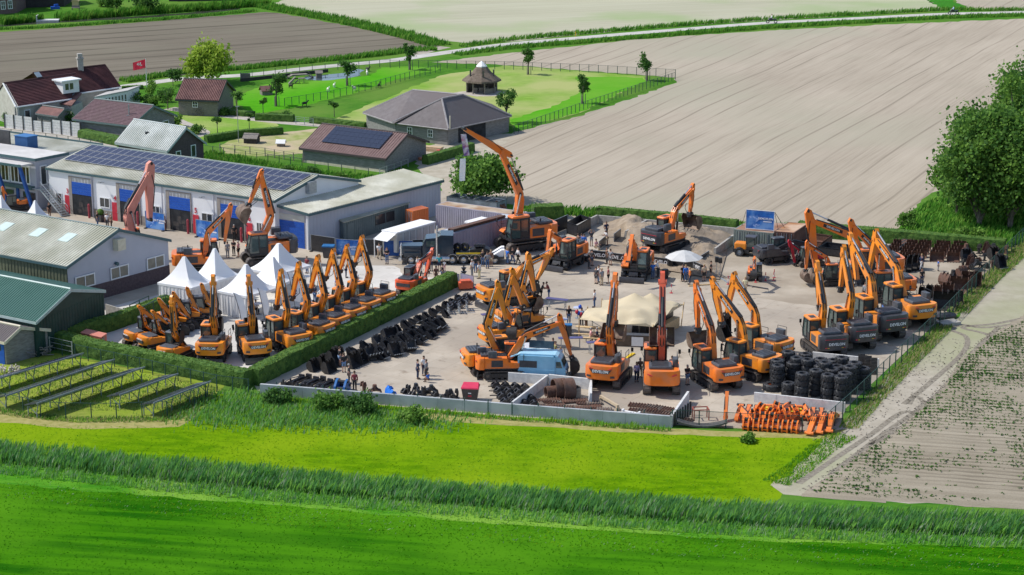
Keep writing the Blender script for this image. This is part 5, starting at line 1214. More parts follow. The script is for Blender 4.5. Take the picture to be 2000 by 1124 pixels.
for k in range(1,4):m.hexa([x for x in fr_.hx(L_*k/4-.05,L_*k/4+.05,.06,W_-.06,1.3,1.42)])
o=m.build('cross_bar',galv,rg,origin=fr_.p(0,0))
for k in range(4):
 m=MB()
 for _ in range(14):m.rbox((rnd.uniform(-1,1),rnd.uniform(-.6,.6),.55+rnd.uniform(0,.5)),(rnd.uniform(.3,.9),rnd.uniform(.2,.5),rnd.uniform(.1,.3)),rnd.uniform(0,3),0,rnd.uniform(-.5,.5),rnd.uniform(-.5,.5))
 m.bx(-1,1,-.7,.7,.25,.6)
 tag(solo('scrap_load',m,[black,rust,worn,rust][k],['tyres and black scrap in the left bay','black scrap in the second bay','brown scrap in the third bay','rusty scrap in the right bay'][k]+' of the roll-off container','scrap',fr_.p(L_*(k+.5)/4,W_/2),ang(V((0,0,0)),fr_.u)))
c5,f5,L5,W5=container('container','grey green container carrying the blue banner beside the sand pit',(1433,448),(1510,456),(1540,437),2.2,mat('grey_green_paint',(.20,.255,.235),(.28,.335,.31),.6,.6,c3=(.22,.24,.21),s3=.5),mat('rusted_roof',(.35,.23,.17),(.45,.31,.24),.8,.85,c3=(.24,.11,.06),s3=.4),'f')
container('container','rust brown container with locking bars right of the grey green one',(1512,452),(1551,455),(1578,437),2.4,mat('rust_brown_paint',(.14,.075,.06),(.21,.12,.095),.7,.75),mat('orange_rust_roof',(.48,.33,.23),(.55,.40,.29),.8,.85,c3=(.34,.15,.06),s3=.35),'f')
container('skip','open black skip beside the stepped concrete wall',(1107,434),(1128,441),(1154,426),1.3,black,None,None,cat='skip',open_=True,ribs=.7)
container('skip','rusty open skip right of the rust brown container',(1556,467),(1606,474),(1626,460),1.0,rust,None,None,cat='skip',open_=True,ribs=.7)
container('trailer_bed','dark flatbed trailer behind the fence row booms',(1598,482),(1660,490),(1676,480),.9,black,None,None,cat='trailer',ribs=.6,open_=True)
# toilet trailer
ft,Lt,Wt=fr3((747,451),(776,456),(850,435),2.6);p=ft.p;Lt=1.9
tt=thing('toilet_trailer','white toilet trailer with raised flap and grey panelled side','trailer',p(0,0),world=True)
MB().hexa(ft.hx(0,Lt,0,Wt,.45,2.55)).build('body',mat('off_white_panel',(.55,.55,.53),(.62,.62,.60),.6,.5),tt)
MB().hexa(ft.hx(-.08,Lt+.08,-.08,Wt+.08,2.55,2.68)).build('roof',white,tt)
for k in range(6):b=Wt*(k+.12)/6;MB().hexa(ft.hx(Lt+.004,Lt+.05,b,b+Wt/6*.72,.6,2.4)).build('panel',mat('grey_beige_panel',(.42,.405,.38),(.48,.46,.43),.8,.6),tt)
m=MB();m.hexa([p(.05,-1.5,1.95),p(Lt,-1.5,1.95),p(Lt,-.1,2.5),p(.05,-.1,2.5)]+[p(.05,-1.5,2.0),p(Lt,-1.5,2.0),p(Lt,-.1,2.55),p(.05,-.1,2.55)]);m.build('awning_flap',white,tt)
for a,b in ((.1,-1.4),(Lt+.02,Wt-.1)):MB().tube([p(a,b,0),p(a,b,2.1 if b<0 else 2.5)],.06,6).build('corner_post',white,tt)
for b in (Wt*.4,Wt*.6):
 for a in (.1,Lt-.1):MB().cyl(p(a-.1,b,.3),p(a+.1,b,.3),.3,.3,10).build('wheel',rubber,tt)
unkey_(tt)
# salmon generator box
fgn,Lgn,Wgn=fr3((158,650),(197,659),(208,652),1.25);p=fgn.p
gn=thing('generator','salmon pink generator box with stickers behind the front hedge','generator',p(0,0),world=True)
sal=mat('salmon_paint',(.50,.145,.095),(.56,.18,.12),1.5,.6);MB().hexa(fgn.hx(0,Lgn,0,Wgn,0,1.2)).build('casing',sal,gn);MB().hexa(fgn.hx(-.04,Lgn+.04,-.04,Wgn+.04,1.2,1.27)).hexa(fgn.hx(Lgn*.48,Lgn*.52,0,Wgn,1.27,1.29)).build('lid',mat('salmon_lid',(.56,.20,.15),(.62,.24,.18),1.5,.6),gn)
m=MB();m.hexa(fgn.hx(.1,.45,-.012,-.004,.3,.6));m.hexa(fgn.hx(1.3,1.6,-.012,-.004,.75,1.0));m.hexa(fgn.hx(Lgn+.004,Lgn+.012,.2,.6,.3,.65));
for k,q in enumerate([m]):q.build('sticker',white,gn)
MB().hexa(fgn.hx(.55,.95,-.012,-.004,.25,.55)).build('sticker',orange,gn);MB().hexa(fgn.hx(Lgn+.004,Lgn+.012,.15,.7,.8,1.1)).build('grille',dark,gn);unkey_(gn)
# low walls and steel frames by the barn
q1=P(206,632);fw2=Fr(q1,P(300,608)-q1,V((0,1,0)))
lwall('grey boarded wall beside the green shed corner',[(207,622),(246,634)],1.4,.2,conc2);lwall('pale wall beside the steel frames at the barn ramp',[(247,634),(305,610)],1.2,.2,conc)
for lab,a,b in (('steel tube frame behind the green shed corner, left one',(255,630),(292,612)),('steel tube frame beside the tent, right one',(276,636),(325,610))):
 A,B=P(*a),P(*b);st_=thing('tube_frame',lab,'frame',A)
 for i in range(3):q=(B-A)*(i/2);MB().tube([q,q+V((0,0,1.7))],.05,6).build('post',greenp,st_)
 MB().tube([V((0,0,1.7)),B-A+V((0,0,1.7))],.05,6).build('top_rail',greenp,st_)
# steel racks with beams along the barn
for i,(x,y) in enumerate([(2,516),(32,520),(62,527),(84,533),(118,542)]):
 A=P(x,y+14);A=V((A.x,A.y,0));r_=thing('steel_rack','steel rack with stacked beams along the barn side, '+['leftmost','second','third','fourth','rightmost with orange boom'][i],'rack',A,R(-31),group='racks along the barn side')
 for a in (0,1.1):MB().tube([(a,0,0),(a,0,1.8)],.07,4).build('post',galv,r_)
 m=MB()
 for k in range(6):m.rbox((.5+rnd.uniform(-.3,.3),rnd.uniform(-.2,.2),.5+.2*k),(1.5,.22,.16),rnd.uniform(-.2,.2))
 m.build('beams',[rust,rust,orange2,rust,yellow][i],r_)
# ================================================================= tents and flags
canvas=mat('white_canvas',(.78,.79,.81),(.84,.85,.86),.5,.6,trans=.12);wallc=mat('white_curtain',(.66,.66,.67),(.78,.78,.78),2.5,.7,stretch=(3,3,.1),trans=.15)
def pagoda(label,Lp,Fp,Rp,apex,h=2.3,walls='lr',group=None,hp=2.8):
 Lc,Fc,Rc=P(*Lp,h),P(*Fp,h),P(*Rp,h);Bc=Lc+Rc-Fc;c=(Lc+Rc)/2;o=V((c.x,c.y,0));root=thing('pagoda_tent',label,'tent',o,group=group)
 lo,hi=h+1,h+5
 for _ in range(30):
  md=(lo+hi)/2
  if proj(V((c.x,c.y,md)))[1]>apex:lo=md
  else:hi=md
 H=lo;mb=MB();n=14;cor=[Lc,Fc,Rc,Bc];vs=[];per=[]
 for k in range(4):
  for j in range(8):per.append(cor[k].lerp(cor[(k+1) % 4],j/8)-o)
 for i in range(n+1):
  t=i/n;f=(1-t)**2.1
  for q in per:
   d=V((q.x,q.y,0));r=.07 + (1-.07)*(1-t)**1.0
   dd=d*r
   sag=.10*math.sin(math.pi*t)*(1-.0)
   vs.append((dd.x,dd.y,h+(H-h)*(t**2.0*.75+t*.25)))
 m_=len(per);fs=[(i*m_+j,i*m_+(j+1) % m_,(i+1)*m_+(j+1) % m_,(i+1)*m_+j) for i in range(n) for j in range(m_)]+[tuple(n*m_+j for j in range(m_))]
 mb.faces(vs,fs);mb.build('roof',canvas,root,smooth=60)
 m=MB()
 for k in range(4):a,b=cor[k]-o,cor[(k+1) % 4]-o;z=V((0,0,-.22));m.hexa([a+z,b+z,b*.985+z,a*.985+z,a,b,b*.985,a*.985])
 m.build('valance',canvas,root)
 for k,nm in enumerate(('l','r','x','y')):
  a,b=cor[k]-o,cor[(k+1) % 4]-o
  if nm in walls:
   m=MB();w_=26;u=(b-a);nv=V((u.y,-u.x,0)).normalized();vs=[]
   for i in range(w_+1):
    q=a.lerp(b,i/w_)*.97;s=nv*(.06*math.sin(i*2.3)+.03*math.sin(i*5.1));vs += [V((q.x,q.y,h-.2))+s*.3,V((q.x,q.y,.02))+s*1.6]
   m.faces(vs,[(2*i,2*i+1,2*i+3,2*i+2) for i in range(w_)]);m.build('side_wall',wallc,root)
 for q in cor:q=(q-o)*.97;MB().cyl((q.x,q.y,0),(q.x,q.y,h),.05,.05,6).build('pole',galv,root)
 return root
GT='white pagoda tents'
pagoda('white pagoda tent nearest the barn gable, its curtains closed',(307,552),(374,563),(417,550),502,group=GT)
pagoda('white pagoda tent behind the one nearest the barn',(374,540),(421,550),(468,536),486,walls='r',group=GT)
pagoda('white pagoda tent in front with long closed curtain and flags at its corner',(424,568),(481,579),(540,563),517,walls='l',group=GT)
pagoda('white pagoda tent in the middle behind the curtained front one',(488,545),(540,560),(580,543),502,walls='',group=GT)
pagoda('white pagoda tent at the rear right of the tent group',(483,525),(545,536),(608,518),476,walls='y',group=GT)
GT2='small white tents under the office'
for lab,x,y,ap in (('small white peaked tent at the very left edge',4,418,382),('small white peaked tent with its tip below the office corner',70,424,392)):
 pagoda(lab,(x-26,y-2),(x,y+4),(x+26,y-4),ap,h=2.0,walls='lrxy',group=GT2)
flagm=mat('flag_white',(.68,.70,.74),(.76,.78,.80),1,.6,trans=.2);navy=mat('navy_lettering',(.03,.05,.12),None,2,.6)
def feather(label,base,top,w=.8,txt='TOPCON',lean=.3):
 A,T=P(*base),None;lo,hi=1.,8.
 for _ in range(30):
  md=(lo+hi)/2
  if proj(A+V((0,0,md)))[1]>top[1]:lo=md
  else:hi=md
 h=lo;dx=(top[0]-base[0])/20.0;root=thing('feather_flag',label,'flag',A)
 pts=[V((0,0,0)),V((dx*.35,0,h*.5)),V((dx*.8,0,h*.9)),V((dx*1.0,0,h))]
 MB().tube(pts,.03,5).build('pole',dark,root);MB().cyl((0,0,0),(0,0,.1),.45,.4,10).build('foot',dark,root)
 m=MB();n=10
 s=1 if dx <= 0 else -1;s=1
 vs=[]
 for i in range(n+1):
  t=.2+.8*i/n;c=V((dx*(.35*t*2 if t<.5 else .35+.9*(t-.5)*1.45),0,h*t));ww=w*min(1,(1.02-t)*9)**.5*(.5+.5*min(1,(t-.15)*3));vs += [c+V((.03,0,0)),c+V((ww,.03,-.1))]
 m.faces(vs,[(2*i,2*i+1,2*i+3,2*i+2) for i in range(n)]+[(2*i+2,2*i+3,2*i+1,2*i) for i in range(0)]);m.build('flag_cloth',flagm,root)
 if txt:
  d=V((dx*.6,0,h)).normalized();text(txt,.42,navy,root,V((dx*.6+w*.42,-.06,h*.62)),d,V((-1,0,.0)) if False else d.cross(V((0,-1,0)))*-1)
feather('white feather flag leaning in front of the closed tent curtain',(474,640),(459,572),.7,None)
feather('white feather flag between the two nearest upright booms',(517,627),(506,563),.7,None)
feather('white feather flag with dark vertical lettering beside the tent group',(577,603),(563,531),1.0)
solo('flag_weight',MB().bx(-.5,.5,-.3,.3,0,.3).bx(-.45,.45,-.25,.25,.3,.45),conc,'pale weight block at the foot of the leaning feather flag','weight',P(481,634),.3)
# beige stretch tent
cp=[(1131,620,1.9),(1148,599,2.3),(1175,597,2.5),(1176,583,2.4),(1212,581,2.6),(1239,578,3.1),(1256,582,2.8),(1271,578,3.0),(1303,586,2.6),(1336,591,2.0),(1302,612,2.4),(1276,635,2.0),(1221,630,2.1),(1185,626,2.2)]
pts=[P(*c) for c in cp];inn=[(1200,600,2.9),(1245,600,3.2),(1275,597,3.1),(1225,600,3.05),(1165,612,2.45),(1250,620,2.55)]
ctl=pts+[P(*c) for c in inn];o=sum(pts,V())/len(pts);o.z=0
from mathutils.geometry import delaunay_2d_cdt
v2=[V((p.x,p.y)) for p in pts];nb=len(v2);x0,x1=min(p.x for p in v2),max(p.x for p in v2);y0,y1=min(p.y for p in v2),max(p.y for p in v2)
for i in range(26):
 for j in range(26):v2.append(V((x0+(x1-x0)*(i+.5)/26,y0+(y1-y0)*(j+.5)/26)))
rv,re,rf,_,_,_=delaunay_2d_cdt(v2,[],[list(range(nb))],1,1e-4)
def zz(p):
 s=w_=0
 for c in ctl:d=((p.x-c.x)**2+(p.y-c.y)**2)+.02;k=1/d**1.6;s += c.z*k;w_ += k
 return s/w_-.2+.42*sum(math.exp(-((p.x-k.x)**2+(p.y-k.y)**2)**.5/.75) for k in (ctl[5],ctl[7]))
mb=MB();mb.faces([(p.x-o.x,p.y-o.y,zz(p)) for p in rv],[tuple(f) for f in rf])
stt=thing('stretch_tent','beige stretch tent with pointed peaks over the bar','tent',o);mb.build('canopy',mat('beige_canvas',(.58,.49,.33),(.64,.55,.38),.4,.7,trans=.15),stt,smooth=80)
for c,base in ((cp[0],(1131,658)),(cp[1],(1146,622)),(cp[3],(1174,612)),(cp[9],(1330,640)),(cp[11],(1272,662)),(cp[5],None),(cp[7],None)):
 a=P(*c);b=P(*base) if base else V((a.x,a.y,0));MB().tube([V((b.x-o.x,b.y-o.y,0)),a-o],.05,6).build('pole',wood,stt)
bar=P(1236,676);b_=thing('bar_counter','dark bar counter under the beige tent with white fridge front','bar',bar,R(-8));MB().bx(-2.2,2.2,-.3,.3,0,1.05).build('counter',mat('bar_wood',(.10,.07,.05),(.15,.11,.08),2,.7),b_);MB().bx(-2.3,2.3,-.4,.4,1.05,1.12).build('counter_top',dark,b_);MB().bx(-.1,.95,-.36,-.304,.1,.95).build('fridge_front',white,b_)
bar=P(1305,648);b_=thing('bar_counter','bar with wooden boards and black coolers at the right end of the tent','bar',bar,R(60));MB().bx(-1.8,1.8,-.3,.3,0,1.0).build('counter',wood,b_);MB().bx(-1.9,1.9,.4,.6,0,2.2).build('back_wall',black,b_)
for i in range(4):solo('cooler',MB().bx(-.3,.3,-.25,.25,0,.9).bx(-.27,.27,-.22,.22,.9,1.2),black,'black cooler '+['leftmost','second','third','rightmost'][i]+' in the shade behind the bar','cooler',P(1240+i*14,660-i*3),.3*i,group='coolers behind the bar')
# ================================================================= banners and barriers
banner=mat('blue_banner_print',(.010,.075,.34),(.03,.20,.62),1.1,.5,c3=(.16,.33,.66),s3=.9)
tpaint=mat('banner_white_print',(.70,.72,.78),(.8,.8,.82),2,.5)
def panel(name,label,A,B,h,cat,m,txt=None,ts=.32,tp=(.55,.5),feet=True,group=None,z=0,bars=(),art=True):
 a,b=P(*A),P(*B);u=(b-a).normalized();n=V((u.y,-u.x,0));L=(b-a).length;root=thing(name,label,cat,a+V((0,0,z)),ang(a,b),group)
 MB().bx(.03,L-.03,-.012,.012,.08,h-.03).build('banner_cloth' if m is banner else 'cloth',m,root)
 f=MB()
 for x in (0,L):f.bx(x-.03,x+.03,-.03,.03,0,h)
 f.bx(.03,L-.03,-.025,.025,h-.035,h).bx(.03,L-.03,-.025,.025,.04,.08);f.build('frame',galv,root)
 if feet:
  for x in (.1,L-.1):MB().bx(x-.12,x+.12,-.35,.35,0,.12).build('foot',black,root)
 if txt:text(txt,ts,tpaint,root,(L*tp[0],-.03,h*tp[1]),(1,0,0),(0,0,1))
 for x,z_,w,hh in bars:MB().bx(L*x,L*(x+w),-.022,-.013,h*z_,h*(z_+hh)).build('print_line',tpaint,root)
 if m is banner and art:
  q=MB()
  for k in range(9):q.rbox((L*(.12+.36*rnd.random()),-.014,h*(.18+.45*rnd.random())),(L*.10*rnd.random()+.06,.004,h*.08*rnd.random()+.05),0,0,0,rnd.uniform(-.7,.7))
  q.build('banner_art',mat('banner_pale_blue',(.22,.36,.70),(.34,.47,.78),3,.5),root)
 return root
panel('banner_stand','blue banner reading MAKE IT WORK before the second workshop bay',(285,446),(322,452),2.0,'banner',banner,'MAKE IT WORK',.30,(.68,.55),bars=((.70,.40,.26,.06),))
panel('banner_stand','blue banner partly behind an orange arm before the third red door',(384,463),(427,470),2.0,'banner',banner,None,bars=((.55,.5,.25,.09),(.68,.38,.25,.07)))
GB='black cloth barrier panels before the toilets'
panel('cloth_barrier','black barrier panel beside the workshop corner and wheelie bin',(608,491),(655,498),1.85,'barrier',black,group=GB)
panel('fence_banner','blue toilet banner behind the tips of the raised booms',(657,498),(704,501),1.75,'banner',banner,'TOILETTEN',.30,(.72,.52),bars=((.62,.36,.3,.05),))
panel('cloth_barrier','black barrier panel between the two blue toilet banners',(705,499),(748,500),1.8,'barrier',black,group=GB)
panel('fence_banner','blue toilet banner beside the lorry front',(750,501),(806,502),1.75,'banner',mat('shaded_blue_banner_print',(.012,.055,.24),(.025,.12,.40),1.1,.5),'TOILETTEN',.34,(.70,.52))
panel('cloth_barrier','black barrier panel behind the lorry hood',(807,501),(850,500),1.8,'barrier',black,group=GB)
panel('cloth_barrier','black barrier panel behind the long reach excavator',(1030,452),(1077,460),1.6,'barrier',black,group=GB)
panel('cloth_barrier','black barrier panel left of the open black skip',(1078,460),(1108,447),1.6,'barrier',black,group=GB)
GBB='black boards with white brand lettering'
for lab,A,B,t in (('black brand board left of the wheeled excavator at the sand pit',(1153,506),(1186,509),'DEVELON'),('black brand board directly behind the wheeled excavator at the sand pit',(1187,510),(1228,515),'DEVELON'),('black brand board right of the wheeled excavator at the sand pit',(1270,518),(1312,524),'DEVELON'),('black brand board behind the white parasol',(1313,523),(1354,529),None),('black brand board angled right of the white parasol',(1355,528),(1378,538),'DEVELON')):
 panel('barrier_board',lab,A,B,.95,'barrier',black,t,.5,(.5,.5),feet=False,group=GBB)
for lab,A,B in (('dark board leaning beside a man in white at the sand pit steps',(1170,489),(1183,478)),('dark board standing alone left of the sloping sand wall',(1199,474),(1212,464)),('dark brand board on the slope left of the speakers',(1369,517),(1384,508))):
 panel('barrier_board',lab,A,B,1.0,'barrier',dark,None,feet=False,group='loose dark boards at the sand pit')
# banner on the container with stays
A,B=f5.p(L5*.27,.5,2.2),f5.p(L5*.85,.7,2.2);u=(B-A).normalized();L=3.0
bb=thing('roof_banner','blue banner reading DEMOPLEIN on the grey green container','banner',A,ang(A,B))
MB().bx(0,L,-.012,.012,.15,2.15).build('banner_cloth',banner,bb);f=MB().bx(-.05,0,-.03,.03,0,2.2).bx(L,L+.05,-.03,.03,0,2.2).bx(0,L,-.03,.03,.1,.148).bx(0,L,-.03,.03,2.152,2.2);f.build('frame',white,bb)
for x in (-.02,L+.02):
 for y in (1.5,-.0):MB().tube([(x,.03,2.15),(x+(.9 if x>1 else -.8)*(1 if y else .3),1.6 if y else 1.0,0)],.03,4).build('stay',dark,bb)
text('DEMOPLEIN',.30,tpaint,bb,(L*.70,-.03,1.30),(1,0,0),(0,0,1));MB().bx(L*.62,L*.93,-.022,-.013,.95,1.05).build('print_line',tpaint,bb)
q=MB()
for k in range(9):q.rbox((L*(.12+.36*rnd.random()),-.014,.4+1.1*rnd.random()),(.1+.3*rnd.random(),.004,.08+.15*rnd.random()),0,0,0,rnd.uniform(-.7,.7))
q.build('banner_art',MT['banner_pale_blue'],bb)
panel('standing_banner','narrow blue and white standing sign beside the largest charcoal excavator',(1722,604),(1731,607),2.0,'sign',mat('sign_blue',(.02,.14,.52),(.5,.55,.7),2.5,.5,lo=.55,hi=.6),None,feet=False)
for lab,A,B in (('lavender display board left of the small black auger tool',(868,556),(897,560)),('lavender display board right of the black auger tool',(900,558),(925,564))):
 panel('display_board',lab,A,B,1.3,'board',mat('lavender_board',(.30,.30,.42),(.40,.38,.50),.8,.6),None,group='lavender boards at the hedge end')
# banners hanging from the long reach arm
def hang(label,top,bot,m,txt):
 T=P(907,252,13.2);k=None
 lo,hi=2.0,18.0
 base=P(1022,486);fwv=V((math.cos(R(207)),math.sin(R(207)),0));best=None
 # depth of the arm tip: the point on the arm's vertical plane that shows at the photo position
 for i in range(200):
  for s in (i*.08,):
   g=base+fwv*s;x=proj(g+V((0,0,10)))[0]
   if best is None or abs(x-top[0])<best[0]:best=(abs(x-top[0]),g)
 g=best[1]
 def zf(py):
  lo,hi=0.,25.
  for _ in range(40):
   md=(lo+hi)/2
   if proj(g+V((0,0,md)))[1]>py:lo=md
   else:hi=md
  return lo
 z1,z0=zf(top[1]),zf(bot[1]);w=.62;root=thing('hanging_banner',label,'banner',g+V((0,0,z0)),.25);m_=MB();n=8;h=z1-z0;vs=[]
 dx=(bot[0]-top[0])/15.
 for i in range(n+1):
  t=i/n;x=dx*(1-t);ww=w*(.35+.65*(1-t)) if txt else w;vs += [V((x-ww/2,.1*math.sin(t*5),h*t)),V((x+ww/2,.1*math.sin(t*5+1),h*t))]
 m_.faces(vs,[(2*i,2*i+1,2*i+3,2*i+2) for i in range(n)]);m_.build('banner_cloth',m,root)
 MB().tube([V((0,0,h)),V((0,0,h+.5))],.015,4).build('rope',dark,root)
 if txt:text(txt,.42,mat('blue_print',(.03,.06,.30),None,2,.6),root,(dx*.5,-.16,h*.45),(0,0,1),(-1,0,0))
hang('blue red and white banner hanging from the long reach arm',(905,262),(911,305),mat('union_banner',(.04,.06,.30),(.55,.16,.24),2.2,.6,c3=(.7,.7,.75),s3=1.6),None)
hang('long white banner with blue lettering hanging below the red and blue one',(904,310),(903,354),flagm,'DEALER' if False else None)
# ================================================================= vehicles
def lorry():
 c=P(884,512);r=thing('lorry','dark blue bonneted lorry with sleeper cab and three rear axles','lorry',c,R(181))
 tb_=mat('midnight_blue_paint',(.015,.030,.050),(.022,.042,.066),2,.25,coat=.6)
 MB().bx(-3.4,5.6,-.45,.45,.55,.85).build('chassis',black,r)
 m=MB();bevel_plan(m,rounded([(3.1,-.85),(5.3,-.75),(5.3,.75),(3.1,.85)],.2,3),.95,1.95,.12);m.bx(3.3,5.0,-1.05,-.80,.8,1.25);m.bx(3.3,5.0,.80,1.05,.8,1.25);m.build('hood',tb_,r,smooth=40)
 m=MB().bx(5.3,5.42,-.62,.62,.75,1.95)
 for k in range(8):m.bx(5.42,5.45,-.58+k*.155,-.53+k*.155,.8,1.9)
 m.build('grille',chrome,r);MB().bx(5.3,5.6,-1.15,1.15,.4,.7).build('bumper',chrome,r)
 m=MB();m.prism([(1.6,.9),(3.1,.9),(3.1,1.95),(2.75,2.75),(1.6,2.85)],-1.05,1.05);m.build('cab',tb_,r)
 MB().prism([(2.85,2.0),(3.14,1.98),(2.80,2.68),(2.7,2.68)],-.95,.95).build('windscreen',glass,r)
 for y in (-1.07,1.05):MB().bx(1.8,2.7,y,y+.02,1.95,2.55).build('side_window',glass,r)
 m=MB();m.prism([(-.1,.9),(1.58,.9),(1.58,2.9),(1.2,3.15),(-.1,3.1)],-1.12,1.12);m.build('sleeper',tb_,r)
 for y in (-1.0,1.0):MB().cyl((1.62,y*1.16,.9),(1.62,y*1.16,3.6),.09,.09,8).build('exhaust_stack',chrome,r)
 for y in (-1.1,1.1):MB().cyl((.3,y,.65),(2.4,y,.65),.3,.3,10).build('fuel_tank',chrome,r)
 wm=MB().lathe([(.28,-.16),(.44,-.18),(.52,-.13),(.52,.13),(.44,.18),(.28,.16)],(0,0,0),20,0,axis='y');wm.lathe([(.3,-.14),(.26,-.05),(.1,-.10),(.02,-.11)],(0,0,0),12,1,axis='y').lathe([(.3,.14),(.26,.05),(.1,.10),(.02,.11)],(0,0,0),12,1,axis='y');wm=wm.mesh('wheel',[rubber,chrome])
 for x in (4.3,.0,-1.15,-2.35):
  for y in (-1.0,1.0):put('wheel',wm,r,(x,y,.52))
 for x in (.0,-1.15,-2.35):
  for y in (-1.0,1.0):
   m=MB()
   for k in range(8):a0,a1=math.pi*k/8,math.pi*(k+1)/8;m.hexa([(x+.6*math.cos(a),y+d,.52+.6*math.sin(a)) for a,d in ((a0,-.25),(a1,-.25),(a1,.25),(a0,.25))]+[(x+.63*math.cos(a),y+d,.52+.63*math.sin(a)) for a,d in ((a0,-.25),(a1,-.25),(a1,.25),(a0,.25))])
   m.build('mudguard',chrome,r)
 m=MB().bx(-3.4,-.3,-1.15,1.15,.98,1.12);m.build('flatbed',mat('bed_grey',(.12,.13,.13),(.2,.21,.2),2,.7),r);MB().bx(-3.3,-.4,-1.17,-1.15,1.12,1.3).bx(-3.3,-.4,1.15,1.17,1.12,1.3).build('bed_rail',yellow,r)
 m=MB()
 for k in range(3):m.cyl((-.55-.45*k,-.2,1.75),(-.55-.45*k,.15,1.75),.45,.45,14)
 for k in range(2):tag(solo('spare_wheel',MB().lathe([(.2,-.14),(.46,-.14),(.46,.14),(.2,.14)],(0,0,0),16,0,axis='y',close=True),rubber,['spare wheel standing on the lorry bed, left one','spare wheel standing on the lorry bed, right one'][k],'wheel',c+V((.55+.75*k,.1+.1*k,1.58)),R(150),smooth=40))
 m=MB().prism([(-3.0,0),(-.9,0),(-.9,.3),(-2.4,.55),(-3.0,.3)],-.6,.6)
 for k in range(4):m.cyl((-1.5-.3*k,-.5,.55),(-1.5-.3*k,.5,.75),.16,.16,8)
 solo('winch_frame',m,black,'black winch frame with rollers on the lorry bed','machinery',c+V((.9,0,1.12)),R(0)-R(180))
 t=thing('low_loader','low trailer with white ramps hitched behind the dark blue lorry','trailer',P(955,512),R(181));MB().bx(-1.6,1.8,-1.1,1.1,.6,.8).build('deck',black,t);MB().bx(-1.6,1.8,-1.13,-1.1,.55,.85).build('side_stripe',yellow,t)
 for y in (-1.0,1.0):put('wheel',wm,t,(-.6,y,.5));put('wheel',wm,t,(.5,y,.5))
 for y in (-.6,.6):MB().prism([(-1.5,.8),(-.2,.8),(-1.3,1.5),(-1.6,1.5)],y-.35,y+.35).build('ramp',white,t)
lorry()
def van():
 c=P(1064,738);r=thing('food_van','light blue vintage food van with dark hatch, beside the concrete bays','van',c,R(-9))
 vb=mat('light_blue_paint',(.22,.47,.66),(.27,.53,.72),1.5,.35,coat=.3)
 m=MB();m.prism([(-2.2,.35),(1.0,.35),(1.0,2.05),(.85,2.2),(-2.05,2.2),(-2.2,2.05)],-.95,.95);m.build('body',vb,r)
 m=MB();m.ribs((-2.15,-.954,.4),(-2.15,-.954,1.0),(.95,-.954,1.0),(.95,-.954,.4),7,-.02);m.build('corrugation',vb,r)
 m=MB();prof=[(1.0,.35),(1.9,.35),(1.9,1.15),(1.72,1.3),(1.5,1.95),(1.25,2.2),(1.0,2.22)];m.prism(prof,-.88,.88);m.build('cab',vb,r)
 MB().prism([(1.74,1.32),(1.78,1.32),(1.56,1.92),(1.52,1.92)],-.78,.78).build('windscreen',glass,r)
 for y in (-.90,.885):MB().prism([(1.08,1.2),(1.62,1.2),(1.45,1.75),(1.08,1.75)],y,y+.015).build('side_window',glass,r)
 MB().bx(1.9,1.96,-.6,.6,.45,1.1).build('grille',mat('van_grille',(.08,.14,.24),(.12,.2,.3),4,.4),r)
 for y in (-.62,.62):MB().cyl((1.9,y,.85),(2.0,y,.85),.13,.13,10).build('headlight',chrome,r)
 for x in (-1.3,1.25):
  for y in (-.85,.85):MB().cyl((x,y-.09,.32),(x,y+.09,.32),.32,.32,14).build('wheel',rubber,r)
 MB().bx(-2.05,-.55,-.975,-.957,1.15,1.75).build('serving_hatch',dark,r)
 m=MB();m.prism([(-2.25,2.2),(1.25,2.22),(1.0,2.34),(-2.0,2.32)],-.80,.80);m.build('roof',mat('van_roof_blue',(.30,.55,.72),(.36,.60,.76),1.5,.4),r)
 MB().prism([(-1.3,.0),(.5,.0),(.5,.06),(-1.3,.06)],.96,1.0).build('flap_hinge',dark,r)
 m=MB();m.hexa([(-1.5,.9,2.35),(.6,.9,2.35),(.6,1.05,2.95),(-1.5,1.05,2.95),(-1.5,.95,2.35),(.6,.95,2.35),(.6,1.10,2.95),(-1.5,1.10,2.95)]);m.build('raised_hatch',mat('dark_blue_board',(.03,.06,.09),(.05,.09,.12),3,.6),r)
 MB().hexa([(-2.9,-.6,1.85),(-2.2,-.6,2.1),(-2.2,.6,2.1),(-2.9,.6,1.85),(-2.9,-.6,1.9),(-2.2,-.6,2.15),(-2.2,.6,2.15),(-2.9,.6,1.9)]).build('rear_flap',vb,r)
van()
solo('car',MB().prism([(-2.0,.3),(2.0,.3),(2.05,.75),(1.2,.95),(.6,1.4),(-1.1,1.42),(-1.9,.95),(-2.05,.8)],-.85,.85),mat('white_car_paint',(.6,.62,.66),(.68,.7,.74),2,.3,coat=.4),'white car mostly hidden behind the blue van roof','car',P(1030,705),R(12))
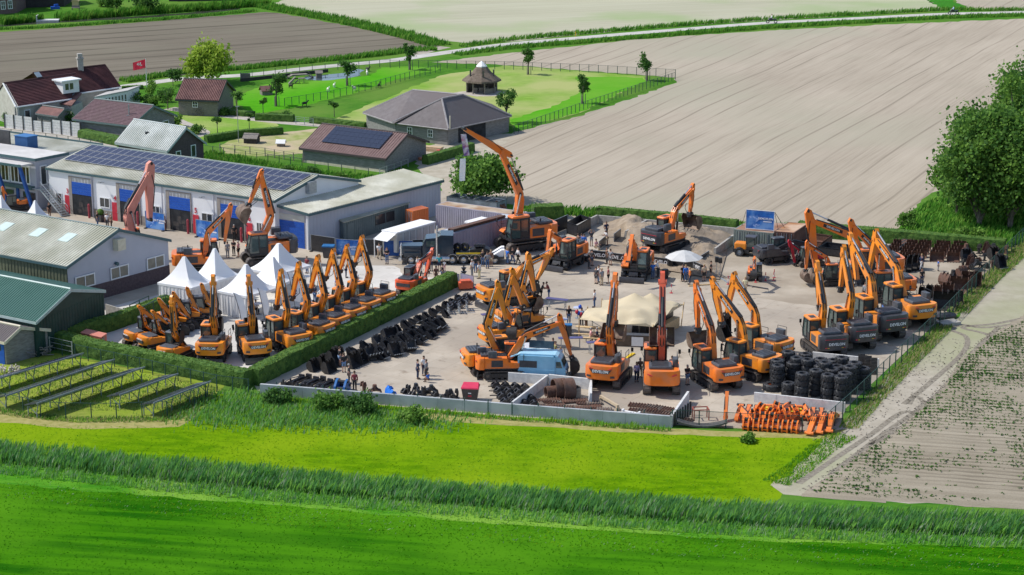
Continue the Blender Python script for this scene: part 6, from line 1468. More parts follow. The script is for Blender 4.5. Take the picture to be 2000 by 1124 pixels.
# wheel loader
wl=thing('wheel_loader','small orange wheel loader with dark cab before the grey green container','wheel loader',P(1470,500),R(-20),sc=.95)
m=MB();bevel_plan(m,rounded([(-2.0,-.6),(-.6,-.6),(-.6,.6),(-2.0,.6)],.15,2),.75,1.45,.08);m.build('engine_cover',orange,wl);MB().prism([(-2.1,.4),(-.3,.4),(-.3,.78),(-2.1,.78)],-.65,.65).build('rear_frame',black,wl);MB().prism([(.2,.35),(1.3,.35),(1.1,.9),(.2,.9)],-.4,.4).build('front_frame',black,wl);MB().bx(-.35,.25,-.15,.15,.4,.7).build('joint',black,wl)
MB().bx(-.7,.3,-.55,.55,.8,1.1).bx(-.7,-.64,-.55,.55,1.1,2.15).bx(.24,.3,-.55,-.49,1.1,2.15).bx(.24,.3,.49,.55,1.1,2.15).build('cab',black,wl);MB().bx(-.63,.28,-.5,.5,1.1,2.14).build('window',glass,wl);MB().bx(-.78,.36,-.6,.6,2.15,2.26).build('roof',deck,wl)
for x in (-1.35,1.0):
 for y in (-.72,.72):put('wheel',exmesh('wheel#l',m_wheel,[rubber,galv]),wl,(x,y,.5))
MB().tube([(.7,0,1.0),(1.5,0,1.1),(2.2,0,.5)],.12,6).build('lift_arm',black,wl);MB().prism([(2.2,.1),(2.9,.05),(2.5,.35),(2.3,.7)],-.9,.9).build('bucket',black,wl)
for lab,px,py,yaw in (('motorcycle riding on the country road, left one',1507,46,178),('motorcycle riding on the country road, right one',1862,29,178)):
 r=thing('motorcycle',lab,'motorcycle',P(px,py),R(yaw),group='motorcycles on the country road');[MB().lathe([(.2,-.06),(.34,-.07),(.34,.07),(.2,.06)],(x,0,.34),14,0,axis='y',close=True).build('wheel',rubber,r) for x in (-.75,.75)]
 MB().prism([(-.9,.75),(-.3,.55),(.3,.45),(.6,.8),(.3,1.0),(-.2,.82),(-.9,.9)],-.15,.15).build('body',dark,r);MB().tube([(.75,0,.34),(.45,0,1.05),(.4,-.35,1.08)],.04,5).tube([(.45,0,1.05),(.4,.35,1.08)],.03,5).build('fork',chrome,r)
# ================================================================= tyres
def tyre_mesh(r,h):
 m=MB();m.lathe([(r*.52,.0),(r*.85,0),(r*.97,h*.14),(r,h*.3),(r,h*.7),(r*.97,h*.86),(r*.85,h),(r*.52,h),(r*.48,h*.5)],(0,0,0),22,0,close=True)
 for i in range(22):
  t=2*math.pi*i/22;s=1 if i % 2 else -1;m.rbox((r*math.cos(t),r*math.sin(t),h*(.5+.21*s)),(.07,.10,h*.5),t,0,s*.5)
 return m.mesh('tyre',rubber)
TY=[tyre_mesh(.56,.55),tyre_mesh(.53,.36),tyre_mesh(.58,.46)];TH_=[.56,.365,.47]
STK=[('front row, leftmost',1540,747,2,0),('front row, second',1567,728,4,0),('front row, third',1594,722,4,0),('front row, fourth',1618,731,4,0),('front row, rightmost',1643,735,4,0),
 ('second row, leftmost',1520,713,6,1),('second row, next to the leftmost',1550,708,4,2),('second row, third',1575,716,3,2),('second row, fourth',1603,713,4,2),('second row, fifth',1626,720,4,2),('second row, sixth',1651,728,5,2),
 ('third row, leftmost',1519,702,5,2),('third row, second',1539,686,4,0),('third row, third',1556,698,4,0),('third row, fourth',1578,701,4,0),('third row, fifth',1588,709,5,1),('third row, sixth',1612,707,4,0),('third row, seventh',1636,714,4,2),('third row, rightmost',1661,715,5,2),
 ('back row, leftmost',1574,690,3,0),('back row, second',1604,700,4,2),('back row, third',1628,702,4,2),('back row, fourth',1645,697,4,0),('back row, fifth',1670,707,5,2),('back row, rightmost',1687,718,4,2)]
ON=['topmost','second','third','fourth','fifth','sixth']
for nm,x,y,n,k in STK:
 b=P(x,y,TH_[k]*n)
 for i in range(n):
  o=solo('tyre',TY[k],None,'black tyre, %s from the top in its stack, %s' % (ON[i],nm) if i else 'black tyre on top of its stack, %s' % nm,'tyre',(b.x+rnd.uniform(-.04,.04),b.y+rnd.uniform(-.04,.04),TH_[k]*(n-1-i)),rnd.uniform(0,6),'stacked tyres')
for lab,x,y in (('loose tyre with orange rim lying left of the tyre stacks',1507,762),):
 o=solo('tyre',tyre_mesh(.72,.55),None,lab,'tyre',P(x,y));MB().lathe([(.36,.45),(.30,.30),(.02,.28)],(0,0,0),16).build('rim',orange2,o)
for lab,x,y,k in (('black oil drum upright right of the wheeled excavator',1299,544,1),('black oil drum against the barrier board by the parasol',1309,524,1)):
 solo('drum',MB().cyl((0,0,0),(0,0,.95),.32,.32,14).lathe([(.34,.3),(.34,.35),(.34,.6),(.34,.65)],(0,0,0),14),black,lab,'drum',P(x,y),smooth=40)
# leaning crawler tracks by the wall
for i,(x,y) in enumerate([(1682,726),(1695,729),(1706,733)]):o=solo('crawler_track',MB().ribs((-.3,0,0),(-.3,.25,1.5),(.3,.25,1.5),(.3,0,0),12,.06).bx(-.3,.3,.02,.06,0,.1),trackm,'crawler track leaning on the wall behind the tyres, '+['left','middle','right'][i]+' one','crawler track',P(x,y),R(-5));o.data.flip_normals()

# ================================================================= loose attachments
darkb=mat('bucket_dark',(.035,.033,.033),(.06,.055,.052),4,.5,metal=.2)
def a_coupler():
 m=MB()
 for y in (-.22,.22):m.prism([(-.4,0),(.4,0),(.34,.35),(.1,.55),(-.1,.5),(-.34,.3)],y-.05,y+.05)
 for x,z in ((-.28,.2),(.25,.22),(0,.45)):m.cyl((x,-.32,z),(x,.32,z),.07,.07,8,1)
 m.bx(-.36,.36,-.17,.17,.05,.16);return m
def a_grapple():
 m=MB();m.cyl((0,0,.7),(0,0,1.15),.28,.22,10);m.bx(-.3,.3,-.25,.25,.5,.75)
 for s in (-1,1):
  for y in (-.3,0,.3):m.tube([(s*.2,y,.6),(s*.62,y,.5),(s*.7,y,.18),(s*.38,y,.02)],[.09,.08,.07,.03],5)
  m.tube([(s*.15,-.2,.95),(s*.55,-.2,.55)],.06,5,1)
 return m
def a_fork():
 m=MB().bx(-.1,.1,-.75,.75,.08,.24).bx(-.06,.06,-.7,.7,.5,.62)
 for y in (-.6,.6):m.bx(-.08,.08,y-.06,y+.06,.0,.9)
 for y in (-.38,.38):m.hexa([(.08,y-.08,0),(1.9,y-.06,0),(1.9,y+.06,0),(.08,y+.08,0),(.08,y-.08,.12),(1.9,y-.06,.03),(1.9,y+.06,.03),(.08,y+.08,.12)])
 m.cyl((0,-.75,.95),(0,.75,.95),.09,.09,8,1);return m
def a_beam():
 m=MB().bx(-1.5,1.5,-.11,.11,.12,.36).bx(-1.5,1.5,-.16,.16,.30,.36)
 for x in (-1.45,1.45):m.bx(x-.12,x+.12,-.3,.3,0,.6)
 m.cyl((-1.5,0,.5),(-1.5,.0,.9),.1,.1,8);m.tube([(-1.2,.2,.4),(0,.24,.55),(1.2,.2,.4)],.05,5,1);return m
def a_ripper():
 m=MB().prism([(-.1,0),(.15,.1),(.25,.55),(.15,1.0),(-.15,1.0),(-.05,.5)],-.1,.1)
 for y in (-.18,.18):m.prism([(-.25,.7),(.25,.7),(.15,1.15),(-.15,1.15)],y-.04,y+.04)
 m.cyl((0,-.25,1.0),(0,.25,1.0),.06,.06,8,1).bx(-.3,.3,-.3,.3,0,.08);return m
def a_sweep():
 m=MB().bx(-.9,.9,-.3,.3,.1,.5);m.cyl((-.85,0,.3),(.85,0,.3),.3,.3,12)
 for x in (-.6,0,.6):m.bx(x-.06,x+.06,-.35,.35,.5,.75)
 return m
AT={}
def att(kind,label,px,py,yaw=0,sc=1.0,mats=None,group=None,z=0.0,w=1.2,cat=None,tilt=0):
 mats=mats or [black,chrome];k=(kind,round(w,1),mats[0].name)
 if k not in AT:
  fn={'coupler':a_coupler,'grapple':a_grapple,'fork':a_fork,'beam':a_beam,'ripper':a_ripper,'sweep':a_sweep}.get(kind)
  AT[k]=(m_bucket(w)() if kind=='bucket' else fn()).mesh({'bucket':'digging_bucket','coupler':'quick_hitch','grapple':'grapple','fork':'fork_attachment','beam':'lifting_beam','ripper':'ripper_tooth','sweep':'sweeper_attachment'}[kind],mats,smooth=35)
 tl=tilt if kind=='bucket' else 0
 o=put(AT[k].name,AT[k],None,P(px,py)+V((0,0,z+(1.37*sc*(1-tl*.25) if kind=='bucket' else 0))),R(yaw));o.scale=(sc,sc,sc);o.rotation_euler.y=tl
 return tag(o,label,cat or AT[k].name.replace('_',' '),group)
ORD=['first','second','third','fourth','fifth','sixth','seventh','eighth','ninth','tenth','eleventh','twelfth','thirteenth','fourteenth','fifteenth','sixteenth','seventeenth','eighteenth']
GBK='black buckets laid out along the hedge'
def brow(n,a,b,lab,kinds,yaw=152,sc=.56,group=GBK,mats=None,jit=8):
 for i in range(n):
  t=i/max(1,n-1);k=kinds[i % len(kinds)];w=[1.2,.8,1.6,1.0][i % 4]
  nm={'bucket':'bucket','coupler':'quick hitch','grapple':'grapple','fork':'fork','beam':'lifting beam','ripper':'ripper tooth','sweep':'sweeper'}[k]
  att(k,lab % (ORD[i],nm),a[0]+(b[0]-a[0])*t+rnd.uniform(-1.5,1.5),a[1]+(b[1]-a[1])*t,yaw+rnd.uniform(-jit,jit)+(180 if k=='fork' else 0),sc*rnd.uniform(.9,1.12),mats or ([black,galv] if k=='bucket' else [black,[dark,galv][i % 2]]),group,w=w,tilt=rnd.uniform(.35,.95))  # pale steel teeth put glints into the black bucket colouring
brow(13,(735,668),(893,592),'black steel piece, %s (%s) in the row closest to the hedge',['bucket'])
brow(10,(752,676),(868,620),'black steel piece, %s (%s) in the second row from the hedge',['bucket','bucket','coupler'])
brow(8,(776,678),(858,640),'black steel piece, %s (%s) in the third row from the hedge',['bucket'],sc=.75)
brow(4,(814,672),(850,655),'black steel piece, %s (%s) in the short row at the open yard',['bucket','coupler'],sc=.68)
brow(11,(672,706),(760,664),'dark steel piece, %s (%s) in the pile below the hedge middle',['coupler','bucket','coupler'],sc=.8,jit=40)
brow(10,(700,708),(790,672),'dark steel piece, %s (%s) in the pile before the hedge middle',['coupler','coupler','bucket'],sc=.85,jit=50)
brow(8,(728,704),(800,684),'dark steel piece, %s (%s) on the pile edge toward the yard',['coupler','bucket','ripper'],sc=.8,jit=50)
for i,(x,y,w,s,yw) in enumerate([(612,724,1.6,.7,150),(630,716,1.2,.7,150),(642,727,1.8,.75,152),(655,712,1.8,1.0,150),(690,716,1.8,.85,148),(704,709,1.4,.8,150)]):
 att('bucket','large black bucket with mouth toward the yard, %s from the hedge corner' % ORD[i],x,y,yw,s,[darkb,black],'large black buckets near the hedge corner',w=w)
for i in range(7):att('beam','long black lifting beam, %s of those lying by the hedge corner' % ORD[i],572+i*14,750+i*2.2-(i % 2)*3,58,.85,[black,dark],'lifting beams at the hedge corner')
for i in range(6):att('sweep' if i % 2 else 'fork','dark attachment in the stack at the hedge end, %s from the left' % ORD[i],882+i*7,606-i*4,160,.8,[dark,black],'attachments stacked at the hedge end')
for i,(x,y) in enumerate([(876,612),(897,611),(912,606)]):att('fork','grey fork frame flat on the yard, %s beyond the hedge end' % ORD[i],x,y,10,.8,[galv,dark],'grey fork frames')
for i in range(9):att(['coupler','ripper','coupler','grapple'][i % 4],'black attachment, %s from the left in the heap behind the concrete wall' % ORD[i],790+i*7.5,771+(i % 3)*3-3,rnd.uniform(0,180),.75,[black,dark],'heap behind the front wall middle')
for i in range(5):att(['coupler','ripper','grapple'][i % 3],'black attachment, %s from the left in the heap beside the red bin' % ORD[i],868+i*6,778+(i % 2)*2,rnd.uniform(0,180),.7,[black,dark],'heap left of the red bin')
k=0
for r_ in range(4):
 for c_ in range(4):
  att('coupler','black quick hitch in row %s, place %s, of the block beside the diagonal wall' % (['one','two','three','four'][r_],['one','two','three','four'][c_]),968+c_*19+(3-r_)*6,790-r_*11+c_*1.5,20+rnd.uniform(-10,10),1.0,[black,dark],'quick hitches beside the diagonal wall')
  if r_ % 2==c_ % 2:o_=AT[('coupler',1.2,black.name)]
for i in range(4):solo('fork_tine',MB().bx(0,1.6,-.06,.06,.25,.31),black,'long fork tine sticking out left of the quick hitches, %s from the top' % ORD[i],'fork tine',P(952+i*1.5,752+i*9),R(-4),'fork tines')
o=att('coupler','blue arched quick hitch beside the man in maroon',668,764,75,1.9,[mat('machine_blue',(.015,.10,.30),(.02,.14,.38),2,.45),rubber])
o=att('bucket','bright blue wide bucket lying behind the front wall',765,782,200,.72,[mat('bucket_bright_blue',(.01,.12,.50),(.015,.16,.60),2,.45),black],w=2.2)
att('ripper','rusty brown ripper left of the blue bucket',710,769,40,.9,[rust,black]);att('grapple','rusty brown grapple claw beside the blue bucket',732,772,10,.8,[rust,black])
# rusty buckets at the far right
GR_='rusty buckets in rows before the far hedge'
for ci,(x,n,w) in enumerate([(1752,4,1.2),(1781,5,1.6),(1806,4,1.8),(1842,4,2.0),(1874,4,1.8)]):
 for k in range(n):
  att('bucket','rusty bucket, %s from the hedge in the %s column' % (ORD[k],['leftmost','second','middle','fourth','rightmost'][ci]),x-k*4.2,487+k*7+ci*.8,78+rnd.uniform(-4,4),.72,[rust,black],GR_,w=w)
for i in range(4):att('bucket','black bucket standing open behind the white trousered man, %s from the left' % ORD[i],1756+i*11,531-i*2,72,.95,[darkb,black],'black buckets at the far right',w=1.5)
for i in range(20):
 att(['grapple','coupler','ripper','bucket'][i % 4],'scrap attachment, number %s along the heap beside the far fence' % ORD[i] if i<18 else 'scrap attachment on the heap end beside the far fence, %s' % ['upper','lower'][i-18],1884+(i % 7)*13+rnd.uniform(-4,4),498+(i//7)*14+rnd.uniform(-3,3),rnd.uniform(0,360),rnd.uniform(.7,1.1),[[rust,black],[black,galv],[darkb,black]][i % 3],'heap of attachments at the far fence',z=rnd.uniform(0,.3))
for i in range(10):
 att(['coupler','grapple','bucket'][i % 3],'black attachment, %s in the heap between the two men and the fence' % ORD[i],1846+(i % 5)*15,548+(i//5)*13,rnd.uniform(0,360),.95,[[black,galv],[rust,black],[darkb,black]][(i*2) % 3],'heap of attachments near the fence')
for i,(x,y,s,w,mm) in enumerate([(1800,582,.75,.7,darkb),(1815,580,.8,.8,darkb),(1832,582,.85,.9,rust),(1851,582,1.0,1.1,rust),(1872,572,1.1,1.6,rust),(1896,562,1.1,1.8,rust),(1844,604,1.15,1.9,darkb),(1866,594,.9,1.5,darkb)]):
 att('bucket','%s bucket tipped toward the yard by the right fence, %s from the row end' % ('rusty' if mm is rust else 'black',ORD[i]),x,y,60+i*3,s,[mm,black],'buckets along the right fence',w=w)
solo('chain_heap',MB().ball((0,0,.2),(1.2,.7,.35),0,9,5),black,'heap of black chains on a pallet beside the amber excavator and fence','chains',P(1848,622),.5);solo('pallet',MB().bx(-1,1,-.6,.6,.1,.3).bx(-1,1,-.6,-.5,0,.1).bx(-1,1,.5,.6,0,.1),conc2,'concrete slab stack under the chain heap by the fence','slab',P(1852,634),.4)
# lattice of steel profiles leaning at the hedge
for i in range(5):solo('steel_profile',MB().bx(0,4.2,-.1,.1,0,.16),rust if i % 2 else dark,'long steel profile sloping up at the rear hedge, %s from the left' % ORD[i],'steel profile',P(1722+i*6,489+i),R(38+i*3),'steel profiles at the rear hedge').rotation_euler.y=-.16
# rusty pads and drums in the bays
def pads(n,m_):
 def f():
  m=MB()
  for i in range(n):m.bx(-.32,.32,i*.2,i*.2+.17,0,.12);m.bx(-.3,.3,i*.2+.05,i*.2+.09,.12,.18)
  return m
 return f
PD=[pads(8,0)().mesh('track_pads',rust),pads(6,0)().mesh('track_pads',mat('grey_brown_steel',(.16,.13,.11),(.24,.20,.17),3,.8)),pads(10,0)().mesh('track_pads',rust)]
for i in range(20):
 x=1036+(i % 7)*22+rnd.uniform(-5,5);y=806-(i//7)*11+(i % 7)*1.3
 solo('track_pads',PD[i % 3],None,'rusty track pad set, place %s in the %s row of the left bay' % (ORD[i % 7],['front','middle','back'][i//7]),'track pads',P(x,y)+V((0,0,.05*(i % 2))),rnd.uniform(-1.9,-1.2),'track pad sets in the bays',sc=1.1)
for i in range(14):
 x=1228+(i % 5)*17;y=812-(i//5)*10+(i % 5)*1.6
 solo('track_pads',PD[(i+1) % 3],None,'brown track pad set, place %s in the %s row beside the gap wall' % (ORD[i % 5],['front','middle','back'][i//5]),'track pads',P(x,y),rnd.uniform(-1.6,-1.3)-.5,'track pad sets in the bays',sc=1.2)
for i,(x,y,s) in enumerate([(1077,775,.5),(1092,775,.85),(1108,777,.9),(1122,776,.55)]):
 solo('curved_track',MB().lathe([(s-.06,-.5),(s,-.5),(s,.5),(s-.06,.5)],(0,0,s*.85),18,0,axis='x',close=True).lathe([(s+.03,-.4),(s+.03,-.3)],(0,0,s*.85),18,0,axis='x') if i != 3 else MB().lathe([(.48,0),(.55,0),(.55,.9),(.48,.9)],(0,0,0),16,close=True),[rust,rust,rust,woodd][i],['small rolled rusty track','big rolled rusty track left one','big rolled rusty track right one','upright brown drum full of scrap'][i]+' in the bay behind the concrete wall','track',P(x,y),R(18),smooth=40)
for i,(a,b) in enumerate([((1173,783),(1207,803)),((1215,806),(1250,812))]):A,B=P(*a),P(*b);solo('timber_beam',MB().bx(0,(B-A).length,-.1,.1,.3 if i==0 else 0,.5 if i==0 else .2).bx(0,.15,-.15,.15,0,.3).bx((B-A).length-.15,(B-A).length,-.15,.15,0,.3),[mat('pale_timber',(.42,.33,.22),(.5,.41,.29),4,.8),white][i],['pale timber beam lying across two blocks between the bays','white painted beam at the front wall between the bays'][i],'beam',A,ang(A,B))
# orange boom parts at the front right
BM,SM=m_boom().mesh('boom_part',[orange2,black]),m_stick().mesh('stick_part',[orange2,black]);SY=m_stick().mesh('stick_part',[yellow,black])
def m_arm():
 m=MB()
 for y in (-.22,.22):m.prism([(-.5,0),(.5,0),(.6,.4),(.35,.9),(0,1.05),(-.35,.9),(-.6,.4)],y-.06,y+.06)
 m.cyl((0,-.3,.85),(0,.3,.85),.16,.16,10,1).bx(-.4,.4,-.18,.18,.1,.6).cyl((-.35,-.35,.3),(-.35,.35,.3),.1,.1,8,1);return m
AM=m_arm().mesh('boom_bracket',[orange2,black])
GO='orange boom parts in the front right bay'
for i in range(3):o=solo('boom_part',BM,None,'long orange boom lying at the fence corner, %s from the left' % ORD[i],'boom',P(1580+i*19,852-i*2),R(66+i*3),GO,sc=.70);o.rotation_euler.x=R(0);o.location.z=.25
for i in range(3):o=solo('stick_part',SM,None,'orange stick leaning at the left of the boom parts, %s from the left' % ORD[i],'boom',P(1440+i*15,822+i*1),R(74),GO,sc=.8);o.location.z=.2;o.rotation_euler.y=-.18
for i in range(9):solo('boom_bracket',AM,None,'orange bracket standing in the %s row of boom parts, %s' % (['front','rear'][i//6],ORD[i % 6]),'boom part',P(1458+(i % 6)*19+(i//6)*12,838-(i//6)*13+(i % 6)*1.2),R(75+rnd.uniform(-10,10)),GO,sc=.95)
for i in range(4):o=solo('stick_part',SY if i in (1,2) else SM,None,'%s stick lying crosswise behind the brackets, %s from the front' % ('yellow' if i in (1,2) else 'orange',ORD[i]),'boom',P(1496+i*3,822-i*5),R(4+i*3),GO,sc=1.0);o.location.z=.25
for i in range(4):o=solo('stick_part',SM,None,'orange stick at the rear wall of the bay, %s from the left' % ORD[i],'boom',P(1555+i*16,818+i*1),R(80),GO,sc=.8);o.location.z=.2
for i in range(14):o=solo('boom_bracket' if i % 3 else 'stick_part',AM if i % 3 else SM,None,'orange part thrown on the pile of boom parts, %s from the left' % ORD[i],'boom part',P(1462+i*9.5,830-(i*5 % 13)),R(rnd.uniform(40,110)),GO,sc=rnd.uniform(.65,.9));o.location.z=.35+.12*(i % 3);o.rotation_euler.x=rnd.uniform(-.8,.8);o.rotation_euler.y=rnd.uniform(-.25,.25)
solo('boom_part',SM,None,'single orange mast part standing at the left of the bay','boom',P(1417,822)+V((0,0,.3)),R(80),GO,sc=.75).rotation_euler.y=R(-60)
m=MB();n=12
for i in range(n):
 t0,t1=i/n,(i+1)/n;z=lambda t:.05+1.6*(t-.5)**2
 m.hexa([(-2+4*t0,-.4,z(t0)),(-2+4*t1,-.4,z(t1)),(-2+4*t1,.4,z(t1)),(-2+4*t0,.4,z(t0)),(-2+4*t0,-.4,z(t0)+.14),(-2+4*t1,-.4,z(t1)+.14),(-2+4*t1,.4,z(t1)+.14),(-2+4*t0,.4,z(t0)+.14)])
solo('rubber_track',m,mat('grey_rubber',(.07,.07,.07),(.11,.11,.105),3,.7),'curved grey rubber track lying behind the front fence','rubber track',P(1371,834),R(-4))
for i in range(7):solo('steel_post',MB().bx(-.07,.07,-.07,.07,0,1.15),black,'black steel post standing at the gap wall, %s from the left' % ORD[i],'post',P(1318+i*5,832-i*3.5),0,'black steel posts at the gap')
solo('steel_cage',MB().tube([(-.6,0,0),(-.6,0,.9),(.6,0,.9),(.6,0,0)],.05,5).tube([(-.6,.8,0),(-.6,.8,.9),(.6,.8,.9),(.6,.8,0)],.05,5).tube([(-.6,0,.9),(-.6,.8,.9)],.05,5).tube([(.6,0,.9),(.6,.8,.9)],.05,5),mat('red_brown_paint',(.25,.07,.05),(.32,.1,.07),2,.6),'red brown tube cage behind the front fence','cage',P(1370,822),.1)
# ================================================================= small yard furniture
bn=thing('waste_bin','black waste bin with red lid standing in the yard front','bin',P(919,782),R(-6));MB().hexa([(-.55,-.42,.15),(.55,-.42,.15),(.55,.42,.15),(-.55,.42,.15),(-.7,-.55,1.15),(.7,-.55,1.15),(.7,.55,1.15),(-.7,.55,1.15)]).build('body',mat('bin_brown_black',(.05,.045,.042),(.075,.068,.064),2,.6),bn);MB().hexa([(-.74,-.6,1.15),(.74,-.6,1.15),(.74,.6,1.15),(-.74,.6,1.15),(-.72,-.55,1.25),(.72,-.55,1.25),(.62,.5,1.42),(-.62,.5,1.42)]).build('lid',mat('bin_red',(.55,.03,.08),(.62,.045,.1),2,.5),bn)
MB().bx(-.14,.12,-.505,-.475,.72,.95).build('label',white,bn);MB().bx(-.16,.14,-.475,-.455,.45,.68).build('label',redm,bn)
for x in (-.45,.45):
 for y in (-.3,.3):MB().cyl((x-.03,y,.1),(x+.03,y,.1),.1,.1,8).build('caster',rubber,bn)
wb=thing('wheelie_bin','black wheelie bin with blue lid beside the toilet banner','bin',P(642,503),R(-5));MB().hexa([(-.5,-.4,.05),(.5,-.4,.05),(.5,.4,.05),(-.5,.4,.05),(-.6,-.5,1.2),(.6,-.5,1.2),(.6,.5,1.2),(-.6,.5,1.2)]).build('body',dark,wb);MB().bx(-.63,.63,-.53,.53,1.2,1.32).build('lid',mat('lid_blue',(.02,.12,.30),(.03,.16,.38),2,.5),wb)
pl=thing('planter','round clipped box bush in a dark square planter at the workshop','planter',P(197,433),R(-31));MB().hexa([(-.4,-.4,0),(.4,-.4,0),(.4,.4,0),(-.4,.4,0),(-.5,-.5,.8),(.5,-.5,.8),(.5,.5,.8),(-.5,.5,.8)]).build('pot',dark,pl);MB().ball((0,0,1.05),.42,0,12,8).build('bush',hedge_m,pl)
tpm=mat('purple_table_top',(.07,.065,.17),(.10,.09,.22),2,.4);whm=mat('pale_table_top',(.42,.45,.58),(.5,.53,.65),2,.5)
def table(label,px,py,yaw,L=2.2,W=.6,h=1.08,top=None,cat='table',group='high tables around the tent'):
 r=thing('table',label,cat,P(px,py),R(yaw),group);MB().bx(-L/2,L/2,-W/2,W/2,h-.05,h).build('table_top',top or tpm,r)
 for x in (-L*.38,L*.38):m=MB().tube([(x,-W*.4,0),(x,-W*.4,h-.05)],.025,4).tube([(x,W*.4,0),(x,W*.4,h-.05)],.025,4).tube([(x,-W*.4,.1),(x,W*.4,h*.8)],.02,4).tube([(x,W*.4,.1),(x,-W*.4,h*.8)],.02,4);m.build('leg',galv,r)
 return r
for lab,x,y,yw in (('purple topped high table behind the steel bucket',1088,605,-22),('purple topped high table beside the woman in grey',1040,616,-18),('purple topped high table left of the middle excavators',962,634,20),('purple topped high table beside the blue bin at the tent',1114,682,5),('purple topped high table left of the front excavator cab',1169,690,12)):table(lab,x,y,yw)
for lab,x,y in (('small round blue table before the man in printed shirt',1100,645),('small round blue table at the left tent pole',1128,622),('blue round standing table inside the tent group',504,614),('white standing table under the tents, left one',519,612),('white standing table under the tents, right one',530,609),('white standing table under the rear tent',598,560)):
 r=thing('standing_table',lab,'table',P(x,y),0,'round standing tables');MB().cyl((0,0,1.03),(0,0,1.08),.42,.42,16).build('table_top',whm if 'white' not in lab else white,r);MB().cyl((0,0,0),(0,0,1.03),.04,.04,6).build('stem',galv,r);MB().cyl((0,0,0),(0,0,.05),.28,.28,10).build('foot',galv,r)
GBN='yellow beer tables and benches'
for i,(x,y,yw,k,lab) in enumerate([(1064,634,-14,1,'yellow beer table left of the tent, farthest'),(1056,642,-14,0,'yellow bench in front of the farthest beer table'),(1050,650,-14,1,'yellow beer table in the middle left of the tent'),(1044,657,-14,0,'yellow bench nearest the dark glazed cab'),(1172,641,-12,1,'yellow beer table under the left of the tent'),(1168,650,-12,0,'yellow bench under the left of the tent'),(1145,654,-12,1,'short yellow beer table beside the seated couple'),(1142,662,-12,0,'yellow bench left of the seated couple'),(1160,670,-12,0,'yellow bench the seated couple sits on')]):
 L,W,h=(2.0,.5,.76) if k else (2.0,.27,.46)
 r=thing('beer_table' if k else 'beer_bench',lab,'table' if k else 'bench',P(x,y),R(yw),GBN);MB().bx(-L/2,L/2,-W/2,W/2,h-.04,h).build('table_top' if k else 'seat',wood,r)
 for q in (-L*.36,L*.36):MB().tube([(q,-W*.35,0),(q,-W*.35,h-.04),(q,W*.35,h-.04),(q,W*.35,0)],.02,4).build('leg',greenp,r)
r=thing('wheelie_bin','dark bin with blue lid beside the tent pole','bin',P(1110,655));MB().bx(-.3,.3,-.3,.3,0,.95).build('body',dark,r);MB().bx(-.34,.34,-.34,.34,.95,1.05).build('lid',MT['lid_blue'],r)
r=thing('parasol','large white parasol behind the front arms beside the sand pit','parasol',P(1335,541));MB().lathe([(1.95,2.05),(1.0,2.5),(.06,2.8)],(0,0,0),8).lathe([(1.9,2.0),(1.95,2.05)],(0,0,0),8).build('canopy',mat('parasol_cloth',(.48,.48,.47),(.56,.56,.55),1,.7),r);MB().cyl((0,0,0),(0,0,2.8),.04,.04,6).build('pole',galv,r)
for i,x in enumerate((1399,1406)):r=thing('loudspeaker','black loudspeaker on a stand beside the sand pit, %s one' % ['left','right'][i],'loudspeaker',P(x,540+i*2));MB().bx(-.18,.18,-.16,.16,1.5,2.05).build('cabinet',black,r);MB().cyl((0,0,.2),(0,0,1.5),.03,.03,6).build('pole',galv,r);m=MB();[m.cyl((0,0,.6),(.5*math.cos(a),.5*math.sin(a),0),.02,.02,4) for a in (0,2.1,4.2)];m.build('tripod',galv,r)
for i,(x,y) in enumerate([(1422,556),(1476,552),(1495,549),(1512,543),(1511,548),(1311,573)]):
 solo('marker_post',MB().cyl((0,0,0),(0,0,.3),.04,.04,6,0).cyl((0,0,.3),(0,0,.6),.04,.04,6,1).cyl((0,0,.6),(0,0,.9),.04,.04,6,0).cyl((0,0,0),(0,0,.04),.18,.18,8,0),[redm,white],'thin red and white marker post on the packed earth, %s from the left' % ['second','third','fourth','sixth','fifth','first'][i],'marker post',P(x,y),0,'red and white marker posts')
for i,(a,b) in enumerate([((1410,540),(1470,562)),((1408,545),(1440,566)),((1345,560),(1400,556)),((1440,556),(1500,566))]):
 A,B=P(*a),P(*b);solo('timber_plank',MB().bx(0,(B-A).length,-.08,.08,0,.12),[woodd,galv,wood,dark][i],['weathered beam','grey steel beam','pale plank','dark beam'][i]+' lying on the earth course before the mini excavator','beam',A,ang(A,B))
solo('ramp_plank',MB().bx(0,3.4,-.16,.16,.02,.12).bx(.1,3.3,-.12,.12,.12,.13),yellow,'yellow strip ramp beside the front row excavator','ramp',P(1206,712),R(62))
for i,(x,y,c_) in enumerate([(1129,631,redm),(1133,637,mat('balloon_blue',(.02,.08,.45),(.03,.1,.55),2,.3)),(1137,630,redm),(1136,622,MT['balloon_blue'])]):g=P(1135,642);a=P(x,y,1.5 if i != 3 else 2.2);solo('balloon',MB().ball((0,0,0),(.17,.17,.21),0,10,8),c_,'%s balloon at the left corner of the beige tent, %s' % (['red','blue'][i % 2],['leftmost','lower','right','upper'][i]),'balloon',V((a.x,g.y,1.6-i*.12 if i != 3 else 2.1)),0,'balloons at the tent',smooth=60)
solo('auger_tool',MB().cyl((0,0,.0),(0,0,2.1),.07,.07,8).bx(-.3,.3,-.2,.2,0,.2).lathe([(.08,.5),(.32,.55),(.08,.62),(.32,.95),(.08,1.0),(.32,1.35),(.08,1.4),(.28,1.75),(.08,1.8)],(0,0,0),10),black,'black auger tool standing between the lavender boards','auger',P(906,556))
solo('compressor',MB().bx(-.7,.7,-.4,.4,.2,.8).bx(-.5,.5,-.35,.35,.8,1.0),mat('tomato_paint',(.60,.11,.05),(.68,.14,.07),2,.5),'red orange machine box behind the hedge end','machine',P(909,566),.2)
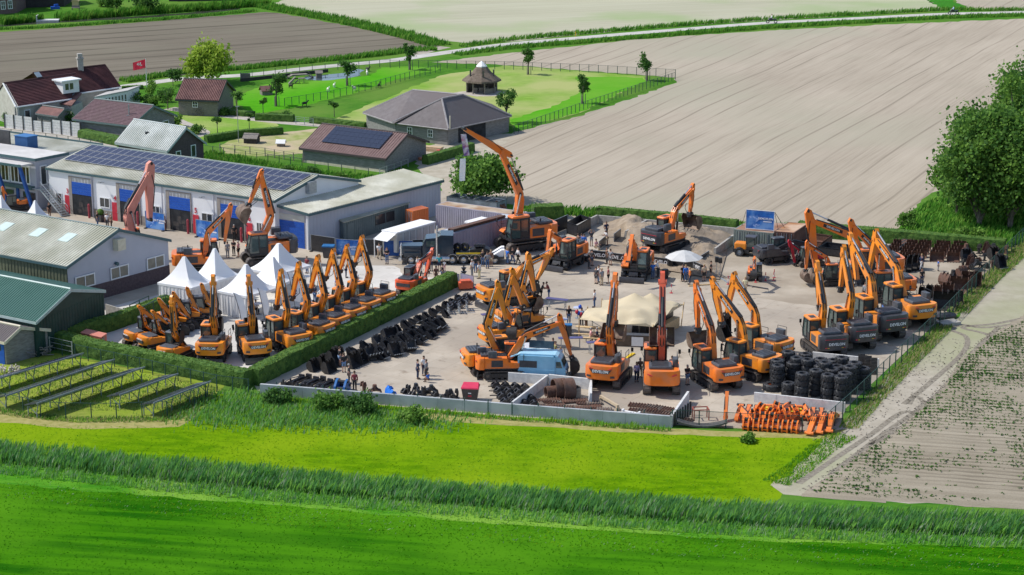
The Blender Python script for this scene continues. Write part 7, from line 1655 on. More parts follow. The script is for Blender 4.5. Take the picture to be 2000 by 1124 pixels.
# solar racks in the lower left enclosure
rk=mat('rack_galvanised',(.19,.23,.26),(.27,.31,.34),3,.5,metal=.3);rb=mat('panel_back',(.055,.065,.08),(.08,.09,.11),1,.4)
for i,(a,b) in enumerate([((-30,747),(162,690)),((11,773),(223,702)),((72,788),(282,717)),((234,771),(347,730)),((300,787),(411,745))]):
 A,B=P(*a,1.35),P(*b,1.35);o=V((A.x,A.y,0));d=B-A;d.z=0;L=d.length;r=thing('solar_rack','long solar rack on galvanised legs, %s from the top left' % ORD[i],'solar rack',o,math.atan2(d.y,d.x),'solar racks in the enclosure')
 m=MB();m.hexa([(0,0,1.30),(L,0,1.30),(L,1.55,.85),(0,1.55,.85),(0,0,1.36),(L,0,1.36),(L,1.55,.91),(0,1.55,.91)]);m.build('panel_table',rb,r)
 m=MB()
 for k in range(int(L/1.0)):m.hexa([(k+.02,.03,1.355),(k+.98,.03,1.355),(k+.98,1.5,.928),(k+.02,1.5,.928),(k+.02,.03,1.372),(k+.98,.03,1.372),(k+.98,1.5,.945),(k+.02,1.5,.945)])
 m.build('solar_panels',pv,r)
 MB().bx(-.05,L+.05,-.05,.0,1.26,1.39).build('edge_rail',rk,r)
 n=max(3,int(L/2.2))
 for k in range(n+1):
  x=.15+(L-.3)*k/n;MB().tube([(x,.25,0),(x,.25,.55),(x,.02,1.26)],.045,4).tube([(x,.25,.3),(x,1.2,.85)],.03,4).build('leg',rk,r)
  MB().tube([(x,1.3,0),(x,1.3,.85)],.05,4).build('leg',rk,r)
# timber heap by the little shed
m=MB()
for k in range(46):c=V((rnd.uniform(-1.3,1.3),rnd.uniform(-.7,.7),rnd.uniform(.1,.8)*(1-.0)));dd=V((rnd.uniform(-1,1),rnd.uniform(-.5,.5),rnd.uniform(-.2,.3)));m.cyl(c,c+dd*.9,.06,.05,5)
solo('firewood_heap',m,woodd,'heap of grey branches beside the small shed','firewood',P(70,697),.4);m=MB()
for k in range(40):c=V((rnd.uniform(-1.0,1.0),rnd.uniform(-.6,.6),rnd.uniform(.05,.45)));m.cyl(c,c+V((rnd.uniform(-.3,.3),rnd.uniform(-.3,.3),rnd.uniform(.1,.5))),.07,.06,6)
solo('firewood_heap',m,mat('pale_firewood',(.42,.38,.31),(.55,.50,.42),5,.85),'heap of pale split firewood left of the rack enclosure','firewood',P(15,730),.2)
# farm bits: animals, huts, bridge, flag, posts
def goat(label,px,py,yaw,m_,s=1.0):
 m=MB();m.ball((0,0,.55),(.46,.19,.22),0,10,7);m.tube([(.36,0,.64),(.55,0,.88)],[.12,.09],7);m.ball((.62,0,.92),(.16,.08,.09),0,8,6);m.tube([(-.44,0,.62),(-.54,0,.56)],[.04,.02],5)
 for y in (-.06,.06):m.tube([(.55,y,.98),(.46,y*1.4,1.12)],[.025,.01],4);m.tube([(.52,y*1.3,.94),(.50,y*2.6,.90)],[.03,.01],4)
 for y in (-.11,.11):m.tube([(.30,y,.5),(.31,y,.28),(.29,y,.03)],[.08,.045,.035],6);m.tube([(-.30,y,.52),(-.22,y,.36),(-.36,y,.25),(-.33,y,.03)],[.10,.07,.045,.035],6)
 solo('goat',m,m_,label,'goat',P(px,py),yaw,'goats and sheep in the paddocks',sc=s,smooth=60)
gw,gbk=mat('white_fleece',(.62,.60,.56),(.72,.70,.66),5,.9),mat('black_fleece',(.03,.03,.03),(.06,.055,.05),5,.9)
for lab,x,y,m_ in (('white goat standing at the paddock fence below the pond tree',692,178,gw),('white goat left of the pond tree in the meadow',653,172,gw),('small white goat near the paddock fence middle',641,180,gw),('dark goat lying at the paddock fence right of the pond tree',740,172,gbk),('dark goat near the pond gate',718,140,gbk),('white goat on the meadow right of the pond',717,147,gw),('dark goat at the fence corner by the left gate',595,208,gbk),('dark goat beside the feeding rack in the duck meadow',568,173,gbk)):goat(lab,x,y,rnd.uniform(0,6),m_,.9)
def hut(label,px,py,yaw,L,W,h,r_,rm,wm):
 r=thing('animal_hut',label,'hut',P(px,py),yaw,'animal huts');MB().bx(-L/2,L/2,-W/2,W/2,0,h).build('wall',wm,r);MB().prism([(-L/2-.1,0),(L/2+.1,0),(L/2+.1,.02),(-L/2-.1,.02)],0,.01).bx(0,0,0,0,0,0) if 0 else None
 m=MB()
 for s in (-1,1):m.hexa([(-L/2-.15,s*(W/2+.2),h-.1),(L/2+.15,s*(W/2+.2),h-.1),(L/2+.15,0,h+r_),(-L/2-.15,0,h+r_),(-L/2-.15,s*(W/2+.2),h-.02),(L/2+.15,s*(W/2+.2),h-.02),(L/2+.15,0,h+r_+.08),(-L/2-.15,0,h+r_+.08)])
 m.build('roof',rm,r)
hut('dark wooden goat hut with pale board roof in the pen',492,279,-.2,1.8,1.5,.75,.5,woodd,mat('tarred_wood',(.035,.03,.03),(.05,.045,.045),2,.8));hut('small hay feeder with white roof in the pen',549,286,-.1,1.0,.7,.5,.35,white,woodd);hut('small duck house with red brown roof beside the meadow tree',520,185,.4,1.6,1.4,.7,.6,tile2,woodd);hut('timber duck house on the pond bank',623,152,.2,.9,.9,.8,.3,woodd,woodd)
solo('footbridge',MB().prism([(-2.2,0),(-1.2,.5),(1.2,.5),(2.2,0),(2.2,.15),(1.2,.65),(-1.2,.65),(-2.2,.15)],-.5,.5).tube([(-2.1,-.5,.1),(-1.2,-.5,1.2),(1.2,-.5,1.2),(2.1,-.5,.2)],.05,5),woodd,'arched wooden footbridge at the left end of the pond','bridge',P(585,153),.3);solo('climbing_frame',MB().prism([(-1.2,0),(-.2,1.0),(0,1.0),(-.8,0)],-.4,.4).bx(.4,1.4,-.4,.4,.7,.8).cyl((.5,-.3,0),(.5,-.3,.7),.05,.05,5).cyl((1.3,.3,0),(1.3,.3,.7),.05,.05,5).prism([(-.2,.0),(.3,.5),(.35,.45),(-.1,0)],-.3,.3),woodd,'wooden climbing rocks and shelter for goats in the meadow','climbing frame',P(578,163),.2)
solo('pond_edging',MB().bx(0,16,-.15,.15,0,.5),mat('dark_boards',(.03,.035,.03),(.05,.05,.045),2,.8),'dark boarded edge behind the pond','boards',P(470,160),ang(P(470,160),P(705,134)))
fp=thing('flagpole','white flagpole flying a red flag with white emblem beside the road','flagpole',P(287,172));MB().cyl((0,0,0),(0,0,4.6),.06,.04,8).build('pole',white,fp)
m=MB();n=6;vs=[]
for i in range(n+1):t=i/n;vs += [(-2.0*t,.12*math.sin(t*6),4.5-.55*t),(-2.0*t,.12*math.sin(t*6+.6),3.15-.45*t)]
m.faces(vs,[(2*i,2*i+1,2*i+3,2*i+2) for i in range(n)]);fl_=m.build('flag',mat('flag_red',(.74,.03,.07),(.80,.05,.09),2,.6,trans=.35),fp);m=MB()
for x,z,a,w,h in ((-.85,3.75,.3,.16,.55),(-1.1,3.62,.3,.5,.14),(-.7,3.55,-.4,.3,.13),(-1.15,3.85,-.3,.3,.13)):m.rbox((x,-.16,z),(w,.02,h),0,0,0,a)
m.build('flag_emblem',white,fl_)
solo('lamp_post',MB().cyl((0,0,0),(0,0,4.9),.05,.04,6).rbox((0,0,4.95),(.5,.12,.08)),galv,'thin tall lamp post beside the garden lawn','lamp post',P(466,279));solo('road_marker',MB().bx(-.08,.08,-.05,.05,0,.9),yellow,'small yellow marker beside the country road','marker',P(1124,72))
solo('wood_stack',MB().bx(-1.5,1.5,-.6,.6,0,.4).bx(-1.2,1.6,-.5,.5,.4,.6),mat('fresh_timber',(.45,.32,.20),(.53,.40,.26),3,.8),'stack of fresh timber beside the hip roofed hall','timber stack',P(842,295),-.4);solo('red_implement',MB().bx(-1,1,-.3,.3,.2,.5).bx(-.2,.2,-.6,.6,.3,.8).cyl((.8,-.5,.3),(.8,.5,.3),.3,.3,8),redm,'red farm implement behind the hedge at the hall','implement',P(858,306),.3);solo('orange_pipes',MB().cyl((-1.3,0,.2),(1.3,0,.2),.18,.18,8).cyl((-1.2,.35,.2),(1.4,.35,.2),.18,.18,8),mat('clay_pipe',(.50,.17,.09),(.58,.21,.12),2,.7),'terracotta pipes beside the timber shed gable','pipes',P(836,312),.6)
solo('garden_bench',MB().bx(-.8,.8,-.25,.25,.4,.48).bx(-.8,.8,.2,.26,.48,.9).bx(-.75,-.65,-.2,.2,0,.4).bx(.65,.75,-.2,.2,0,.4),woodd,'picnic seat on the lawn beyond the canal','bench',P(148,20));solo('play_house',MB().bx(-.6,.6,-.5,.5,.6,1.4).prism([(-.8,1.4),(.8,1.4),(0,2.1)],-.6,.6).cyl((-.5,-.4,0),(-.5,-.4,.6),.06,.06,5).cyl((.5,.4,0),(.5,.4,.6),.06,.06,5),wood,'small wooden play house on the lawn beyond the canal','play house',P(148,16));solo('garden_chairs',MB().bx(-.9,.9,-.5,.5,.0,.5).rbox((.2,.1,.7),(.8,.5,.5),.4),bluep,'bright blue garden furniture covers beyond the canal','furniture cover',P(108,18),.2);solo('canal_jetty',MB().bx(-2.0,2.0,-.9,.9,.05,.35).bx(-2.2,-2.0,-.9,.9,0,1.2),conc,'concrete landing stage on the canal bank','jetty',P(95,42),.05)
panel('double_gate','dark double farm gate at the road by the willow',(470,158),(489,158),1.2,'gate',woodd,feet=False,art=False)
# ================================================================= people
def skin_mesh(name,J,E,rad,sub=1):
 me=bpy.data.meshes.new(name);me.from_pydata([tuple(j) for j in J],E,[]);ob=bpy.data.objects.new(name,me);COL.objects.link(ob)
 sm=ob.modifiers.new('skin','SKIN');sm.use_smooth_shade=True
 for i,d in enumerate(me.skin_vertices[0].data):r=rad[i];d.radius=(r,r) if not isinstance(r,tuple) else r;d.use_root=(i==0)
 su=ob.modifiers.new('sub','SUBSURF');su.levels=sub;su.render_levels=sub
 dg=bpy.context.evaluated_depsgraph_get();dg.update();out=bpy.data.meshes.new_from_object(ob.evaluated_get(dg));out.name=name
 bpy.data.objects.remove(ob);bpy.data.meshes.remove(me);return out
skinm=mat('skin',(.42,.24,.17),(.50,.30,.22),4,.55);hairm=[mat('brown_hair',(.05,.03,.02),(.08,.05,.03),4,.6),mat('fair_hair',(.30,.20,.10),(.38,.27,.15),4,.6),mat('grey_hair',(.30,.29,.28),(.38,.37,.36),4,.6)]
shoem=mat('shoe_leather',(.04,.03,.028),(.07,.055,.05),3,.6)
def pose(arms,legs,sit=False,lean=0.0):
 hz=.50 if sit else .93;J={}
 J['pel']=V((0,0,hz));J['sp']=V((lean*.3,0,hz+.22));J['ch']=V((lean*.7,0,hz+.44));J['nk']=V((lean*.9,0,hz+.58));J['hd']=V((lean+.02,0,hz+.68));J['tp']=V((lean+.02,0,hz+.80))
 for s,n in ((1,'L'),(-1,'R')):
  J['s'+n]=J['ch']+V((0,s*.185,.05));el,ha=arms[n];J['e'+n]=J['s'+n]+V((el[0],s*el[1],el[2]));J['h'+n]=J['e'+n]+V((ha[0],s*ha[1],ha[2]))
  J['p'+n]=V((0,s*.095,hz-.04));kn,an=legs[n];J['k'+n]=V((kn[0],s*.10,kn[1]));J['a'+n]=V((an[0],s*.105,an[1]));J['t'+n]=J['a'+n]+V((.17,s*.02,-.045))
 return J
dn=((.0,.05,-.28),(.05,.0,-.25));fold=((.03,.06,-.27),(.20,-.22,.03));hip=((-.05,.16,-.24),(.10,-.13,-.16));up=((.05,.17,.14),(.0,-.15,.20));fwd_=((.10,.04,-.26),(.24,-.03,.02))
st_=((.01,.50),(-.02,.07));wk1,wk2=((.14,.52),(.22,.09)),((-.06,.50),(-.30,.13));si=((.42,.50),(.44,.08))
POSES={'stand':pose({'L':dn,'R':dn},{'L':st_,'R':st_}),'fold':pose({'L':fold,'R':fold},{'L':st_,'R':st_}),'hip':pose({'L':hip,'R':hip},{'L':st_,'R':st_}),'walk':pose({'L':((-.12,.05,-.26),(.0,0,-.25)),'R':((.12,.05,-.26),(.16,0,-.18))},{'L':wk1,'R':wk2}),'head':pose({'L':up,'R':up},{'L':st_,'R':st_}),'point':pose({'L':fwd_,'R':dn},{'L':st_,'R':st_}),'sit':pose({'L':fwd_,'R':fwd_},{'L':si,'R':si},True),'lean':pose({'L':fwd_,'R':fwd_},{'L':st_,'R':st_},lean=.22)}
def build_pose(nm,J):
 keys=list(J);idx={k:i for i,k in enumerate(keys)};rr={'pel':.135,'sp':.12,'ch':.13,'nk':.055,'hd':.088,'tp':.075}
 for n in 'LR':rr.update({'s'+n:.062,'e'+n:.045,'h'+n:.032,'p'+n:.092,'k'+n:.060,'a'+n:.042,'t'+n:.036})
 E=[('pel','sp'),('sp','ch'),('ch','nk'),('nk','hd'),('hd','tp')]
 for n in 'LR':E += [('ch','s'+n),('s'+n,'e'+n),('e'+n,'h'+n),('pel','p'+n),('p'+n,'k'+n),('k'+n,'a'+n),('a'+n,'t'+n)]
 P_=[J[k] for k in keys];EE=[(idx[a],idx[b]) for a,b in E];RA=[rr[k] for k in keys]
 for n,s in (('L',1),('R',-1)):   # palms with four fingers and a thumb
  h=J['h'+n];d=(h-J['e'+n]).normalized();side=d.cross(V((0,s,0))).normalized();i0=len(P_);P_.append(h+d*.075);RA.append(.030);EE.append((idx['h'+n],i0))
  for f in range(4):
   b=len(P_);off=side*(.030-.020*f);ln=[.062,.075,.070,.052][f]
   P_ += [h+d*.105+off,h+d*(.105+ln*.55)+off+V((0,-s*.008,0)),h+d*(.105+ln)+off+V((0,-s*.022,0))];RA += [.0095,.0085,.007];EE += [(i0,b),(b,b+1),(b+1,b+2)]
  b=len(P_);P_ += [h+d*.045+side*.045,h+d*.085+side*.062];RA += [.011,.008];EE += [(idx['h'+n],b),(b,b+1)]
 b=len(P_);P_ += [J['hd']+V((.105,0,-.005)),J['hd']+V((0,.105,.01)),J['hd']+V((0,-.105,.01))];RA += [.014,.018,.018];EE += [(idx['hd'],b),(idx['hd'],b+1),(idx['hd'],b+2)]
 body=skin_mesh('body',P_,EE,RA);body.materials.clear();body.materials.append(skinm)
 def sub(names,edges,f,nm_):
  ii={k:i for i,k in enumerate(names)};return skin_mesh(nm_,[J[k] if k in J else X[k] for k in names],[(ii[a],ii[b]) for a,b in edges],[f[k] for k in names])
 X={}
 for n in 'LR':X['m'+n]=J['s'+n].lerp(J['e'+n],.75);X['w'+n]=J['e'+n].lerp(J['h'+n],.92);X['q'+n]=J['p'+n].lerp(J['k'+n],.92);X['z'+n]=J['k'+n].lerp(J['a'+n],.9)
 X['hem']=J['pel']+V((0,0,-.03))
 X['col']=J['ch'].lerp(J['nk'],.55)
 f={'hem':.150,'sp':.142,'ch':.150,'col':.085};f.update({a+n:r for n in 'LR' for a,r in (('s',.085),('m',.072),('e',.064),('w',.050))})
 tee=sub(['hem','sp','ch','col','sL','mL','sR','mR'],[('hem','sp'),('sp','ch'),('ch','col'),('ch','sL'),('sL','mL'),('ch','sR'),('sR','mR')],f,'shirt')
 lng=sub(['hem','sp','ch','col','sL','eL','wL','sR','eR','wR'],[('hem','sp'),('sp','ch'),('ch','col'),('ch','sL'),('sL','eL'),('eL','wL'),('ch','sR'),('sR','eR'),('eR','wR')],f,'shirt')
 f={'pel':.142};f.update({a+n:r for n in 'LR' for a,r in (('p',.104),('q',.086),('k',.076),('z',.066))})
 sho=sub(['pel','pL','qL','pR','qR'],[('pel','pL'),('pL','qL'),('pel','pR'),('pR','qR')],f,'shorts');tro=sub(['pel','pL','kL','zL','pR','kR','zR'],[('pel','pL'),('pL','kL'),('kL','zL'),('pel','pR'),('pR','kR'),('kR','zR')],f,'trousers')
 m=MB()
 for n,s in (('L',1),('R',-1)):a,t=J['a'+n],J['t'+n];m.rbox(((a.x+t.x)/2+.01,a.y,a.z-.03),(.27,.10,.085),0)
 shoe=m.mesh('shoes',shoem);c=J['hd'].lerp(J['tp'],.5);m=MB();m.ball(c+V((-.022,0,.035)),(.108,.096,.105),0,10,7);hair=m.mesh('hair',hairm[0],smooth=80)
 h=J['hd'];m=MB()
 for s in (-1,1):m.ball(h+V((.083,s*.034,.025)),(.012,.014,.010),0,6,4)
 eyes=m.mesh('eyes',mat('eye_dark',(.02,.015,.012),None,2,.3));m=MB().rbox(h+V((.088,0,-.042)),(.012,.045,.010));mouth=m.mesh('mouth',mat('lips',(.28,.09,.08),None,2,.5))
 return dict(body=body,tee=tee,lng=lng,shorts=sho,trousers=tro,shoes=shoe,hair=hair,eyes=eyes,mouth=mouth)
PM={k:build_pose(k,j) for k,j in POSES.items()}
CLT=dict(black=(.018,.018,.02),navy=(.02,.03,.07),white=(.72,.72,.72),grey=(.22,.23,.25),blue=(.03,.14,.50),jeans=(.06,.11,.22),denim=(.14,.22,.36),beige=(.45,.36,.25),maroon=(.18,.03,.04),teal=(.03,.26,.30),olive=(.20,.19,.08),lilac=(.42,.36,.55),pink=(.60,.32,.32),brown=(.16,.09,.06),khaki=(.30,.25,.15),orange=(.65,.18,.03),cream=(.62,.56,.36),pale_blue=(.35,.45,.62),dark_grey=(.06,.06,.065),charcoal=(.035,.036,.04))
def cloth(n):return mat('cloth_'+n,CLT[n],tuple(min(.8,c*1.25+.005) for c in CLT[n]),6,.85)
def person(place,px,py,top,low,pz='stand',yaw=None,lsl=False,sh=False,s=1.0,hair=0,z=0.0,at=None,grp=None):
 yaw=rnd.uniform(-180,180) if yaw is None else yaw;t,l=top.replace('_',' '),low.replace('_',' ')
 lab='person in %s top and %s %s %s' % (t,l,'shorts' if sh else 'trousers',place.replace('the ','') if len(place.split())>8 else place)
 if len(lab.split())>16:lab=lab.replace('person in ','person, ').replace(' with hands on',' hands on').replace(' near the ',' near ')
 r=thing('person',lab,'person',at if at is not None else P(px,py)+V((0,0,z)),R(yaw),grp,sc=s);M=PM[pz];b=put('body',M['body'],r);put('eyes',M['eyes'],b);put('mouth',M['mouth'],b)
 for nm,me,mm in (('shirt',M['lng' if lsl else 'tee'],cloth(top)),('shorts' if sh else 'trousers',M['shorts' if sh else 'trousers'],cloth(low)),('shoes',M['shoes'],None),('hair',M['hair'],hairm[hair])):
  o=put(nm,me,r)
  if mm:
   if not me.materials:me.materials.append(mm)
   o.material_slots[0].link='OBJECT';o.material_slots[0].material=mm
 return r
PP=[
 ('left of the pair before the fourth door',457,500,'black','black','fold',-100),('right of the pair before the fourth door',466,503,'pink','black','stand',160,False,True),('inside the fourth workshop doorway',458,470,'black','black','stand',-90),('behind the second white tent',422,500,'blue','navy'),('right of the arched orange arm by the tents',445,504,'grey','grey'),('at the barn corner downpipe',328,544,'white','brown','stand',0),
 ('left of three above the barn roof',191,443,'black','jeans'),('middle of three above the barn roof',210,446,'white','dark_grey'),('right of three above the barn roof',218,448,'brown','black'),('near the steel stair foot',97,425,'black','brown'),('behind the rear white tent',600,534,'maroon','jeans'),('walking among the raised booms',660,575,'blue','jeans','walk',80),('between second and third raised booms, right one',629,596,'white','denim','hip',80),('between second and third raised booms, left one',615,591,'navy','jeans','stand',60),('bending over a stand behind the raised booms',676,543,'brown','navy','lean',0),('near the fifth raised boom',697,564,'white','beige','stand'),('seated at the blue table under the tents',500,612,'white','black','sit',-60),('at the standing table under the tents',514,600,'lilac','navy'),
 ('walking past the black barrier',741,507,'white','beige','walk',-70),('before the toilet banner',756,516,'black','jeans','fold',-100),('leftmost of the group at the lorry',833,530,'black','denim','stand',90,False,True),('second of the group at the lorry',842,530,'white','navy','hip',85),('third of the group at the lorry',858,530,'teal','navy','hip',90,False,True),('close to the lorry fuel tank',870,514,'pale_blue','jeans','stand',100,True),('small child at the lorry group',868,530,'white','pink','stand',80,False,False,.65),('behind the red arm at the lorry front',816,534,'white','brown','stand'),('walking at the hedge end',852,553,'brown','brown','walk',90),('left of the lavender boards',864,549,'black','jeans'),('standing tall beside the lavender boards',929,533,'black','jeans','stand',100),('seated left at the lavender boards',922,540,'white','grey','stand'),('right of the lavender boards',936,545,'white','cream','stand',140),
 ('left of three at the lorry rear wheels',943,521,'black','jeans','fold',90),('middle of three at the lorry rear wheels',952,525,'grey','jeans','hip',100,True),('right of three at the lorry rear wheels',959,521,'brown','beige','stand',90,False,True),('left of three at the large crawler tracks',991,517,'blue','jeans','stand',40),('middle of three at the large crawler tracks',1001,516,'black','jeans','walk',-30),('right of three at the large crawler tracks',1012,516,'white','black','walk',200,True),
 ('right of the folded arm excavator cab',1141,489,'blue','blue','stand',90,True),('beside the one in blue overalls',1136,488,'lilac','grey','stand',90),('behind the folded arm excavator',1129,488,'brown','jeans','stand'),('with hands on the head near the sand bay',1155,481,'dark_grey','grey','head',-90,False,True),('standing in the sand bay',1184,464,'navy','black','hip',-60),('stepping onto boards at the sand bay',1186,480,'white','beige','lean',200,False,True),('left of the pair at the brand board',1150,525,'black','dark_grey','stand',20),('right of the pair at the brand board',1156,520,'dark_grey','navy','stand',60,False,True),('left of two at brand board',1185,516,'brown','dark_grey','stand'),('right of two at brand board',1192,519,'grey','grey','hip',60,False,True),('left of the four in the open yard',1164,555,'dark_grey','dark_grey','stand',60,False,True),('second of the four in the open yard',1169,552,'white','denim','hip',-20),('third of the four in the open yard',1175,558,'grey','beige','stand',120),('apart, right of the group in the open yard',1188,554,'maroon','black','hip',180,False,True),('seated low by the sand bay',1164,491,'pink','beige','sit',-40),
 ('beneath the raised sticks, hands on hips',1034,593,'grey','jeans','hip',-80),('behind the steel bucket at the purple table',1072,585,'maroon','jeans','lean',180),('leaning behind the hanging stick',1057,586,'dark_grey','black','lean',0),('near the small round table with printed chest',1111,633,'black','jeans','stand',-80),('with balloons at the tent corner',1136,637,'pale_blue','black','stand'),('under the left edge of the tent',1145,641,'black','brown','stand'),('crouching beside the amber middle excavator',1003,664,'khaki','khaki','lean',120),('seated left on the yellow bench',1154,668,'pink','beige','sit',10),('seated right on the yellow bench',1166,668,'navy','brown','sit',170),('behind the beige tent left peak',1161,601,'white','jeans','stand'),
 ('tallest of three behind the van',1080,698,'black','jeans','stand'),('middle of three behind the van',1085,705,'olive','jeans','stand',200),('child behind the van roof',1095,706,'pale_blue','denim','stand',120,False,False,.75),('with cap right of the front orange excavator',1243,746,'lilac','navy','stand',-80,True),('behind the one in lilac',1250,738,'brown','khaki','stand',100),('beyond the straight upright boom',1312,734,'navy','jeans','stand'),('with folded arms between two front excavators',1342,752,'black','denim','fold',-60,False,True),
 ('left of the four talking in the empty yard',816,741,'navy','navy','point',20,True),('farthest of the four talking in the empty yard',828,734,'white','navy','stand',-60),('right of the four talking in the empty yard',833,741,'grey','dark_grey','stand',160,True),('child squatting by the four in the empty yard',836,748,'blue','brown','sit',140,False,False,.7),('left of two looking at black buckets',664,716,'black','denim','stand',30,False,True),('right of two looking at black buckets',672,728,'black','denim','hip',100,False,True),('beside the blue quick hitch',682,750,'dark_grey','dark_grey','stand'),('behind the front wall at the blue hitch',693,764,'maroon','black','stand',90,True),
 ('at the rear tyre of the second wheeled excavator',1275,545,'blue','jeans','stand',90),('leaning at the second wheeled excavator',1285,542,'white','dark_grey','lean',150),('left under the parasol',1333,550,'black','black','stand',-60),('middle under the parasol',1339,551,'blue','jeans','stand',-80,True),('right under the parasol',1347,556,'orange','navy','stand',180,True),('with fair hair right of the parasol',1375,550,'beige','black','stand',100,False,True,1.0,1),('at the loudspeakers',1388,543,'black','black','point',0,False,True),('among rusty buckets',1799,529,'navy','white','walk',200,True),('child near the rusty attachments',1832,530,'blue','grey','stand',0,False,False,.7),('standing by the bucket tips at the fence',1800,558,'black','navy','stand',-90),('behind the largest charcoal excavator boom',1689,590,'grey','black','stand',60,True,False,1.12),('walking between the arched booms and wide bucket',1416,675,'khaki','khaki','walk',-40,False,True),('at the low table on the earth course',1455,575,'cream','beige','stand',90)]
for q in PP:
 k=dict(zip(('place','px','py','top','low','pz','yaw','lsl','sh','s','hair'),q));k.setdefault('pz','stand')
 if 'hair' not in k:k['hair']=[0,0,2,1][int(k['px']) % 4]
 person(**k)
person('riding the left motorcycle',0,0,'white','navy','sit',178,True,at=P(1507,46)+V((0,0,.42)));person('riding the right motorcycle',0,0,'pale_blue','black','sit',178,True,at=P(1862,29)+V((0,0,.42)))

# ================================================================= trees, shrubs, reeds, grass
barkm=mat('bark',(.10,.085,.07),(.17,.145,.12),4,.9,bump=.4)
lf_dark=mat('leaf_dark',(.040,.110,.025),(.085,.19,.042),.7,.7,world=True,spec=.2,trans=.45)
lf_mid=mat('leaf_mid',(.08,.19,.032),(.155,.30,.058),.7,.7,world=True,spec=.2,trans=.45)
lf_light=mat('leaf_light',(.13,.26,.035),(.21,.37,.07),.7,.7,world=True,spec=.2,trans=.4)
lf_willow=mat('leaf_willow',(.24,.36,.03),(.38,.50,.07),.7,.7,world=True,spec=.2,trans=.4)
def tree(name,label,px,py,h,r,n=1500,leaf=.32,mats=None,th=None,cz=.5,group=None,lumps=9,cat='tree',flat=.85,at=None,stakes=0,seed=1,droop=0,tr=None):
 """trunk with limbs, crown of leaf faces gathered in clumps round the limb ends"""
 g=np.random.default_rng(seed*7+int(px));o=at if at is not None else P(px,py);root=thing(name,label,cat,o,group=group);th=th if th is not None else h*.3;mats=mats or [lf_mid,lf_dark,lf_light]
 c0=V((0,0,th+(h-th)*cz));rz=(h-th)/2;m=MB();tr=tr or max(.05,h*.022)
 m.tube([(0,0,0),(0,0,th*.6),(g.normal()*.05*h*.2,g.normal()*.05*h*.2,th+rz*.7)],[tr*1.25,tr,tr*.55],7);cl=[]
 for i in range(lumps):
  d=g.normal(size=3);d /= np.linalg.norm(d);q=g.random()**.4*.78
  c=np.array([d[0]*r*q,d[1]*r*q,c0.z+d[2]*rz*q]);cl.append((c,r*(.30+.22*g.random())))
  b=V((0,0,th*.85+g.random()*rz*.5));m.tube([b,b.lerp(V(c),.55)+V((0,0,.1*r)),V(c)],[tr*.5,tr*.32,tr*.12],5)
 m.build('trunk',barkm,root,loc=(0,0,0))
 per=n//lumps;pos=[];mi=[]
 for j,(c,lr) in enumerate(cl):
  d=g.normal(size=(per,3));d /= np.linalg.norm(d,axis=1)[:,None];q=lr*(g.random(per)**.45)[:,None]*(1+.25*g.normal(size=(per,1)))
  p=c+d*q*np.array([1,1,flat]);
  if droop:p[:,2] -= droop*g.random(per)*np.linalg.norm(p[:,:2],axis=1)
  p[:,2]=np.maximum(p[:,2],.15);pos.append(p);mi.append(g.choice(3,per,p=[.5,.28,.22] if j % 3 else [.45,.1,.45]))
 pos=np.concatenate(pos);put('crown',mesh_np('crown',leaves(pos,leaf,g,flat=.25,asp=1.0 if not droop else 2.2),mats,np.concatenate(mi)),root)
 return root
GBT='tall trees at the right edge'
for i,(x,y,h,r,n,lab) in enumerate([(1912,446,12.5,4.3,11000,'tall leafy tree at the left front of the right edge wood'),(1972,450,13.5,4.6,11000,'tall leafy tree in the front of the wood, above the fence end'),(2040,452,16.0,5.0,9000,'tall leafy tree cut by the right frame edge in front'),(1955,405,14.0,4.0,9000,'tall leafy tree in the middle of the right edge wood'),(2003,398,18.5,4.4,10000,'tallest leafy tree at the right frame edge'),(1975,425,16.5,4.4,9000,'leafy tree filling the middle of the right edge wood'),(1915,415,12.5,4.2,8000,'leafy tree at the left middle of the right edge wood'),(2062,390,21.0,5.0,8000,'tall tree rising at the upper right frame edge')]):
 tree('leafy_tree',lab,x,y,h*1.1,r*1.14,int(n*1.7),.36,[lf_mid,lf_dark,lf_light],th=.5,group=GBT,lumps=44,seed=i+3)
tree('leafy_tree','low bushy tree at the left foot of the right edge wood',1868,425,7.0,3.4,5500,.38,[lf_mid,lf_light,lf_light],th=.6,group=GBT,lumps=14,seed=20)
tree('round_tree','broad round leafy tree behind the grey blue roll-off container',938,392,5.6,4.1,7000,.38,[lf_mid,lf_dark,lf_light],th=.8,lumps=22,seed=5)
tree('willow','yellow green weeping willow beside the road',408,163,6.9,3.9,6500,.30,[lf_willow,lf_willow,lf_willow],th=1.6,lumps=16,droop=.55,seed=9)
for i,(x,y,h,r,lab) in enumerate([(540,208,5.6,1.7,'windblown young tree beside the small duck house'),(679,168,5.2,1.5,'young tree with supports beside the pond'),(801,137,5.2,1.25,'young tree at the road corner of the paddock'),(1032,146,4.8,1.2,'young staked tree beyond the gazebo at the far fence'),(1264,158,5.0,1.35,'young staked tree near the far right paddock corner'),(1138,203,4.8,1.2,'young staked tree on the bright grass by the right fence'),(989,240,5.4,1.9,'bushy young tree at the corner of the hip roofed hall'),(338,168,2.6,1.6,'windblown shrubby tree left of the willow')]):
 tree('young_tree',lab,x,y,h,r,950,.26,[lf_dark,lf_mid,lf_dark],th=h*.26,lumps=9,group='young trees round the paddocks',seed=i)
 if i<7:
  for a in (0,2.1,4.2):solo('tree_stake',MB().cyl((0,0,0),(0,0,1.5),.06,.05,6),woodd,'wooden stake supporting the %s' % lab.split(' with ')[0],'stake',P(x,y)+V((.4*math.cos(a),.4*math.sin(a),0)),0,'tree stakes')
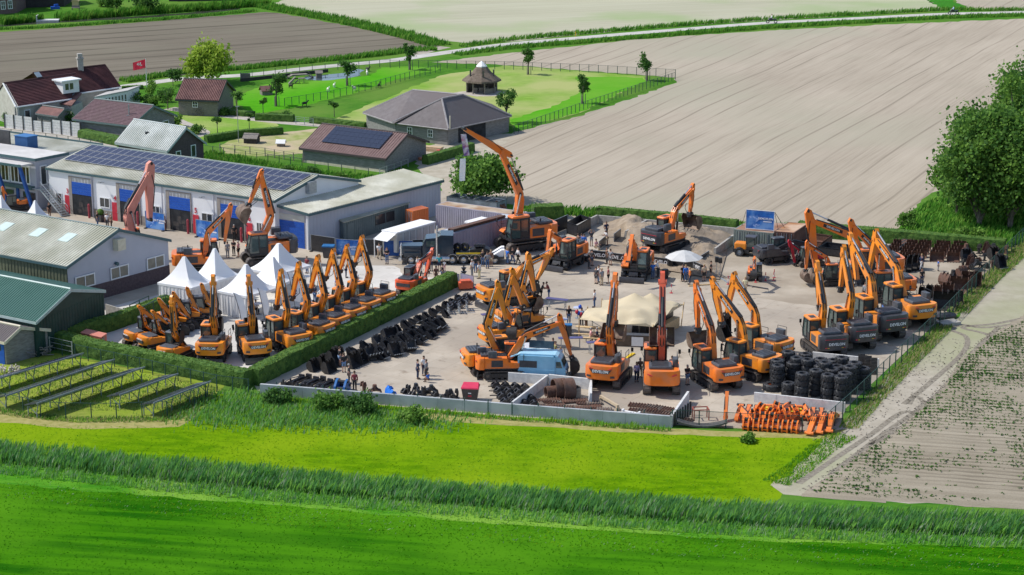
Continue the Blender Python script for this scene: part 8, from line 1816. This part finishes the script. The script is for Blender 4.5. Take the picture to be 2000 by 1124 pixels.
for i,(x,y,h,r,lab,th) in enumerate([(514,221,2.3,.65,'small round topped tree left of the duck meadow fence',1.2),(653,229,2.5,.8,'small round topped tree in front of the paddock',1.2),(425,262,2.4,.8,'small standard tree on the garden lawn',1.3),(487,252,2.2,.65,'small standard tree beside the thin lamp post',1.1),(463,228,3.8,1.15,'round headed tree right of the tiled barn',2.0)]):
 tree('standard_tree',lab,x,y,h,r,520,.2,[lf_dark,lf_dark,lf_mid],th=th,lumps=6,group='standard trees in the farm gardens',seed=i)
for i,(x,y,h,r,lab,th) in enumerate([(328,214,3.6,1.5,'big clipped ball tree between the low barn and the tiled barn',.9),(298,190,2.8,1.4,'loose round shrub below the flagpole',.3),(140,224,2.6,1.45,'clipped ball tree behind the garden shed',.3),(260,206,2.3,1.4,'ball shrub behind the right end of the purple roof',.2),(203,200,1.8,1.3,'ball shrub before the conservatory',.2),(1,225,2.6,1.0,'ball tree at the left edge by the farmhouse gable',.6),(346,248,1.7,1.2,'light green shrub at the low barn gable',.1),(168,254,1.2,.9,'small ball bush beside the concrete fence end',.05),(140,246,1.9,1.0,'leafy shrub behind the concrete fence',.1),(300,208,1.6,1.0,'yellow green shrub left of the ball tree',.1),(318,200,2.0,1.3,'green shrub behind the big clipped ball tree',.1),(285,204,1.5,1.2,'low shrub at the right end of the conservatory',.1),(440,226,1.0,1.2,'low dark shrub beside the tiled barn gable',.05),(385,262,1.3,1.2,'shrub right of the pale roofed brown house',.1),(560,232,1.1,1.1,'shrub behind the hedge with the gate',.05),(20,240,1.6,1.3,'dark shrub before the farmhouse wall',.1)]):
 tree('clipped_tree',lab,x,y,h,r,900,.2,[lf_dark,lf_mid,lf_mid] if i not in (1,6,9) else [lf_light,lf_mid,lf_light],th=th,lumps=14,group='clipped trees and shrubs round the farmhouse',seed=i+40,cat='tree')
for i,(x,y,h,r,lab) in enumerate([(228,18,4.0,3.0,'dark bushy tree left on the canal bank at the top edge'),(288,24,5.0,3.4,'dark bushy tree right on the canal bank at the top edge'),(205,14,2.2,1.6,'pale shrub left of the canal bank trees')]):
 tree('bank_tree',lab,x,y,h,r,1500,.4,[lf_dark,lf_dark,lf_mid] if i<2 else [lf_light,lf_mid,lf_light],th=.3,lumps=12,group='trees on the canal bank',seed=i+60)
GSH='shrubs along walls and fences'
for i,(x,y,h,r,lab,mt) in enumerate([(705,808,1.5,1.7,'grey green shrub before the front wall, right of the weeds',1),(640,800,1.3,1.5,'bright green shrub before the front wall',0),(545,790,1.2,1.3,'dark nettle shrub in the weeds before the wall',1),(800,822,1.0,1.4,'pale tuft shrub right of the weeds',2),(1465,864,.55,.75,'single pale weed clump on the yellow green meadow',2),(1905,474,1.6,1.1,'light green shrub under the right edge wood',2),(1875,465,1.4,1.0,'light green shrub left under the right edge wood',2),(1770,448,2.2,1.3,'leafy shrub at the field corner by the far hedge',0),(612,345,1.3,1.2,'dark round shrub behind the workshop roof',1),(560,338,.9,1.0,'low shrub behind the workshop ridge',0),(665,352,1.0,.9,'yellow green shrub behind the workshop gable',2)]):
 tree('shrub',lab,x,y,h,r,1300,.22,[[lf_mid,lf_light,lf_mid],[lf_dark,lf_mid,lf_dark],[lf_light,lf_mid,lf_light]][mt],th=.05,lumps=10,cat='shrub',group=GSH,seed=i+80)
# ---- blades
def along(pts,w,n,rng=nr,px=True):
 c=np.array([tuple(P(*p)) if px else (*p,0) for p in pts]);seg=np.linalg.norm(np.diff(c,axis=0),axis=1);cum=np.concatenate([[0],np.cumsum(seg)]);s=rng.random(n)*cum[-1];i=np.clip(np.searchsorted(cum,s)-1,0,len(seg)-1);t=((s-cum[i])/seg[i])[:,None];p=c[i]*(1-t)+c[i+1]*t;d=(c[i+1]-c[i])/seg[i][:,None]
 nrm=np.stack([-d[:,1],d[:,0],0*d[:,0]],1);return p+nrm*((rng.random(n)-.5)*w)[:,None]
def inpoly(pts,n,rng=nr):
 c=np.array([tuple(P(*p))[:2] for p in pts]);lo,hi=c.min(0),c.max(0);out=[]
 tot=0
 while tot<n:
  q=lo+rng.random((n*2,2))*(hi-lo);ins=np.zeros(len(q),bool);j=len(c)-1
  for i in range(len(c)):
   ins ^= ((c[i,1]>q[:,1]) != (c[j,1]>q[:,1])) & (q[:,0]<(c[j,0]-c[i,0])*(q[:,1]-c[i,1])/(c[j,1]-c[i,1]+1e-12)+c[i,0]);j=i
  out.append(q[ins]);tot += ins.sum()
 q=np.concatenate(out)[:n];return np.concatenate([q,np.zeros((n,1))],1)
def blades(name,pos,h,w,lean,mats,rng=nr,wind=(.5,-.1),spread=.3,kind='stuff',probs=None):
 n=len(pos);hh=h*(.5+.65*rng.random(n))*(.92+.09*np.sin(pos[:,0]*.9+np.sin(pos[:,1]*.7)*2)+.08*np.sin(pos[:,0]*2.7+1)+.05*np.sin(pos[:,0]*.23));a=rng.random(n)*math.pi;ww=w*(.6+.8*rng.random(n));sx=np.stack([np.cos(a)*ww,np.sin(a)*ww,0*a],1)
 top=pos+np.stack([hh*lean*(wind[0]+spread*rng.normal(size=n)),hh*lean*(wind[1]+spread*rng.normal(size=n)),hh],1);mid=pos*.5+top*.5;mid[:,2] += hh*.08;mid[:,:2]=pos[:,:2]*.7+top[:,:2]*.3
 q=np.stack([pos-sx*.5,pos+sx*.5,mid+sx*.45,top],1);q2=q[:,[0,1,2,3]]
 k=len(mats);mi=rng.choice(k,n,p=probs);return tag(put(name,mesh_np(name,q2,mats,mi)),kind=kind)
rd1=mat('reed_green',(.095,.27,.07),(.18,.40,.105),.4,.6,world=True,spec=.12,trans=.45);rd2=mat('reed_dark',(.065,.21,.058),(.12,.30,.09),.4,.6,world=True,spec=.12,trans=.4);rd3=mat('reed_bright',(.14,.37,.045),(.24,.48,.08),.4,.6,world=True,spec=.12,trans=.45);rd4=mat('reed_grey',(.22,.32,.19),(.34,.42,.28),.4,.6,world=True,spec=.12,trans=.45)
def Wv(pts,k):return [(x,y+k) for x,y in pts]
RL=[(-120,884),(0,895),(160,912),(330,930),(500,945),(700,962),(1000,985),(1250,1003),(1500,1018),(1750,1030),(2000,1040),(2200,1050)]
blades('reed_bed',along(RL,2.2,14000),1.1,.05,.5,[rd1,rd2,rd3,rd4],probs=[.45,.25,.22,.08])
blades('reed_bed',along(Wv(RL,-8),3.6,9000),.8,.065,.5,[rd3,rd1,rd2,rd4],probs=[.4,.35,.1,.15])
blades('bank_grass',along(Wv(RL,-16),3.0,8000),.6,.07,.5,[rd3,rd1,lf_light],probs=[.5,.3,.2])
blades('bank_grass',along(Wv(RL,16),3.2,13000),.5,.06,.5,[rd3,rd1,rd4],probs=[.45,.4,.15])
gr1=mat('meadow_blade_green',(.030,.165,.002),(.060,.235,.004),.15,.7,world=True,spec=.04,trans=.45);gr2=mat('meadow_blade_light',(.07,.25,.008),(.13,.33,.025),.15,.7,world=True,spec=.04,trans=.45);gr3=mat('meadow_blade_yellow',(.15,.32,.004),(.23,.40,.010),.15,.7,world=True,spec=.04,trans=.45);gr4=mat('meadow_blade_dark',(.018,.13,.002),(.034,.17,.004),.15,.7,world=True,spec=.04,trans=.4)
FM=[(-250,935),(0,945),(500,985),(1000,1020),(1500,1055),(2300,1080),(2450,1300),(-500,1300)]
blades('meadow_grass',inpoly(FM,20000),.10,.07,1.5,[gr1,gr2,gr4],probs=[.62,.22,.16],spread=.5)
blades('meadow_grass',along(Wv(RL,45),6,10000),.13,.05,1.2,[gr2,gr3,gr1,rd4],probs=[.4,.25,.25,.1],spread=.5)
MM=[(-200,812),(0,828),(350,836),(430,790),(560,790),(800,824),(1000,836),(1310,850),(1630,858),(1590,890),(1520,945),(1500,1000),(1000,965),(500,925),(0,876),(-200,862)]
blades('meadow_grass',inpoly(MM,12000),.10,.07,1.5,[gr3,gr2,mat('meadow_blade_lime',(.20,.37,.006),(.28,.44,.018),.15,.7,world=True,spec=.04,trans=.45)],probs=[.5,.15,.35],spread=.5)
WD=[(360,820),(400,782),(470,766),(560,782),(680,796),(800,812),(900,826),(820,840),(640,838),(480,834)]
blades('weeds',inpoly(WD,8000)+nr.normal(size=(8000,3))*np.array([1.6,.9,0]),.5,.08,.5,[rd1,rd3,lf_light,rd4],probs=[.35,.35,.2,.1]);blades('weeds',along([(510,778),(760,800),(1000,820),(1310,842)],.7,1500),.5,.08,.4,[rd3,lf_light,gr3])
# far verges
vg=mat('verge_green',(.060,.215,.020),(.13,.33,.040),.3,.7,world=True,spec=.04,trans=.45);vgd=mat('verge_dark',(.035,.13,.020),(.065,.19,.030),.3,.7,world=True,spec=.04,trans=.45);vgl=mat('verge_light',(.15,.30,.04),(.24,.39,.07),.3,.7,world=True,spec=.04,trans=.45)
for pts,w,n,h in [([(1030,410),(1160,420),(1300,432),(1440,447),(1600,455),(1760,462)],3.0,5000,.75),([(890,108),(1000,94),(1160,82),(1330,68),(1500,55),(1680,45),(1840,36),(2000,31),(2200,26)],2.6,7000,.8),([(900,92),(1000,78),(1160,64),(1330,50),(1500,38),(1680,29),(1840,20),(1960,21),(2100,16)],2.4,6000,.8),([(488,8),(560,22),(650,38),(740,58),(800,73),(860,90)],4.5,7000,.9),([(240,160),(360,142),(480,134),(620,120),(740,108),(800,100),(850,97)],3.0,6000,.8),([(-50,62),(0,58),(100,54),(200,47),(330,38),(500,22)],2.0,3500,.6),([(0,48),(79,40)],3,2200,1.6),([(112,40),(200,33),(300,26),(420,18),(520,9)],3.5,6500,1.6),([(0,280),(100,290),(225,300)],2.5,1500,.3),([(395,302),(480,318),(590,338),(720,352),(800,345)],3.0,3500,.6)]:
 blades('verge_grass',along(pts,w,n),h,.14,.45,[vg,vgd,vgl],probs=[.55,.22,.23])
blades('undergrowth',inpoly([(1765,455),(1800,405),(1860,380),(2100,370),(2100,455),(2005,472),(1965,488),(1880,472)],14000),.9,.14,.4,[vg,vgd,vgl,rd3],probs=[.4,.2,.2,.2])
blades('fence_grass',along([(1655,838),(1740,746),(1848,636)],1.6,3500),.35,.06,.6,[vgl,mat('straw_grass',(.28,.26,.10),(.38,.35,.16),.4,.8,world=True,trans=.2),vg],probs=[.35,.45,.2]);blades('fence_grass',along([(1870,612),(1930,550),(1985,500),(2010,480)],2.0,3500),.4,.06,.6,[vgl,MT['straw_grass'],vg],probs=[.35,.4,.25]);blades('fence_grass',along([(-40,797),(46,812),(150,822),(330,820),(380,800)],1.2,2500),.3,.05,.6,[vgl,MT['straw_grass'],vg])
blades('fence_grass',along([(1650,850),(1600,880),(1560,915),(1515,945)],2.2,2200),.25,.06,.7,[gr3,vg,gr2]);blades('paddock_tufts',inpoly([(-60,745),(110,700),(430,760),(380,800),(60,805)],7000),.22,.06,.6,[vgl,MT['straw_grass'],vg],probs=[.45,.3,.25])
# potato plants on low ridges
def potatoes():
 u=np.array([math.cos(R(-12)),math.sin(R(-12)),0]);v=np.array([-u[1],u[0],0]);a=inpoly([(1590,962),(1660,905),(1745,852),(1835,775),(1885,705),(1960,648),(2080,590),(2150,600),(2150,1010),(1990,992),(1750,976)],22000)
 s=a@u;t=a@v;t=np.round(t/.75)*.75+nr.normal(size=len(a))*.05;s=np.round(s/.33)*.33+nr.normal(size=len(a))*.04;p=s[:,None]*u+t[:,None]*v
 from mathutils import noise as mn
 keep=np.array([mn.noise(V((q[0]*.10,q[1]*.25,1)))*.5+mn.noise(V((q[0]*.7,q[1]*.9,5)))*.25+.16*(q[1]-150)/12+rnd.uniform(-.75,.3)>.0 for q in p]);p=p[keep];k=7;pos=np.repeat(p,k,0)+nr.normal(size=(len(p)*k,3))*np.array([.07,.07,.04])+np.array([0,0,.16]);q=leaves(pos,.12,nr,flat=.4)
 tag(put('potato_plants',mesh_np('potato_plants',q,[lf_dark,lf_mid],nr.choice(2,len(pos),p=[.6,.4]))),kind='stuff')
 m=MB();c=np.array([tuple(P(x,y))[:2] for x,y in [(1565,968),(1660,900),(1740,850),(1830,770),(1880,700),(1960,640),(2050,585),(2500,560),(2500,1050),(2000,995),(1700,978)]])
 tt=c@v[:2]
 for row in np.arange(math.ceil(tt.min()/.75)*.75,tt.max(),.75):
  xs=[]
  for i in range(len(c)):
   a_,b_=c[i-1],c[i];ta,tb=a_@v[:2]-row,b_@v[:2]-row
   if ta*tb<0:z=a_+(b_-a_)*ta/(ta-tb);xs.append(z@u[:2])
  xs.sort()
  for s0,s1 in zip(xs[::2],xs[1::2]):
   n=max(2,int((s1-s0)/1.2));A=[]
   for i in range(n+1):
    s_=s0+(s1-s0)*i/n;base=V(u)*s_+V(v)*(row+.05*math.sin(s_*1.7)+rnd.uniform(-.03,.03));hh=.17*(1+rnd.uniform(-.25,.25))*(min(1,i,n-i) if n>1 else 1)
    A += [base-V(v)*.33+V((0,0,.014)),base-V(v)*.08+V((0,0,.014+hh)),base+V(v)*.08+V((0,0,.014+hh)),base+V(v)*.33+V((0,0,.014))]
   m.faces(A,[(4*i+j,4*i+4+j,4*i+5+j,4*i+1+j) for i in range(n) for j in range(3)])
 o=m.build('potato_ridges',soil,smooth=60);tag(o,kind='structure')
potatoes()
# clods and stones along the track edges
pos=np.concatenate([along([(1575,962),(1660,902),(1745,850),(1835,770),(1885,700),(1960,640)],1.2,900),along([(1640,870),(1740,780),(1850,660)],5,500),along([(1850,640),(1925,560),(1990,505)],1.2,400)]);pos[:,2] += .03
tag(put('soil_clods',mesh_np('soil_clods',leaves(pos,.16,nr,flat=.8),mat('dark_clods',(.17,.145,.12),(.26,.23,.19),2,.95))),kind='stuff')

# ================================================================= camera and light
cam=bpy.data.cameras.new('camera');co=bpy.data.objects.new('camera',cam);COL.objects.link(co)
co.location=(0,0,CH);co.rotation_euler=(R(90)-TH,0,0);cam.sensor_width=36;cam.lens=FL/2000*36;cam.sensor_fit='HORIZONTAL';cam.clip_end=6000;cam.clip_start=1
scene.camera=co
w=bpy.data.worlds.new('World');scene.world=w;w.use_nodes=True;nt=w.node_tree
sky=nt.nodes.new('ShaderNodeTexSky');sky.sky_type='NISHITA';sky.sun_disc=False
SAZ,SEL=R(-8),R(50)     # heading in which the shadows fall (world angle), sun height
sky.sun_elevation=SEL;sky.sun_rotation=R(90)-(SAZ+math.pi);sky.air_density=1;sky.dust_density=1.0
bg=nt.nodes['Background'];bg.inputs[1].default_value=.15;nt.links.new(sky.outputs[0],bg.inputs[0])
sd=bpy.data.lights.new('sun','SUN');sd.energy=3.9;sd.angle=R(.5);sd.color=(1,.955,.88)
so=bpy.data.objects.new('sun',sd);COL.objects.link(so)
dirv=V((math.cos(SAZ)*math.cos(SEL),math.sin(SAZ)*math.cos(SEL),-math.sin(SEL)))
so.rotation_euler=dirv.to_track_quat('-Z','Y').to_euler();so.location=(-60,220,80)
vs=scene.view_settings;vs.view_transform='Standard';vs.look='None';vs.exposure=.16;vs.gamma=1;vs.use_curve_mapping=False
scene.cycles.use_denoising=True;scene.cycles.max_bounces=6;scene.cycles.transparent_max_bounces=12
bpy.context.view_layer.update()
